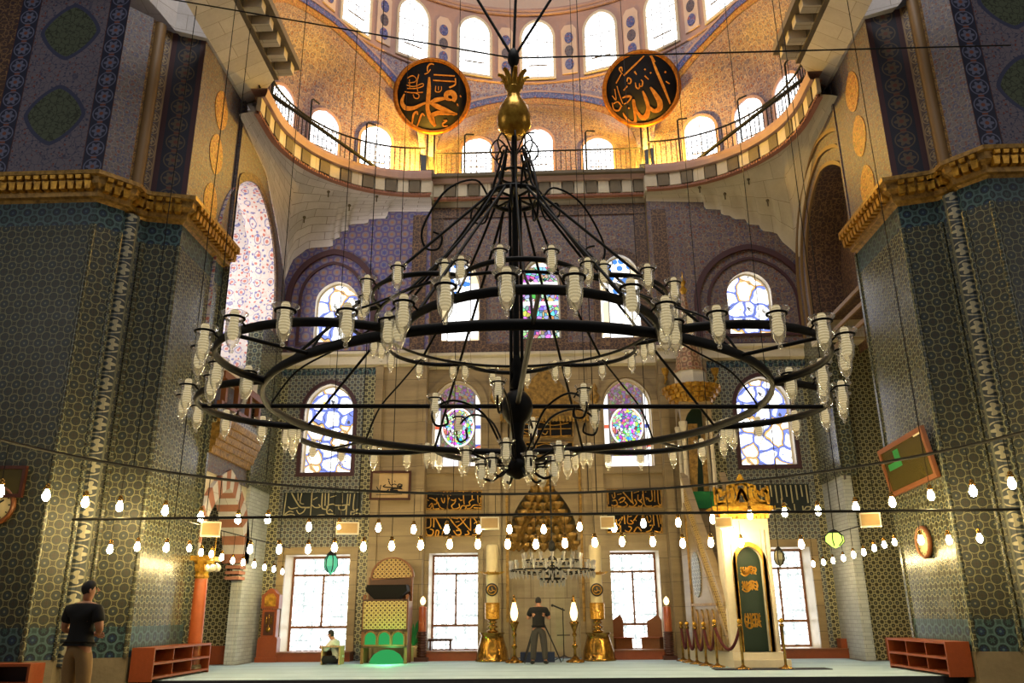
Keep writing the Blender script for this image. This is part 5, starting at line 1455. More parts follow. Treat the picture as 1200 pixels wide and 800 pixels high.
b2 = PX(100, 480, 800, 715, 1, [
    (0.06, [(205, 485), (205, 600)]), (0.05, [(165, 490), (165, 590), (110, 610)]), (0.06, [(225, 490), (300, 620)]), (0.06, [(395, 490), (480, 590), (540, 640)]), (0.05, [(520, 480), (610, 590), (660, 640)]), (0.05, [(595, 500), (540, 560), (480, 600)]), (0.05, [(655, 485), (660, 640)]),
    (0.05, [(690, 485), (750, 560)]), (0.06, [(110, 640), (130, 690), (190, 690), (200, 640), (160, 620)]), (0.06, [(230, 700), (240, 640), (270, 650), (260, 700)]), (0.06, [(450, 640), (490, 690), (540, 680), (530, 640), (480, 640)]), (0.06, [(590, 690), (640, 680), (620, 640)]), (0.05, [(700, 640), (715, 620), (725, 650), (700, 660)]),
    (0.05, [(680, 690), (750, 685), (790, 640)]), (0.04, [(440, 490), (500, 500)]), (0.03, [(470, 540), (520, 530)]), (0.05, [(310, 690), (330, 620), (345, 600)]), (0.04, [(700, 560), (720, 540), (735, 560)]), (0.04, [(110, 708), (790, 705)])])
b3 = PX(130, 100, 855, 335, 1, [
    (0.05, [(725, 110), (728, 230), (690, 250), (680, 215)]), (0.05, [(765, 110), (762, 260)]), (0.05, [(805, 110), (808, 270), (840, 300), (850, 250)]), (0.05, [(840, 110), (848, 200)]), (0.05, [(610, 115), (618, 240), (640, 310), (720, 310)]), (0.05, [(465, 110), (465, 230), (480, 290)]), (0.06, [(350, 140), (430, 230), (460, 270)]),
    (0.05, [(235, 110), (240, 200), (215, 210), (205, 170)]), (0.04, [(150, 110), (155, 290)]), (0.05, [(545, 170), (545, 240), (590, 230), (600, 170)]), (0.06, [(190, 300), (230, 310), (270, 290), (250, 240), (205, 250)]), (0.06, [(290, 240), (330, 210), (370, 210), (350, 250), (300, 270)]), (0.06, [(270, 310), (340, 325), (400, 300), (370, 260)]),
    (0.06, [(420, 310), (470, 320), (520, 280), (500, 230)]), (0.06, [(540, 310), (580, 320), (600, 280), (560, 250)]), (0.05, [(640, 210), (670, 215), (650, 235)]), (0.05, [(740, 320), (790, 310), (850, 325)]), (0.03, [(270, 170), (330, 160)]), (0.03, [(490, 150), (560, 130)]), (0.04, [(640, 140), (655, 135)]), (0.04, [(140, 325), (850, 330)])])
b4 = PX(140, 430, 885, 680, 1, [
    (0.05, [(380, 450), (385, 560)]), (0.05, [(300, 520), (360, 470), (300, 580)]), (0.06, [(270, 500), (280, 560), (330, 590)]), (0.05, [(430, 440), (420, 540), (460, 560), (495, 545), (460, 510)]), (0.05, [(560, 440), (500, 520)]), (0.05, [(680, 460), (700, 540), (740, 500), (720, 450)]), (0.05, [(765, 440), (770, 580)]), (0.05, [(815, 440), (835, 600)]), (0.05, [(850, 440), (860, 560)]),
    (0.06, [(160, 660), (250, 650), (330, 600), (320, 660)]), (0.06, [(380, 640), (430, 660), (470, 610), (430, 590)]), (0.06, [(500, 660), (550, 600), (600, 650)]), (0.06, [(660, 660), (720, 640), (750, 580), (710, 580)]), (0.05, [(770, 650), (850, 660), (870, 600)]), (0.04, [(430, 470), (480, 460)]), (0.03, [(520, 500), (540, 520)]), (0.04, [(150, 672), (880, 674)])])
bdL = PX(85, 160, 1035, 495, 1, [
    (0.035, [(130, 180), (120, 410), (125, 460), (210, 470), (245, 440), (200, 430), (130, 440), (180, 395), (230, 405)]), (0.045, [(190, 180), (290, 330), (360, 350), (420, 350)]), (0.03, [(265, 180), (275, 270)]), (0.03, [(310, 180), (300, 290), (345, 310)]), (0.05, [(430, 170), (430, 300), (430, 450)]), (0.04, [(555, 180), (560, 340), (590, 370), (630, 350), (630, 180)]), (0.035, [(590, 180), (595, 330)]),
    (0.035, [(165, 340), (200, 365), (280, 350)]), (0.035, [(265, 380), (300, 425), (350, 400), (370, 350)]), (0.04, [(620, 330), (630, 420), (700, 430), (740, 470)]), (0.035, [(640, 320), (690, 310), (720, 325), (800, 325), (880, 315)]), (0.035, [(790, 180), (795, 300)]), (0.035, [(755, 340), (770, 375), (830, 375), (840, 330)]), (0.035, [(855, 190), (850, 480)]), (0.03, [(885, 190), (880, 330)]), (0.03, [(935, 190), (930, 370), (985, 370), (950, 400), (900, 400)]),
    (0.035, [(905, 410), (910, 480)]), (0.035, [(920, 460), (990, 455), (1015, 425), (960, 420), (925, 450)]), (0.035, [(440, 320), (480, 350), (540, 345), (520, 315)]), (0.035, [(270, 480), (350, 460), (420, 475), (540, 440), (600, 440)]), (0.03, [(640, 390), (660, 375), (690, 400)]), (0.03, [(790, 390), (795, 480)]), (0.025, [(450, 260), (500, 230)]), (0.025, [(650, 230), (720, 210)]), (0.04, [(90, 490), (1030, 492)])])
picture(q4(499, 575, 565, 598, DC-0.03), 0.03, 'upper gold inscription board left of the niche, under the bouquet window', (M['gold_dull'], M['board'], M['panel_letters']), b1, 'inscription', 'inscription_board', 0.03)
picture(q4(498, 606, 565, 629, DC-0.03), 0.03, 'lower gold inscription board left of the niche, under the bouquet window', (M['gold_dull'], M['board'], M['panel_letters']), b2, 'inscription', 'inscription_board', 0.03)
picture(q4(711, 573, 776, 595, DC-0.03), 0.03, 'upper gold inscription board right of the niche, near the staircase pulpit', (M['gold_dull'], M['board'], M['panel_letters']), b3, 'inscription', 'inscription_board', 0.03)
picture(q4(711, 602, 777, 625, DC-0.03), 0.03, 'lower gold inscription board right of the niche, near the staircase pulpit', (M['gold_dull'], M['board'], M['panel_letters']), b4, 'inscription', 'inscription_board', 0.03)
dark_tile = plain('dark_green_tile', '#20282a', 0.3)
picture(q4(329, 576, 424, 609, D-0.03), 0.03, 'wide dark tile inscription with cream letters above the left window', (M['tile_bay'], dark_tile, M['tile_letters']), bdL, 'inscription', 'tile_inscription', 0.03)
bdR = [(w, [(min(1, max(0, 1-a)), b) for a, b in reversed(p)]) for w, p in bdL]
verts_ = [(0.04, [(0.04+0.075*i, 0.93), (0.05+0.075*i, 0.35+0.1*(i % 3))]) for i in range(13)]
picture(q4(872, 566, 952, 602, D-0.03), 0.03, 'wide dark tile inscription with tall cream letters behind the pulpit crown', (M['tile_bay'], dark_tile, M['tile_letters']), verts_+[(w, p) for w, p in bdL if min(b for a, b in p) < 0.3 and max(b for a, b in p) < 0.55], 'inscription', 'tile_inscription', 0.03)
bc1 = PX(130, 315, 390, 425, 1, [(0.05, [(150, 415), (200, 410), (260, 418), (380, 412)]), (0.05, [(160, 330), (200, 345), (250, 330), (300, 350), (370, 335)]), (0.05, [(150, 375), (380, 370)]), (0.05, [(290, 325), (292, 410)]), (0.05, [(335, 325), (337, 410)]), (0.05, [(170, 385), (200, 400), (230, 385)]), (0.05, [(250, 390), (270, 405), (280, 385)]), (0.05, [(200, 330), (210, 365)])])
picture(q4(601, 492, 672, 513, DC-0.05), 0.04, 'upper gold inscription board on the niche crest, behind the chandelier', (M['gold_dull'], M['board'], M['panel_letters']), bc1, 'inscription', 'inscription_board', 0.03)
picture(q4(601, 518, 672, 535, DC-0.05), 0.04, 'lower gold inscription board on the niche crest, behind the chandelier', (M['gold_dull'], M['board'], M['panel_letters']), [(w, [(1-a, b) for a, b in reversed(p)]) for w, p in bc1], 'inscription', 'inscription_board', 0.03)
# big tilted picture and oval clock on the right pier, small picture and round clock on the left pier
qq = [onX(1049, 582, 7.44), onX(1103, 558, 7.44), onX(1089, 499, 7.30), onX(1035, 527, 7.30)]
green_gold = plain('olive_gold_picture', '#4c431e', 0.25, var=0.3, nscale=1.5)
t, Mx, w, h = picture(qq, 0.05, 'large brown framed green and gold picture hung on the right pier', (M['wood_mid'], green_gold), cat='picture', name='framed_picture', fw=0.09)
m = MB(); m.prism([(w*0.30, h*0.5), (w*0.42, h*0.5), (w*0.42, h*0.85), (w*0.30, h*0.85)], 0.006, Mx, z0=0.05); m.prism([(w*0.12, h*0.5), (w*0.42, h*0.5), (w*0.42, h*0.63), (w*0.12, h*0.63)], 0.007, Mx, z0=0.05)
m.build('painted_motif', M['green_cloth'], t, world=True)
m = MB(); m.prism(rect(w*0.80, w*0.93, h*0.88, h*0.97), 0.01, Mx, z0=0.05); m.build('tag', M['white_plastic'], t, world=True)
def wall_clock(c, xd, r, label, rz=1.0):
    t = thing('wall_clock', c-V(0, 0, r*rz), label, 'clock'); Mx = frame(c, xd, (0, 0, 1)) @ Matrix.Diagonal((1, rz, 1, 1))
    m = MB(); m.lathe([(r*0.80, 0.0), (r, 0.0), (r, 0.05), (r*0.92, 0.08), (r*0.80, 0.05)], 28, M=Mx, cap=False); m.build('rim', M['wood_mid'], t, world=True)
    m = MB(); m.lathe([(0.0, 0.02), (r*0.82, 0.02), (r*0.82, 0.035), (0.0, 0.035)], 28, M=Mx); m.build('dial', M['wax'], t, world=True)
    for hpt, hw_ in (((r*0.4, r*0.25), 0.03), ((-r*0.1, r*0.6), 0.02)):
        m = MB(); stroke(m, [(0, 0), hpt], hw_, Mx, 0.01, 0.037); m.build('hand', M['black'], t, world=True)
    m = MB()
    for k in range(12): a = k*PI/6; stroke(m, [(r*0.66*math.cos(a), r*0.66*math.sin(a)), (r*0.75*math.cos(a), r*0.75*math.sin(a))], 0.02, Mx, 0.006, 0.036)
    m.build('dial_marking', M['black'], t, world=True)
pc = onX(1084, 635, 7.44); wall_clock(pc, (0, -1, 0), 0.30, 'wooden wall clock on the inner face of the right pier', 1.05)
qq = q4(-22, 547, 27, 583, 14.40); picture(qq, 0.04, 'small dark framed picture on the left pier front', (M['wood_dark'], green_gold), cat='picture', name='framed_picture', fw=0.06)
pc = onY(-4, 592, 14.42); wall_clock(pc, (1, 0, 0), 0.36, 'round wall clock on the left pier front, cut by the frame edge')
# ---- longcase clock
p = onZ(316, 769, 0); p.y = 21.95; p.x = onY(316, 740, 21.95).x; hc = onY(317, 688, 21.95).z
t = thing('longcase_clock', (p.x, p.y, 0), 'red-brown longcase clock against the tiles beside the left window', 'clock')
s = hc/2.0
m = MB(); m.box((0, 0, 0.06*s), (0.62*s, 0.36*s, 0.12*s)); m.box((0, 0, 0.36*s), (0.56*s, 0.32*s, 0.5*s)); m.box((0, 0, 0.63*s), (0.52*s, 0.30*s, 0.05*s)); m.build('base', M['wood_red'], t)
m = MB(); m.box((0, 0, 1.02*s), (0.42*s, 0.26*s, 0.76*s)); m.build('trunk', M['wood_red'], t)
m = MB(); m.box((0, -0.135*s, 1.02*s), (0.28*s, 0.02*s, 0.62*s)); m.build('door', M['wood_dark'], t)
m = MB(); m.tube([V(0, -0.152*s, 1.28*s), V(0, -0.152*s, 0.92*s)], 0.012*s, 6); m.lathe([(0, 0), (0.07*s, 0), (0.07*s, 0.015), (0, 0.015)], 16, M=frame((0, -0.148*s, 0.86*s), (1, 0, 0), (0, 0, 1)))
for x in (-0.07, 0.07): m.tube([V(x*s, -0.15*s, 1.2*s), V(x*s, -0.15*s, 1.0*s)], 0.022*s, 6)
m.build('pendulum', M['brass'], t)
m = MB(); hd = [(-0.25, 0), (0.25, 0), (0.25, 0.36), (0.16, 0.42), (0.08, 0.52), (0, 0.55), (-0.08, 0.52), (-0.16, 0.42), (-0.25, 0.36)]
m.prism([(a*s, (1.42+b)*s) for a, b in hd], 0.30*s, frame((0, 0.15*s, 0), (1, 0, 0), (0, 0, 1))); m.build('hood', M['wood_red'], t)
m = MB(); m.prism([(-0.16*s, 1.48*s), (0.16*s, 1.48*s), (0.16*s, 1.72*s), (0.08*s, 1.82*s), (-0.08*s, 1.82*s), (-0.16*s, 1.72*s)], 0.015, frame((0, -0.15*s, 0), (1, 0, 0), (0, 0, 1))); m.build('dial', M['gold'], t)
# ---- lattice pulpit chair (with green light inside)
lattice = tile('carved_lattice', 0.11, '#4a2c10', '#cdb070', '#7d5a28', '#5a3a18', rough=0.5, lw=0.09, grid=False)
kx0, kx1 = onY(424, 770, 20.9).x, onY(477, 770, 20.9).x; kw = kx1-kx0; kx = (kx0+kx1)/2; kz = onY(455, 653, 20.9).z; s = kz/2.45
t = thing('pulpit_chair', (kx, 21.1, 0), 'carved lattice pulpit chair with arched top and green lit base', 'pulpit chair')
Fk = frame((0, -0.30, 0), (1, 0, 0), (0, 0, 1)); Fb = frame((0, 0.32, 0), (1, 0, 0), (0, 0, 1))
hw = kw/2*0.96
for x in (-hw, hw):
    m = MB(); m.box((x, -0.28, 0.75*s), (0.07, 0.07, 1.5*s)); m.ball((x, -0.28, 1.53*s), 0.05, 8, 6); m.build('post', M['wood_mid'], t)
    m = MB(); m.box((x, 0.30, 1.0*s), (0.07, 0.07, 2.0*s)); m.build('post', M['wood_mid'], t)
m = MB(); m.prism([(-hw, 0.78*s), (hw, 0.78*s), (hw, 1.42*s), (-hw, 1.42*s)], 0.05, Fk); m.build('lattice_panel', lattice, t)
for za_, zb_ in ((1.40, 1.46), (0.72, 0.80), (0.36, 0.42)):
    m = MB(); m.bbox((-hw-0.03, -0.34, za_*s), (hw+0.03, -0.24, zb_*s)); m.build('rail', M['wood_dark'], t)
m = MB()
pts = [(hw*0.99*math.cos(a)+0.04, 0, (1.98+0.47*math.sin(a))*s) for a in [PI*i/16 for i in range(17)]]
m.prism([(-hw*0.85, 1.98*s), (hw*1.0, 1.98*s)]+[(a, c) for a, b, c in pts[1:-1]], 0.06, Fb); m.build('arched_back', lattice, t)
m = MB(); m.band([(a*0.98, c) for a, b, c in pts]+[(-hw*0.8, 1.97*s)], [(a*1.06, c*1.015) for a, b, c in pts]+[(-hw*0.9, 1.93*s)], -0.02, 0.10, Fb); m.build('arch_moulding', M['wood_mid'], t)
m = MB(); m.bbox((-hw, 0.24, 1.46*s), (hw, 0.34, 1.98*s)); m.build('back_panel', M['wood_dark'], t)
m = MB(); m.prism([(-hw*0.92, 1.80*s), (-hw*0.98, 1.66*s), (-hw*0.5, 1.44*s), (hw*0.5, 1.44*s), (hw*0.98, 1.66*s), (hw*0.92, 1.80*s)], 0.5, frame((0, 0.2, 0), (1, 0, 0), (0, 0, 1)), z0=0.0); m.build('bowl', M['board'], t)
m = MB(); m.bbox((-hw, -0.2, 0.42*s), (hw, 0.25, 0.46*s)); m.build('floor_board', M['wood_dark'], t)
for k in (-1, 0, 1):
    ar = arch(hw*0.52, 0.28*s, 0.15*s, x0=k*hw*0.64, z0=0.43*s)
    m = MB(); m.prism(ar, 0.02, Fk, z0=-0.03); m.build('lit_arch', M['greenglow'], t)
    m = MB(); m.band(ar, grow(ar, 0.035), -0.01, 0.05, Fk); m.build('arch_moulding', M['wood_mid'], t)
m = MB(); m.lathe([(hw*0.78, 0), (hw*0.76, 0.08*s), (hw*0.6, 0.2*s), (hw*0.3, 0.29*s), (0, 0.31*s)], 20, (0.02, 0.0, 0.0), a0=PI, a1=2*PI); m.build('lit_dome', M['greenglow'], t)
for x in (-hw, hw):
    m = MB(); m.bbox((x-0.03, -0.26, 0.02), (x+0.03, 0.28, 1.42*s)); m.build('side_panel', M['wood_mid'], t)
# flower stand beside it
fp = onY(483, 770, 21.7)
t = thing('plant_stand', (fp.x+0.0, 21.8, 0), 'dim green plant in a pot right of the lattice pulpit chair', 'plant')
m = MB(); m.lathe([(0.08, 0), (0.12, 0.04), (0.13, 0.32), (0.15, 0.36), (0.12, 0.37)], 12); m.build('pot', M['wood_pale'], t)
m = MB()
for k in range(22):
    a = random.random()*2*PI; r = 0.10+0.12*random.random(); z = 0.55+0.45*random.random()
    m.tube(spline([V(0, 0, 0.34), V(r*0.4*math.cos(a), r*0.4*math.sin(a), z*0.8), V(r*math.cos(a), r*math.sin(a), z)], 4), [0.006, 0.01, 0.014, 0.02, 0.026, 0.03, 0.022, 0.012, 0.004], 5, flat=(1, 0.25))
m.build('leaves', M['green_cloth'], t)
# ---- giant candles on brass bases
def giant_candle(px, label):
    b = onY(px, 772, 21.6); x = b.x
    def zz(py): return onY(px, py, 21.6).z
    t = thing('giant_candle', (x, 21.6, 0), label, 'candlestick')
    hb_ = zz(741)
    m = MB(); m.lathe([(0.42, 0), (0.44, 0.03), (0.40, 0.06), (0.38, hb_*0.35), (0.30, hb_*0.75), (0.27, hb_*0.92), (0.31, hb_*0.96), (0.31, hb_)], 24); m.build('bell_base', M['brass'], t)
    m = MB(); z0, z1 = hb_, zz(725)
    zt = z1-z0
    m.lathe([(0.10, z0), (0.16, z0+zt*0.10), (0.09, z0+zt*0.2), (0.07, z0+zt*0.3), (0.15, z0+zt*0.42), (0.07, z0+zt*0.55), (0.06, z0+zt*0.62), (0.13, z0+zt*0.75), (0.07, z0+zt*0.85), (0.17, z1)], 20); m.build('stem', M['brass'], t)
    m = MB(); m.lathe([(0.18, z1), (0.19, zz(706)), (0.17, zz(706))], 24, cap=False); m.lathe([(0, z1), (0.18, z1)], 24); m.build('lit_cup', M['goldcup'], t)
    m = MB(); m.lathe([(0.15, z1), (0.155, zz(640)), (0.12, zz(638)), (0, zz(638))], 20); m.build('candle', M['wax'], t)
    zc = zz(672); m = MB(); m.lathe([(0.16, zc-0.03), (0.24, zc), (0.24, zc+0.03), (0.16, zc+0.04)], 16, cap=False)
    for k in range(10): a = 2*PI*k/10; m.tube([V(0.23*math.cos(a), 0.23*math.sin(a), zc), V(0.31*math.cos(a), 0.31*math.sin(a), zc+0.05)], 0.014, 5)
    m.build('collar', M['gold'], t)
    zm = zz(691); Mx = frame((0, -0.17, zm), (1, 0, 0), (0, 0, 1))
    m = MB(); m.lathe([(0, 0), (0.15, 0), (0.16, 0.02), (0.15, 0.03), (0, 0.03)], 20, M=Mx); m.build('plaque', M['black'], t)
    m = MB(); m.lathe([(0.10, 0.03), (0.125, 0.03), (0.125, 0.04), (0.10, 0.04)], 20, M=Mx, cap=False); stroke(m, [(-0.06, -0.02), (-0.02, -0.05), (0.03, -0.01), (0.07, -0.03)], 0.02, Mx, 0.008, 0.03); stroke(m, [(0.0, 0.06), (0.01, 0.0)], 0.02, Mx, 0.008, 0.03); m.build('plaque_rim', M['gold'], t)
giant_candle(577, 'giant brass candlestick left of the niche, beside the left lamp stand')
giant_candle(702, 'giant brass candlestick right of the niche, beside the right window')
def lamp_stand(px, label, wood=False):
    x = onY(px, 770, 20.9).x
    def zz(py): return onY(px, py, 20.9).z
    t = thing('lamp_stand', (x, 20.9, 0), label, 'lamp')
    m = MB(); m.lathe([(0.22, 0), (0.22, 0.03), (0.10, 0.08), (0.05, 0.14)], 14); m.build('base', M['brass'], t)
    zt = zz(727); m = MB(); m.lathe([(0.04, 0.1), (0.03, 0.3), (0.07, 0.36), (0.03, 0.42), (0.028, zt*0.6), (0.06, zt*0.66), (0.03, zt*0.72), (0.09, zt*0.9), (0.12, zt*0.96), (0.06, zt)], 14); m.build('stem', M['brass'], t)
    m = MB(); m.lathe([(0.04, zt), (0.08, zt+0.08), (0.095, zt+0.18), (0.07, zt+0.30), (0.04, zt+0.42)], 14); m.build('glass_shade', M['lampglass'], t)
    m = MB(); m.lathe([(0.05, zt+0.42), (0.06, zt+0.46), (0.02, zt+0.52), (0.03, zt+0.56), (0, zt+0.6)], 10); m.build('finial', M['brass'], t)
lamp_stand(603, 'slim brass lamp stand with lit glass, left of the man at the tripod')
lamp_stand(674, 'slim brass lamp stand with lit glass, right of the man at the tripod')
def candle_post(px, label):
    x = onY(px, 770, 21.8).x
    def zz(py): return onY(px, py, 21.8).z
    t = thing('candle_post', (x, 21.8, 0), label, 'candlestick')
    m = MB(); m.box((0, 0, 0.05), (0.34, 0.34, 0.10)); zt = zz(742)
    for k in range(9): m.lathe([(0.10, 0), (0.13, 0.03), (0.10, 0.06)], 12, (0, 0, 0.1+k*(zt-0.1)/9))
    m.lathe([(0.10, 0.1), (0.10, zt), (0.14, zt+0.03), (0.10, zt+0.05)], 12); m.build('turned_base', M['wood_dark'], t)
    m = MB(); m.lathe([(0.10, zt+0.04), (0.10, zz(711)), (0.03, zz(710))], 14); m.build('candle', M['col_red'], t)
    m = MB(); m.lathe([(0.0, 0), (0.05, 0.03), (0.075, 0.10), (0.05, 0.17), (0, 0.22)], 12, (0, 0, zz(709))); m.build('flame_bulb', M['lampglass'], t)
candle_post(494, 'turned candle post with lit bulb left of the window beside the pulpit chair')
candle_post(785, 'turned candle post with lit bulb at the foot of the staircase pulpit')
# ---- window steps and the seats standing in the right window
for k, px in enumerate(((331, 408), (502, 560), (717, 776), (894, 990))):
    a, b = onY(px[0], 770, 22.15).x, onY(px[1], 770, 22.15).x
    t = thing('window_step', ((a+b)/2, 22.1, 0), ['long red-brown step under the window beside the longcase clock', 'red-brown step under the window right of the pulpit chair', 'red-brown step under the window with the wooden seats', 'red-brown step behind the pulpit, under the rightmost window'][k], 'step')
    m = MB(); m.box((0, 0, 0.10), (b-a+0.2, 0.5, 0.2)); m.build('riser', M['wood_red'], t)
    m = MB(); m.box((0, -0.01, 0.215), (b-a+0.26, 0.54, 0.03)); m.build('tread', M['wood_mid'], t)
def rahle(px, rz, label, grp):
    x = onY(px, 755, 22.75).x
    t = thing('reading_seat', (x, 22.85, LW[2][0][1]), label, 'seat', grp, rz=rz)
    m = MB(); m.box((0, 0, 0.16), (0.5, 0.34, 0.30)); m.build('box', M['wood_mid'], t)
    m = MB(); m.prism([(-0.2, 0.31), (0.2, 0.31), (0.2, 0.75), (0.12, 0.9), (-0.2, 0.72)], 0.03, frame((0, 0.17, 0), (1, 0, 0), (0, 0, 1))); m.build('back', M['wood_mid'], t)
    m = MB(); m.box((0, -0.02, 0.325), (0.54, 0.40, 0.03)); m.build('top', M['wood_red'], t)
rahle(728, 0.5, 'dark wooden reading seat at the left side of the right niche window', None)
rahle(766, -0.5, 'tall-backed wooden reading seat at the right side of the right niche window', None)
x = onY(516, 755, 22.75).x
t = thing('reading_bench', (x, 22.85, LW[1][0][1]), 'low dark bench standing in the window right of the lattice pulpit chair', 'bench')
m = MB(); m.box((0, 0, 0.30), (0.62, 0.34, 0.06)); m.build('seat', M['wood_dark'], t)
for sx in (-0.26, 0.26):
    m = MB(); m.box((sx, 0, 0.135), (0.05, 0.30, 0.27)); m.build('leg', M['wood_dark'], t)
# ---- microphone stand, tripod
x = onY(661, 770, 21.6).x
def zz(py): return onY(661, py, 21.6).z
t = thing('microphone_stand', (x, 21.6, 0), 'thin microphone stand before the niche, right of the photographer', 'microphone stand')
m = MB()
for k in range(3): a = k*2*PI/3+0.4; m.tube([V(0, 0, 0.12), V(0.28*math.cos(a), 0.28*math.sin(a), 0.012)], 0.012, 6)
m.build('base', M['black'], t)
m = MB(); m.tube([V(0, 0, 0.1), V(0, 0, zz(712))], 0.012, 6); m.tube([V(-0.16, 0, zz(744)), V(0.16, 0, zz(744))], 0.012, 6); m.build('pole', M['iron'], t)
m = MB(); m.tube([V(0.05, 0, zz(715)), V(-0.24, 0, zz(709))], 0.02, 6); m.ball((-0.26, 0, zz(709)), 0.035, 8, 6); m.build('microphone', M['black'], t)
m = MB(); m.bbox((onY(610, 770, 21.2).x, 21.0, 0), (onY(650, 770, 21.2).x, 21.4, 0.22)); tag(m.build('low_platform', plain('dark_blue_cloth', '#1b2a4a', 0.8), loc=(0, 21.2, 0)), 'low dark blue cushion on the carpet before the niche', 'cushion')
# ---- crystal chandelier before the niche
YK = 19.6
def kz(py): return onY(647, py, YK).z
kx = onY(647, 660, YK).x; pxm = (V(kx, YK, kz(660))-CAM).dot(FW)/FPX
t = thing('crystal_chandelier', (kx, YK, kz(684)), 'tiered crystal chandelier hanging before the niche', 'chandelier')
KO = ROOT[t.name]
m = MB(); m.tube([V(kx, YK, kz(682)), V(kx, YK, kz(545))], 0.02, 6); m.ball((kx, YK, kz(640)), (0.08, 0.08, 0.14), 10, 8); m.lathe([(0.04, 0), (0.16, 0.05), (0.1, 0.12), (0.03, 0.2)], 12, (kx, YK, kz(675))); m.build('stem', M['iron'], t, world=True)
tiers = [(49, 668, 22, 'lower'), (34, 657, 16, 'upper'), (14, 678, 8, 'bottom')]
kb = MB(); kb.lathe([(0.045, 0.11), (0.034, 0.05), (0.022, 0.0), (0.022, -0.02), (0.036, -0.05), (0.018, -0.10), (0.0, -0.12)], 8, cap=False)
proto2 = None
for R_, py, n, nm in tiers:
    r = R_*pxm; z = kz(py)
    m = MB(); m.tube([V(kx+r*math.cos(i*PI/16), YK+r*math.sin(i*PI/16), z) for i in range(32)], 0.018, 6, closed=True)
    for k in range(8): a = k*PI/4; m.tube(spline([V(kx, YK, z+0.12), V(kx+r*0.5*math.cos(a), YK+r*0.5*math.sin(a), z-0.08), V(kx+r*math.cos(a), YK+r*math.sin(a), z)], 4), 0.012, 5)
    m.build('tier', M['iron'], t, world=True)
    for k in range(n):
        a = 2*PI*k/n
        for dz in ((0.06,) if nm != 'lower' else (0.10,)):
            if proto2 is None: proto2 = kb.build('crystal_cup', M['crystal'], t); o = proto2
            else: o = copy_tree(proto2, t)
            o.location = V(kx+r*math.cos(a), YK+r*math.sin(a), z+dz)-KO
    m = MB()
    for k in range(n*2):
        a = PI*(k+0.5)/n; m.lathe([(0, 0.03), (0.03, 0), (0.022, -0.06), (0, -0.13)], 6, (kx+r*math.cos(a), YK+r*math.sin(a), z-0.06), smooth=False)
    m.build('crystal_fringe', M['crystal'], t, world=True)
# ---- hanging lanterns
def lantern(px, py, Y, rpx, hpx, mat, label, top):
    c = onY(px, py, Y); k = (c-CAM).dot(FW)/FPX; r = rpx*k; h = hpx*k
    t = thing('hanging_lantern', c-V(0, 0, h/2), label, 'lantern')
    m = MB(); m.lathe([(0, 0), (r*0.5, h*0.12), (r, h*0.35), (r*0.95, h*0.62), (r*0.55, h*0.8)], 6, smooth=False); m.build('glass', mat, t)
    m = MB(); m.lathe([(r*0.6, h*0.78), (r*0.75, h*0.82), (r*0.3, h*0.95), (0.01, h)], 6, smooth=False)
    for q in range(6): a = q*PI/3; m.tube([V(r*0.5*math.cos(a), r*0.5*math.sin(a), h*0.12), V(r*1.02*math.cos(a), r*1.02*math.sin(a), h*0.35), V(r*0.97*math.cos(a), r*0.97*math.sin(a), h*0.62), V(r*0.6*math.cos(a), r*0.6*math.sin(a), h*0.8)], 0.012, 5)
    m.tube([V(0, 0, h), V(0, 0, h+top)], 0.01, 5); m.build('frame', M['iron'], t)
lantern(388, 659, 19.0, 8, 28, plain('green_glass', '#3d9a86', 0.2, emit=(0.15, 0.7, 0.5, 1), estr=0.35), 'small green glass lantern hanging before the left window', 1.6)
lantern(913, 652, 18.4, 6, 24, plain('smoky_glass', '#6d6a5a', 0.2), 'small dark lantern hanging before the rightmost window', 1.4)
gl = M['greenglow']
lantern(978, 631, 17.5, 11, 22, NB('lit_yellow_green_glass').emis((0.55, 0.8, 0.12, 1), 2.2), 'lit yellow-green lantern hanging near the right pier', 1.5)
c = onX(250, 664, -6.55)
t = thing('hanging_globe_lamp', c-V(0, 0, 0.12), 'cluster of small white globes on the cable by the marble column', 'lamp')
m = MB()
for k in range(5): a = k*2*PI/5; m.ball((0.09*math.cos(a), 0.09*math.sin(a), 0.10), 0.07, 10, 7)
m.build('globe', M['white_plastic'], t); m = MB(); m.tube([V(0, 0, 0.14), V(0, 0, WIREZ-c.z+0.12)], 0.012, 5); m.lathe([(0.12, 0.16), (0.03, 0.2)], 10); m.build('holder', M['brass'], t)
# ---------------------------------------------------------------- staircase pulpit
YP = 18.6
pl, pr = onY(851, 700, YP).x, onY(909, 700, YP).x
pcx, phw = (pl+pr)/2, (pr-pl)/2
def pz(py): return onY(870, py, YP).z
T = thing('staircase_pulpit', (pcx, YP, 0), 'tall marble staircase pulpit with gilded crown and dark green door', 'pulpit')
cream = M['sill_marble']
YKs = 21.3
kcx = onY(815, 520, YKs).x; khw = 0.40
m = MB(); m.bbox((pcx-phw-0.02, YP-0.32, 0), (pcx+phw+0.10, YP+0.6, 0.16)); m.prism([(pcx-phw-0.02, YP+0.6), (pcx+phw+0.1, YP+0.6), (kcx+phw, 22.2), (kcx-phw, 22.2)], 0.16); m.bbox((pcx-phw-0.01, YP-0.2, 0.16), (pcx+phw+0.04, YP+0.6, 0.30)); m.prism([(pcx-phw, YP+0.6), (pcx+phw, YP+0.6), (kcx+phw, 22.2), (kcx-phw, 22.2)], 0.30); m.build('platform', cream, T, world=True)
zlin, ztop = pz(640), pz(607)
FP = frame((0, YP, 0), (1, 0, 0), (0, 0, 1))
dx0, dx1 = pcx-phw*0.46, pcx+phw*0.60
door = arch(dx1-dx0, zlin-0.3, (zlin-0.3)*0.84, x0=(dx0+dx1)/2, z0=0.3)
m = MB(); m.sheet(rect(pl, pr, 0.3, ztop), [door], FP); m.rim(door, 0.35, FP)
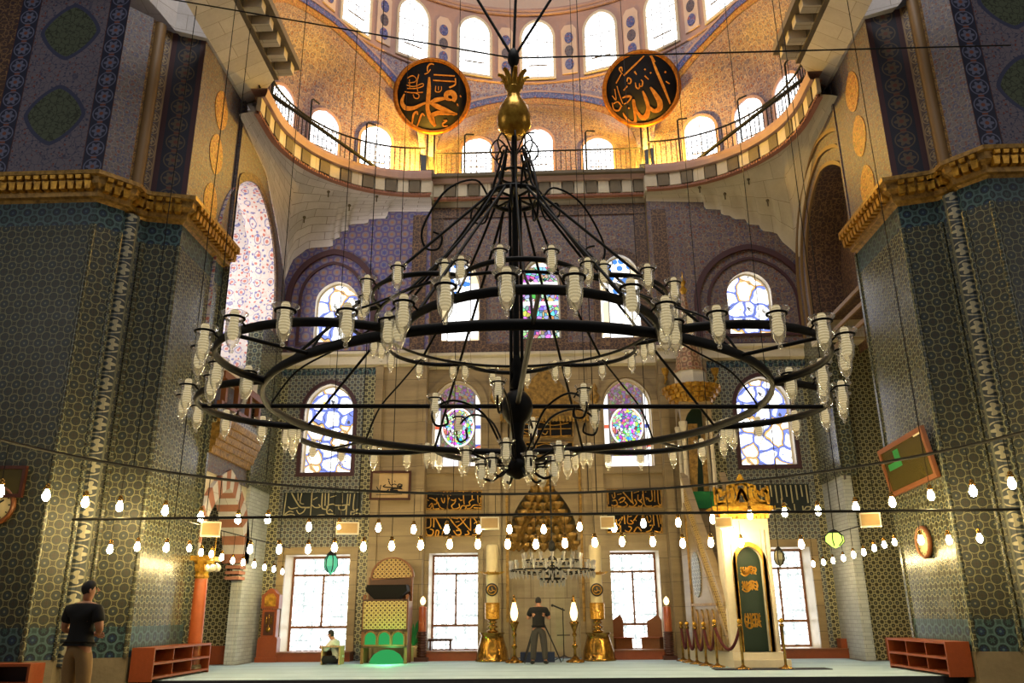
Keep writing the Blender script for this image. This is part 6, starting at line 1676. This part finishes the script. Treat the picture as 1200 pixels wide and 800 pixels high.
m.add([V(pl, YP, 0.3), V(pl, YP+0.5, 0.3), V(pl, YP+0.5, ztop), V(pl, YP, ztop)], [(1, 0, 3, 2)]); m.add([V(pr, YP, 0.3), V(pr, YP+0.5, 0.3), V(pr, YP+0.5, ztop), V(pr, YP, ztop)], [(0, 1, 2, 3)])
for x in (pl+0.06, dx0-0.05, dx1+0.05, pr-0.06): m.bbox((x-0.035, YP-0.04, 0.3), (x+0.035, YP, ztop-0.25))
m.build('portal', cream, T, world=True)
m = MB(); m.band(door, grow(door, 0.09), 0.0, 0.04, FP); m.build('door_arch', M['gold'], T, world=True)
m = MB(); m.prism(grow(door, 0.01), 0.05, FP, z0=-0.22); dd = m.build('door', M['green_dark'], T, world=True)
m = MB(); cx = (dx0+dx1)/2
def zf(py): return onY(877, py, YP).z
for py, hh in ((668, 0.16), (686, 0.20), (727, 0.30)):
    z = zf(py)
    for k in range(7):
        a = -0.15+0.05*k; s1 = math.sin(k*2.1+py); c1 = math.cos(k*1.7+py)
        stroke(m, [(cx+a, z+hh*0.5), (cx+a+0.02*s1, z+hh*0.1*c1), (cx+a-0.03*c1, z-hh*0.45)], [0.02, 0.035, 0.02], FP, 0.01, -0.17)
    for k in range(3):
        zz0 = z+hh*(0.35-0.35*k); stroke(m, [(cx-0.17, zz0), (cx-0.07, zz0-0.05), (cx+0.05, zz0+0.03), (cx+0.17, zz0-0.02)], [0.02, 0.04, 0.02], FP, 0.01, -0.17)
m.build('lettering', M['panel_letters'], dd, world=True)
m = MB()
for k, (o, z0, z1) in enumerate(((0.03, ztop, ztop+0.08), (0.09, ztop+0.08, ztop+0.16), (0.16, ztop+0.16, ztop+0.25))): m.bbox((pl-o, YP-o, z0), (pr+o, YP+0.5+o, z1))
for k in range(12):
    x = pl+(k+0.5)*(pr-pl)/12; m.box((x, YP-0.07, ztop+0.04), (0.07, 0.12, 0.12), taper=1.3)
m.build('cornice', M['gold_bright'], T, world=True)
# openwork crown
zc = ztop+0.25; zt = pz(556)
m = MB(); hw = phw*1.05
def cs(w, pts): stroke(m, [(pcx+a*hw, zc+b*(zt-zc)) for a, b in pts], w, frame((0, YP+0.02, 0), (1, 0, 0), (0, 0, 1)), 0.07, 0)
cs([0.10], [(-1, 0.06), (1, 0.06)])
for sg in (-1, 1):
    cs([0.10, 0.08, 0.05], [(sg*1.0, 0.05), (sg*1.02, 0.32), (sg*0.92, 0.52), (sg*0.80, 0.42), (sg*0.86, 0.30)]); cs([0.09, 0.07, 0.05], [(sg*0.95, 0.12), (sg*0.70, 0.16), (sg*0.55, 0.36), (sg*0.66, 0.46), (sg*0.74, 0.34)])
    cs([0.10, 0.08, 0.05], [(sg*0.62, 0.12), (sg*0.40, 0.24), (sg*0.36, 0.50), (sg*0.50, 0.62), (sg*0.56, 0.50), (sg*0.46, 0.42)]); cs([0.08, 0.08, 0.05], [(sg*0.34, 0.12), (sg*0.14, 0.30), (sg*0.20, 0.62), (sg*0.05, 0.74)]); cs([0.08, 0.06], [(sg*0.5, 0.62), (sg*0.25, 0.68), (sg*0.1, 0.72)])
    cs([0.07, 0.06], [(sg*0.2, 0.15), (sg*0.08, 0.42), (0, 0.55)])
    cs([0.12, 0.05], [(sg*1.0, 0.4), (sg*1.06, 0.62)])
cs([0.12, 0.20, 0.12, 0.03], [(0, 0.66), (0, 0.80), (0, 0.90), (0, 1.02)]); cs([0.05, 0.12, 0.05], [(0, 0.35), (0, 0.45), (0, 0.56)])
m.build('crown', M['gold_bright'], T, world=True)
# kiosk at the head of the stair
def kzz(py): return onY(815, py, YKs).z
zk0, zk1, zk2, zk3, zk4 = kzz(598), kzz(497), kzz(475), kzz(455), kzz(437)
zk5 = kzz(345)
stair_x0, stair_x1 = pl+0.04, pr-0.04
SLP = (kcx-pcx)/(YKs-YP)
def turned(mb):
    for p in mb.v: p.x += (p.y-YP)*SLP       # the flight runs slightly askew, from the doorway to the kiosk
    return mb
# flight: solid side walls and treads
ya, yb = YP+0.45, YKs-khw
za, zb = 0.5, zk0-0.15
n = 14
m = MB()
for k in range(n):
    y0 = ya+(yb-ya)*k/n; m.bbox((stair_x0+0.08, y0, 0.3), (stair_x1-0.08, y0+(yb-ya)/n+0.01, za+(zb-za)*(k+1)/n))
m.bbox((stair_x0+0.05, yb, 0.3), (stair_x1-0.05, YKs+khw, zk0)); turned(m).build('steps', M['marble'], T, world=True)
for x, sg in ((stair_x0, -1), (stair_x1, 1)):
    m = MB(); side = [(ya-0.3, 0.3), (yb+0.05, 0.3), (yb+0.05, zb+0.05), (ya-0.3, za-0.15)]
    Fs = frame((x, 0, 0), (0, 1, 0), (0, 0, 1))
    m.prism(side, 0.08, Fs, z0=-0.04); sd = turned(m).build('side_wall', M['marble'], T, world=True)
    m = MB(); e = 0.05
    for k in range(5):
        yy = ya+0.1+k*0.36; m.prism(arch(0.24, 0.85, 0.6, x0=yy, z0=0.32), 0.03, Fs, z0=(-0.07 if sg < 0 else 0.04))
    turned(m).build('arcade', M['gold_dull'], sd, world=True)
    m = MB(); yo, zo = ya+(yb-ya)*0.72, za+(zb-za)*0.50
    pts = [(yo+0.30*math.cos(a), zo+0.52*math.sin(a)) for a in [2*PI*i/24 for i in range(24)]]
    m.prism(pts, 0.03, Fs, z0=(-0.065 if sg < 0 else 0.035)); turned(m).build('oval_panel', M['tile_bay'], sd, world=True)
    m = MB()
    fr_ = [(ya+0.5, 1.3), (yb, 1.3), (yb, zb-0.05), (ya+0.35, 1.32)]
    m.prism([(ya+0.1, 1.24), (yb, 1.24), (yb, 1.30), (ya+0.1, 1.30)], 0.04, Fs, z0=(-0.075 if sg < 0 else 0.035))
    m.prism([(yb-0.06, 0.3), (yb, 0.3), (yb, zb), (yb-0.06, zb)], 0.04, Fs, z0=(-0.075 if sg < 0 else 0.035)); turned(m).build('moulding', M['gold_dull'], sd, world=True)
    m = MB()
    hr0, hr1 = 0.95, 0.95
    m.prism([(ya-0.3, za+0.05), (yb+0.05, zb+0.28), (yb+0.05, zb+0.95), (ya-0.3, za+0.72)], 0.05, Fs, z0=-0.025); rl = turned(m).build('balustrade', lattice, T, world=True)
    m = MB(); m.prism([(ya-0.35, za+0.68), (yb+0.05, zb+0.92), (yb+0.05, zb+1.06), (ya-0.35, za+0.82)], 0.16, Fs, z0=-0.08); m.prism([(ya-0.35, za-0.05), (yb+0.05, zb+0.18), (yb+0.05, zb+0.30), (ya-0.35, za+0.07)], 0.14, Fs, z0=-0.07); turned(m).build('handrail', M['marble'], rl, world=True)
# kiosk columns, arches, muqarnas, lit drum, tiled cone
for sx in (-1, 1):
    for sy in (-1, 1):
        m = MB(); cx_, cy_ = kcx+sx*khw*0.86, YKs+sy*khw*0.86
        m.lathe([(0.09, 0), (0.09, 0.08), (0.065, 0.14), (0.06, zk1-zk0-0.3), (0.075, zk1-zk0-0.26), (0.11, zk1-zk0-0.05), (0.11, zk1-zk0)], 12, (cx_, cy_, zk0)); m.build('column', M['cream_stone'], T, world=True)
for (Fm, w) in ((frame((kcx, YKs-khw, 0), (1, 0, 0), (0, 0, 1)), 0), (frame((kcx-khw, YKs, 0), (0, -1, 0), (0, 0, 1)), 1), (frame((kcx+khw, YKs, 0), (0, 1, 0), (0, 0, 1)), 2)):
    op = arch(khw*1.46, zk2-0.12-(zk1-0.5), 0.42, z0=zk1-0.5, point=0.5)
    m = MB(); m.sheet(rect(-khw, khw, zk1-0.5, zk2+0.02), [[(a, max(b, zk1-0.499)) for a, b in op]], Fm); m.build('arch_panel', M['marble'], T, world=True)
m = MB(); m.bbox((kcx-khw*0.7, YKs+khw*0.7, zk0), (kcx+khw*0.7, YKs+khw*0.8, zk2)); m.build('back_curtain', M['green_dark'], T, world=True)
m = MB(); m.prism([(-0.28, 0), (-0.12, 0), (0.02, 1.6), (0.05, 2.2), (-0.2, 2.2)], 0.05, frame((kcx, YKs-khw*0.4, zk0), (1, 0, 0), (0, 0, 1))); m.prism([(0.08, 0), (0.22, 0), (0.24, 2.1), (0.14, 2.1)], 0.05, frame((kcx, YKs-khw*0.3, zk0), (1, 0, 0), (0, 0, 1))); m.build('hanging', M['gold_dull'], T, world=True)
m = MB(); m.bbox((kcx-khw*0.75, YKs-khw-0.05, zk0), (kcx+khw*0.85, YKs-khw+0.02, zk0+0.42)); m.build('green_drape', M['green_cloth'], T, world=True)
m = MB()
for k, (o, f) in enumerate(((0.02, 0.0), (0.10, 0.25), (0.18, 0.5), (0.26, 0.75))):
    z0 = zk2+(zk3-zk2)*f; z1 = zk2+(zk3-zk2)*(f+0.25); m.lathe([(khw*1.15+o, z0), (khw*1.22+o, z1)], 8, (kcx, YKs, 0), smooth=False)
    for j in range(24): a = 2*PI*j/24; m.box((kcx+(khw*1.14+o)*math.cos(a), YKs+(khw*1.14+o)*math.sin(a), (z0+z1)/2), (0.10, 0.10, (z1-z0)*0.8), rz=a, taper=1.3)
m.build('stalactite_cornice', M['gold'], T, world=True)
m = MB(); m.lathe([(khw*1.6, zk3), (khw*1.6, zk3+0.05), (khw*1.05, zk3+0.06), (khw*1.05, zk4)], 8, (kcx, YKs, 0), smooth=False); m.build('drum', cream, T, world=True)
m = MB(); m.lathe([(khw*1.12, zk4), (khw*1.12, zk4+0.06), (khw*0.95, zk4+0.1), (0.06, zk5), (0, zk5+0.05)], 8, (kcx, YKs, 0), smooth=False); m.build('cone', tile('cone_tile', 0.30, '#b89a72', '#6a4a34', '#8a4634', '#8a4634', rough=0.4, lw=0.06, grid=False), T, world=True)
m = MB(); m.lathe([(0.05, zk5), (0.12, zk5+0.12), (0.04, zk5+0.25), (0.09, zk5+0.36), (0.02, zk5+0.5), (0.0, zk5+0.75)], 10, (kcx, YKs, 0)); m.build('finial', M['gold_bright'], T, world=True)
# sconces lighting the drum (gilt brackets on the marble)
for px in (780, 838):
    p = onY(px, 438, D-0.35); t = thing('gilt_sconce', (p.x, D-0.35, p.z-0.2), 'small gilded wall sconce %s of the pulpit cone' % ('left' if px < 800 else 'right'), 'sconce')
    m = MB(); m.lathe([(0, 0), (0.06, 0.05), (0.03, 0.1), (0.10, 0.25), (0.12, 0.35)], 10); m.tube([V(0, 0, 0.05), V(0, 0.3, 0.0)], 0.025, 6); m.build('bracket', M['gold'], t)
# two bulbs above the doorway
for px, py in ((857, 622), (868, 634)):
    p = onY(px, py, YP-0.35); bulb(p, bz+0.25-p.z if bz+0.25-p.z > 0.2 else 0.3, 'bright bulb hanging close before the pulpit doorway', 'bulbs before the pulpit doorway')
m = MB(); m.bbox((pcx-phw-0.5, YP-0.85, 0.0), (pcx+phw+0.75, YP-0.33, 0.015)); tag(m.build('floor_mat', M['navy'], loc=(pcx, YP-0.6, 0)), 'dark floor mat before the pulpit doorway, under the rope posts', 'mat')
# ---- rope barrier
posts = [(871, 781, 728), (921, 780, 727), (841, 780, 728), (828, 779, 731), (817, 777, 732), (808, 776, 735), (802, 775, 735)]
tops = []
for i, (px, py, pt) in enumerate(posts):
    b = onZ(px, py, 0)
    if i < 2: b.y = YP-0.56; b.x = onY(px, py, b.y).x
    else: b.y = YP+0.15+(i-2)*0.60; b.x = min(onY(px, py, b.y).x, pcx-phw-0.22+(b.y-YP)*SLP)
    zt = min(1.15, max(0.85, onY(px, pt, b.y).z))
    lab = ['brass rope post left of the pulpit door', 'brass rope post right of the pulpit door', 'brass rope post beside the pulpit flight, first behind the doorway', 'brass rope post beside the pulpit flight, second behind the doorway', 'brass rope post beside the pulpit flight, third behind the doorway', 'brass rope post beside the pulpit flight, fourth behind the doorway', 'brass rope post beside the pulpit flight, farthest from the doorway'][i]
    t = thing('rope_post', (b.x, b.y, 0), lab, 'post', 'brass rope posts around the pulpit')
    m = MB(); m.lathe([(0.17, 0), (0.17, 0.02), (0.06, 0.05), (0.03, 0.08)], 16); m.build('base', M['brass'], t)
    m = MB(); m.lathe([(0.028, 0.05), (0.028, zt-0.12), (0.05, zt-0.11), (0.05, zt-0.06), (0.03, zt-0.05)], 12); m.build('pole', M['brass'], t)
    m = MB(); m.ball((0, 0, zt), 0.05, 10, 8); m.build('knob', M['gold_bright'], t)
    tops.append(V(b.x, b.y, zt-0.10))
for k, (i, j, nm) in enumerate(((0, 2, 'sagging from the left door post to the flight'), (2, 3, 'first behind the doorway'), (3, 4, 'second behind the doorway'), (4, 5, 'third behind the doorway'), (5, 6, 'farthest from the doorway'), (1, None, 'sagging from the right door post to the portal'))):
    a = tops[i]; b = tops[j] if j is not None else V(pr+0.03, YP-0.05, tops[i].z)
    m = MB(); dst = (b-a).length; sag = 0.45 if dst > 0.6 else 0.42
    P = [a.lerp(b, f/14)-V(0, 0, sag*(1-(2*f/14-1)**2)) for f in range(15)]
    m.tube(P, 0.032, 8); tag(m.build('velvet_rope', M['velvet'], loc=a), 'dark red velvet rope, '+nm, 'rope', 'velvet ropes around the pulpit')
# ---------------------------------------------------------------- people
def skin(name, nodes, edges, mat, parent, root, sub=2):
    """nodes: name -> ((x, y, z), rx, ry); one continuous skinned surface"""
    keys = list(nodes); idx = {k: i for i, k in enumerate(keys)}
    me = bpy.data.meshes.new(name); me.from_pydata([nodes[k][0] for k in keys], [(idx[a], idx[b]) for a, b in edges], [])
    me.materials.append(mat)
    o = bpy.data.objects.new(name, me); COL.objects.link(o); o.parent = parent
    sm = o.modifiers.new('Skin', 'SKIN'); sm.use_smooth_shade = True; sm.branch_smoothing = 0.3
    if not me.skin_vertices: me.skin_vertices.new()
    sv = me.skin_vertices[0].data
    for k in keys:
        sv[idx[k]].radius = (nodes[k][1], nodes[k][2]); sv[idx[k]].use_root = (k == root)
    ss = o.modifiers.new('Sub', 'SUBSURF'); ss.levels = sub; ss.render_levels = sub
    return o
def chain(*ks): return list(zip(ks[:-1], ks[1:]))
def hand(nodes, edges, wrist, wp, direction, side, s=1.0, curl=0.5):
    """palm with four fingers of different lengths and a thumb from the side of the palm"""
    d = Vector(direction).normalized(); up = V(0, 1, 0) if abs(d.y) < 0.8 else V(0, 0, 1)
    across = d.cross(up).normalized()*side; palmn = across.cross(d).normalized()
    k = wrist+'_palm'; c = wp+d*0.06*s; nodes[k] = (tuple(c), 0.036*s, 0.020*s); edges.append((wrist, k))
    for f, (off, ln) in enumerate(((-0.030, 0.062), (-0.010, 0.074), (0.010, 0.080), (0.030, 0.070))):
        a = c+d*0.045*s+across*off*s; b = a+d*ln*0.55*s+palmn*0.012*curl; e = b+(d*(1-0.6*curl)+palmn*0.9*curl).normalized()*ln*0.5*s
        ks = ['%s_f%d%d' % (wrist, f, q) for q in range(3)]
        for kk, p, r in zip(ks, (a, b, e), (0.0095, 0.009, 0.0075)): nodes[kk] = (tuple(p), r*s, r*s)
        edges += [(k, ks[0]), (ks[0], ks[1]), (ks[1], ks[2])]
    a = c-across*0.040*s+d*0.0; b = a-across*0.018*s+d*0.035*s; e = b+d*0.03*s+palmn*0.01
    for q, (p, r) in enumerate(((a, 0.011), (b, 0.010), (e, 0.008))): nodes['%s_t%d' % (wrist, q)] = (tuple(p), r*s, r*s)
    edges += [(k, '%s_t0' % wrist), ('%s_t0' % wrist, '%s_t1' % wrist), ('%s_t1' % wrist, '%s_t2' % wrist)]
def person(loc, rz, J, label, mats, h=1.75, seated=False, long_sleeve=False):
    """J: joint positions for a 1.75 m figure facing +y (x to its right)"""
    t = thing('person', loc, label, 'person', rz=rz); s = h/1.75
    t.scale = (s, s, s)
    n = {}; e = []
    def N(k, rx, ry): n[k] = (J[k], rx, ry)
    N('pelvis', .180, .115); N('waist', .165, .11); N('chest', .200, .130); N('upper', .170, .105); N('neck', .062, .064); N('jaw', .066, .080); N('skull', .076, .094); N('crown', .052, .062)
    e += chain('pelvis', 'waist', 'chest', 'upper', 'neck', 'jaw', 'skull', 'crown')
    for q, sg in (('l', -1), ('r', 1)):
        N('sho_'+q, .080, .080); N('elb_'+q, .050, .050); N('wri_'+q, .029, .026)
        e += chain('upper', 'sho_'+q, 'elb_'+q, 'wri_'+q)
        hand(n, e, 'wri_'+q, V(*J['wri_'+q]), V(*J['wri_'+q])-V(*J['elb_'+q]), sg)
        N('hip_'+q, .095, .095); N('kne_'+q, .060, .062); N('ank_'+q, .042, .045); N('toe_'+q, .040, .030)
        e += chain('pelvis', 'hip_'+q, 'kne_'+q, 'ank_'+q, 'toe_'+q)
    body = skin('body', n, e, mats['skin'], t, 'pelvis')
    # clothing: separate shells a little larger than the body
    g = 0.016
    sh = {k: (J[k], n[k][1]+g, n[k][2]+g) for k in ('waist', 'chest', 'upper')}
    low = tuple(V(*J['pelvis']).lerp(V(*J['waist']), 0.35)); sh['hem'] = (low, .205, .145)
    nb = V(*J['upper']).lerp(V(*J['neck']), 0.72); sh['collar'] = (tuple(nb), .075, .070)
    ee = chain('hem', 'waist', 'chest', 'upper', 'collar')
    for q in 'lr':
        f = 0.98 if long_sleeve else 0.72
        sl = V(*J['sho_'+q]).lerp(V(*J['elb_'+q]), f); sh['sho_'+q] = (J['sho_'+q], .096, .096); sh['sl_'+q] = (tuple(sl), .080, .080); ee += chain('upper', 'sho_'+q, 'sl_'+q)
        if long_sleeve:
            c2 = V(*J['elb_'+q]).lerp(V(*J['wri_'+q]), 0.92); sh['cuff_'+q] = (tuple(c2), .042, .040); ee.append(('sl_'+q, 'cuff_'+q))
    skin('shirt', sh, ee, mats['shirt'], t, 'waist')
    tr = {'pelvis': (J['pelvis'], .190, .135), 'band': (tuple(V(*J['pelvis']).lerp(V(*J['waist']), 0.72)), .178, .125)}; ee = [('band', 'pelvis')]
    for q in 'lr':
        kk = V(*J['hip_'+q]).lerp(V(*J['kne_'+q]), 0.5); an = V(*J['kne_'+q]).lerp(V(*J['ank_'+q]), 0.96)
        cal = V(*J['kne_'+q]).lerp(V(*J['ank_'+q]), 0.5)
        tr['hip_'+q] = (J['hip_'+q], .128, .130); tr['thi_'+q] = (tuple(kk), .112, .114); tr['kne_'+q] = (J['kne_'+q], .092, .094); tr['cal_'+q] = (tuple(cal), .084, .086); tr['ank_'+q] = (tuple(an), .078, .080)
        ee += chain('pelvis', 'hip_'+q, 'thi_'+q, 'kne_'+q, 'cal_'+q, 'ank_'+q)
    skin('trousers', tr, ee, mats['trousers'], t, 'pelvis')
    # hair as a cap over the back and top of the skull; face features
    jaw, sk, cr = V(*J['jaw']), V(*J['skull']), V(*J['crown']); upv = (cr-jaw).normalized(); fwd = V(*J['face']).normalized(); fwd = (fwd-upv*fwd.dot(upv)).normalized(); rt = fwd.cross(upv)
    Mh = Matrix(((rt.x, fwd.x, upv.x, sk.x), (rt.y, fwd.y, upv.y, sk.y), (rt.z, fwd.z, upv.z, sk.z), (0, 0, 0, 1)))
    m = MB()
    def hp(u, v):
        a = 2*PI*u; front = max(0, math.sin(a)); th = v*(2.25-1.15*front**0.7)
        return Mh @ V(0.082*math.sin(th)**0.8*math.cos(a), 0.100*math.sin(th)**0.8*math.sin(a)-0.004, 0.106*math.cos(th)+0.004)
    m.grid(hp, 24, 10); m.build('hair', mats['hair'], t)
    m = MB()
    for sg in (-1, 1): m.ball(Mh @ V(sg*0.083, -0.004, -0.030), (0.013, 0.020, 0.030), 8, 6)
    m.build('ear', mats['skin'], t)
    m = MB(); m.tube([Mh @ V(0, 0.088, -0.005), Mh @ V(0, 0.112, -0.042), Mh @ V(0, 0.092, -0.048)], [0.010, 0.016, 0.010], 8); m.build('nose', mats['skin'], t)
    m = MB()
    for sg in (-1, 1): m.ball(Mh @ V(sg*0.031, 0.082, 0.0), (0.012, 0.012, 0.008), 8, 6)
    m.build('eye', mats['hair'], t)
    m = MB(); m.tube([Mh @ V(-0.024, 0.083, -0.076), Mh @ V(0, 0.092, -0.078), Mh @ V(0.024, 0.083, -0.076)], 0.006, 6); m.build('mouth', M['col_red'], t)
    if 'shoes' in mats:
        for q in 'lr':
            a, b = V(*J['ank_'+q]), V(*J['toe_'+q]); m = MB()
            d = (b-a); d.z = 0; d = d.normalized() if d.length > 1e-3 else V(0, 1, 0); c = a.lerp(b, 0.5); c.z = min(a.z, b.z)
            P = [a-d*0.075, a-d*0.02, c, b, b+d*0.06]; P = [V(p.x, p.y, b.z+0.005+(0.015 if i in (0, 1) else 0)) for i, p in enumerate(P)]
            m.tube(P, [0.036, 0.050, 0.050, 0.047, 0.030], 10, flat=(0.9, 1.0)); m.build('shoe', mats['shoes'], t)
    return t
base = dict(pelvis=(0, 0, .93), waist=(0, .01, 1.08), chest=(0, .0, 1.25), upper=(0, -.01, 1.40), neck=(0, .0, 1.50), jaw=(0, .03, 1.575), skull=(0, .025, 1.655), crown=(0, .015, 1.715), face=(0, 1, 0),
            sho_l=(-.185, -.01, 1.40), sho_r=(.185, -.01, 1.40), elb_l=(-.25, -.04, 1.12), elb_r=(.25, -.04, 1.12), wri_l=(-.24, .06, .90), wri_r=(.24, .06, .90),
            hip_l=(-.095, 0, .88), hip_r=(.095, 0, .88), kne_l=(-.11, .02, .48), kne_r=(.11, .02, .48), ank_l=(-.12, -.02, .085), ank_r=(.12, -.02, .085), toe_l=(-.14, .13, .035), toe_r=(.14, .13, .035))
# man in the foreground, left, seen from behind, looking to the right, hands before him
YM = 11.6; pm = onY(95, 742, YM)
J = dict(base); J.update(sho_l=(-.21, -.01, 1.40), sho_r=(.21, -.01, 1.40), elb_r=(.285, .0, 1.13), wri_r=(.10, .20, 1.10), elb_l=(-.28, .0, 1.13), wri_l=(-.06, .24, 1.08), face=(.75, .8, 0.05), jaw=(.015, .03, 1.575), skull=(.015, .025, 1.655), kne_r=(.12, .03, .48), kne_l=(-.10, .02, .48))
top = onY(103, 681, YM).z-FZ
person((pm.x, YM, FZ), -0.22, J, 'man in black t-shirt and khaki trousers standing with his back to us', dict(skin=M['skin'], hair=M['hair'], shirt=M['black_cloth'], trousers=M['khaki'], shoes=M['black']), h=min(1.86, max(1.7, top)))
# photographer before the niche: legs apart, arms raised to the camera
pf = onZ(632, 778, 0)
hp_ = onY(631, 700, pf.y).z
J = dict(base); J.update(sho_l=(-.20, .0, 1.40), sho_r=(.20, .0, 1.40), elb_l=(-.30, .10, 1.16), elb_r=(.30, .10, 1.16), wri_l=(-.10, .28, 1.36), wri_r=(.10, .28, 1.36), jaw=(0, .07, 1.555), skull=(0, .09, 1.63), crown=(0, .085, 1.69), neck=(0, .02, 1.49),
         kne_l=(-.14, .02, .48), kne_r=(.14, .02, .48), ank_l=(-.17, -.02, .085), ank_r=(.17, -.02, .085), toe_l=(-.21, .12, .035), toe_r=(.21, .12, .035))
person((pf.x, pf.y, 0), 0.0, J, 'photographer in black shirt and grey trousers seen from behind at the tripod', dict(skin=M['skin'], hair=M['hair'], shirt=M['black_cloth'], trousers=M['grey_cloth'], shoes=M['black']), h=hp_*1.75/1.72)
t = thing('camera_tripod', (pf.x, pf.y+0.42, 0), 'black tripod with camera in front of the photographer', 'tripod')
sc_ = hp_/1.72
m = MB(); m.box((0, 0, 1.62*sc_-0.15), (0.15, 0.09, 0.11)); m.lathe([(0.04, 0), (0.04, 0.14)], 12, M=frame((0, 0.04, 1.62*sc_-0.15), (1, 0, 0), (0, 0, 1)) @ Matrix.Rotation(PI, 4, 'Y')); m.build('camera', M['black'], t)
m = MB(); m.tube([V(0, 0, 1.05), V(0, 0, 1.62*sc_-0.2)], 0.018, 8); m.box((0, 0, 1.05), (0.10, 0.10, 0.08)); m.build('column', M['black'], t)
for a in (0.15, 2.4, 4.0):
    m = MB(); d = V(math.cos(a), math.sin(a), 0); m.tube([V(0, 0, 1.05)+d*0.04, V(0, 0, 0.55)+d*0.28, V(0, 0, 0.015)+d*0.52], [0.02, 0.017, 0.013], 8); m.build('leg', M['black'], t)
# seated man in white by the left window, writing at a low box
ps = onZ(404, 776, 0); ps.y = min(ps.y, 20.8); hs = onY(404, 743, ps.y).z
J = dict(pelvis=(0, 0, .14), waist=(0, .05, .28), chest=(0, .10, .44), upper=(0, .15, .58), neck=(0, .19, .67), jaw=(0, .25, .72), skull=(0, .26, .80), crown=(0, .25, .855), face=(0, .9, -.35),
         sho_l=(-.185, .15, .57), sho_r=(.185, .15, .57), elb_l=(-.25, .30, .38), elb_r=(.25, .30, .38), wri_l=(-.10, .46, .42), wri_r=(.10, .46, .42),
         hip_l=(-.10, .03, .13), hip_r=(.10, .03, .13), kne_l=(-.34, .34, .14), kne_r=(.34, .34, .14), ank_l=(-.02, .40, .07), ank_r=(.04, .30, .08), toe_l=(.10, .44, .05), toe_r=(-.08, .30, .05))
person((ps.x, ps.y, 0), PI/2*0.9, J, 'man in white shirt sitting on the carpet at a small writing desk', dict(skin=M['skin'], hair=M['hair'], shirt=M['white_cloth'], trousers=M['black_cloth']), h=1.75*min(1.2, max(0.85, hs/0.92)), long_sleeve=True)
bx = onY(389, 778, ps.y-0.05).x
t = thing('writing_desk', (bx, ps.y-0.02, 0), 'small pale wooden writing desk before the seated man in white', 'desk')
m = MB(); m.box((0, 0, 0.40), (0.46, 0.50, 0.03)); m.build('top', M['wood_pale'], t)
for x in (-0.21, 0.21):
    m = MB(); m.box((x, 0, 0.195), (0.03, 0.46, 0.39)); m.build('side_panel', M['wood_pale'], t)
m = MB(); m.box((0, 0.22, 0.2), (0.40, 0.02, 0.38)); m.build('back_panel', M['wood_mid'], t)
# ---------------------------------------------------------------- light, camera, view
w = bpy.data.worlds.new('hall_daylight'); SC.world = w; w.use_nodes = True
bg = w.node_tree.nodes['Background']; bg.inputs[0].default_value = (1.0, 0.96, 0.90, 1); bg.inputs[1].default_value = WORLD
def area(name, loc, target, size, energy, col, sy=None):
    l = bpy.data.lights.new(name, 'AREA'); l.shape = 'RECTANGLE'; l.size = size; l.size_y = sy or size; l.energy = energy; l.color = col
    o = bpy.data.objects.new(name, l); COL.objects.link(o); o.location = loc
    o.rotation_euler = (Vector(target)-Vector(loc)).to_track_quat('-Z', 'Y').to_euler(); return o
# daylight of the side aisle windows falling on the lit lunette at the left
area('left_aisle_window', (-10.3, 18.0, 10.2), (-9.0, 21.9, 9.8), 2.0, LUN, (1.0, 0.95, 0.92), 3.0)
# daylight from the dome windows above the hall
area('dome_windows', (0, 9.0, 24.0), (0, 14.5, 10.0), 9.0, DOME, (1.0, 0.96, 0.93))
area('left_hall_windows', (-13.0, 6.0, 9.0), (4, 20, 6.0), 5.0, SIDE, (1.0, 0.95, 0.88))
area('right_hall_windows', (13.0, 6.0, 9.0), (-4, 20, 6.0), 5.0, SIDE, (1.0, 0.9, 0.78))
l = bpy.data.lights.new('green_lamp', 'POINT'); l.energy = 25; l.color = (0.1, 1.0, 0.25); l.shadow_soft_size = 0.08
o = bpy.data.objects.new('green_lamp', l); COL.objects.link(o); o.location = (onY(452, 760, 20.3).x, 20.3, 0.25)
cd = bpy.data.cameras.new('Camera'); cam = bpy.data.objects.new('Camera', cd); COL.objects.link(cam)
cd.sensor_fit = 'HORIZONTAL'; cd.sensor_width = 36.0; cd.lens = 36.0*FPX/1200.0; cd.clip_start = 0.05; cd.clip_end = 200
B = -FW
cam.matrix_world = Matrix(((RT.x, UP.x, B.x, CAM.x), (RT.y, UP.y, B.y, CAM.y), (RT.z, UP.z, B.z, CAM.z), (0, 0, 0, 1)))
SC.camera = cam
vs_ = SC.view_settings; vs_.view_transform = 'Standard'; vs_.look = 'None'; vs_.exposure = EXPO; vs_.gamma = 1.0; vs_.use_curve_mapping = False
SC.cycles.max_bounces = 6; SC.cycles.diffuse_bounces = 3; SC.cycles.glossy_bounces = 3; SC.cycles.transmission_bounces = 4; SC.cycles.transparent_max_bounces = 10
SC.cycles.sample_clamp_indirect = 4.0; SC.cycles.use_light_tree = True; SC.cycles.caustics_reflective = False; SC.cycles.caustics_refractive = False
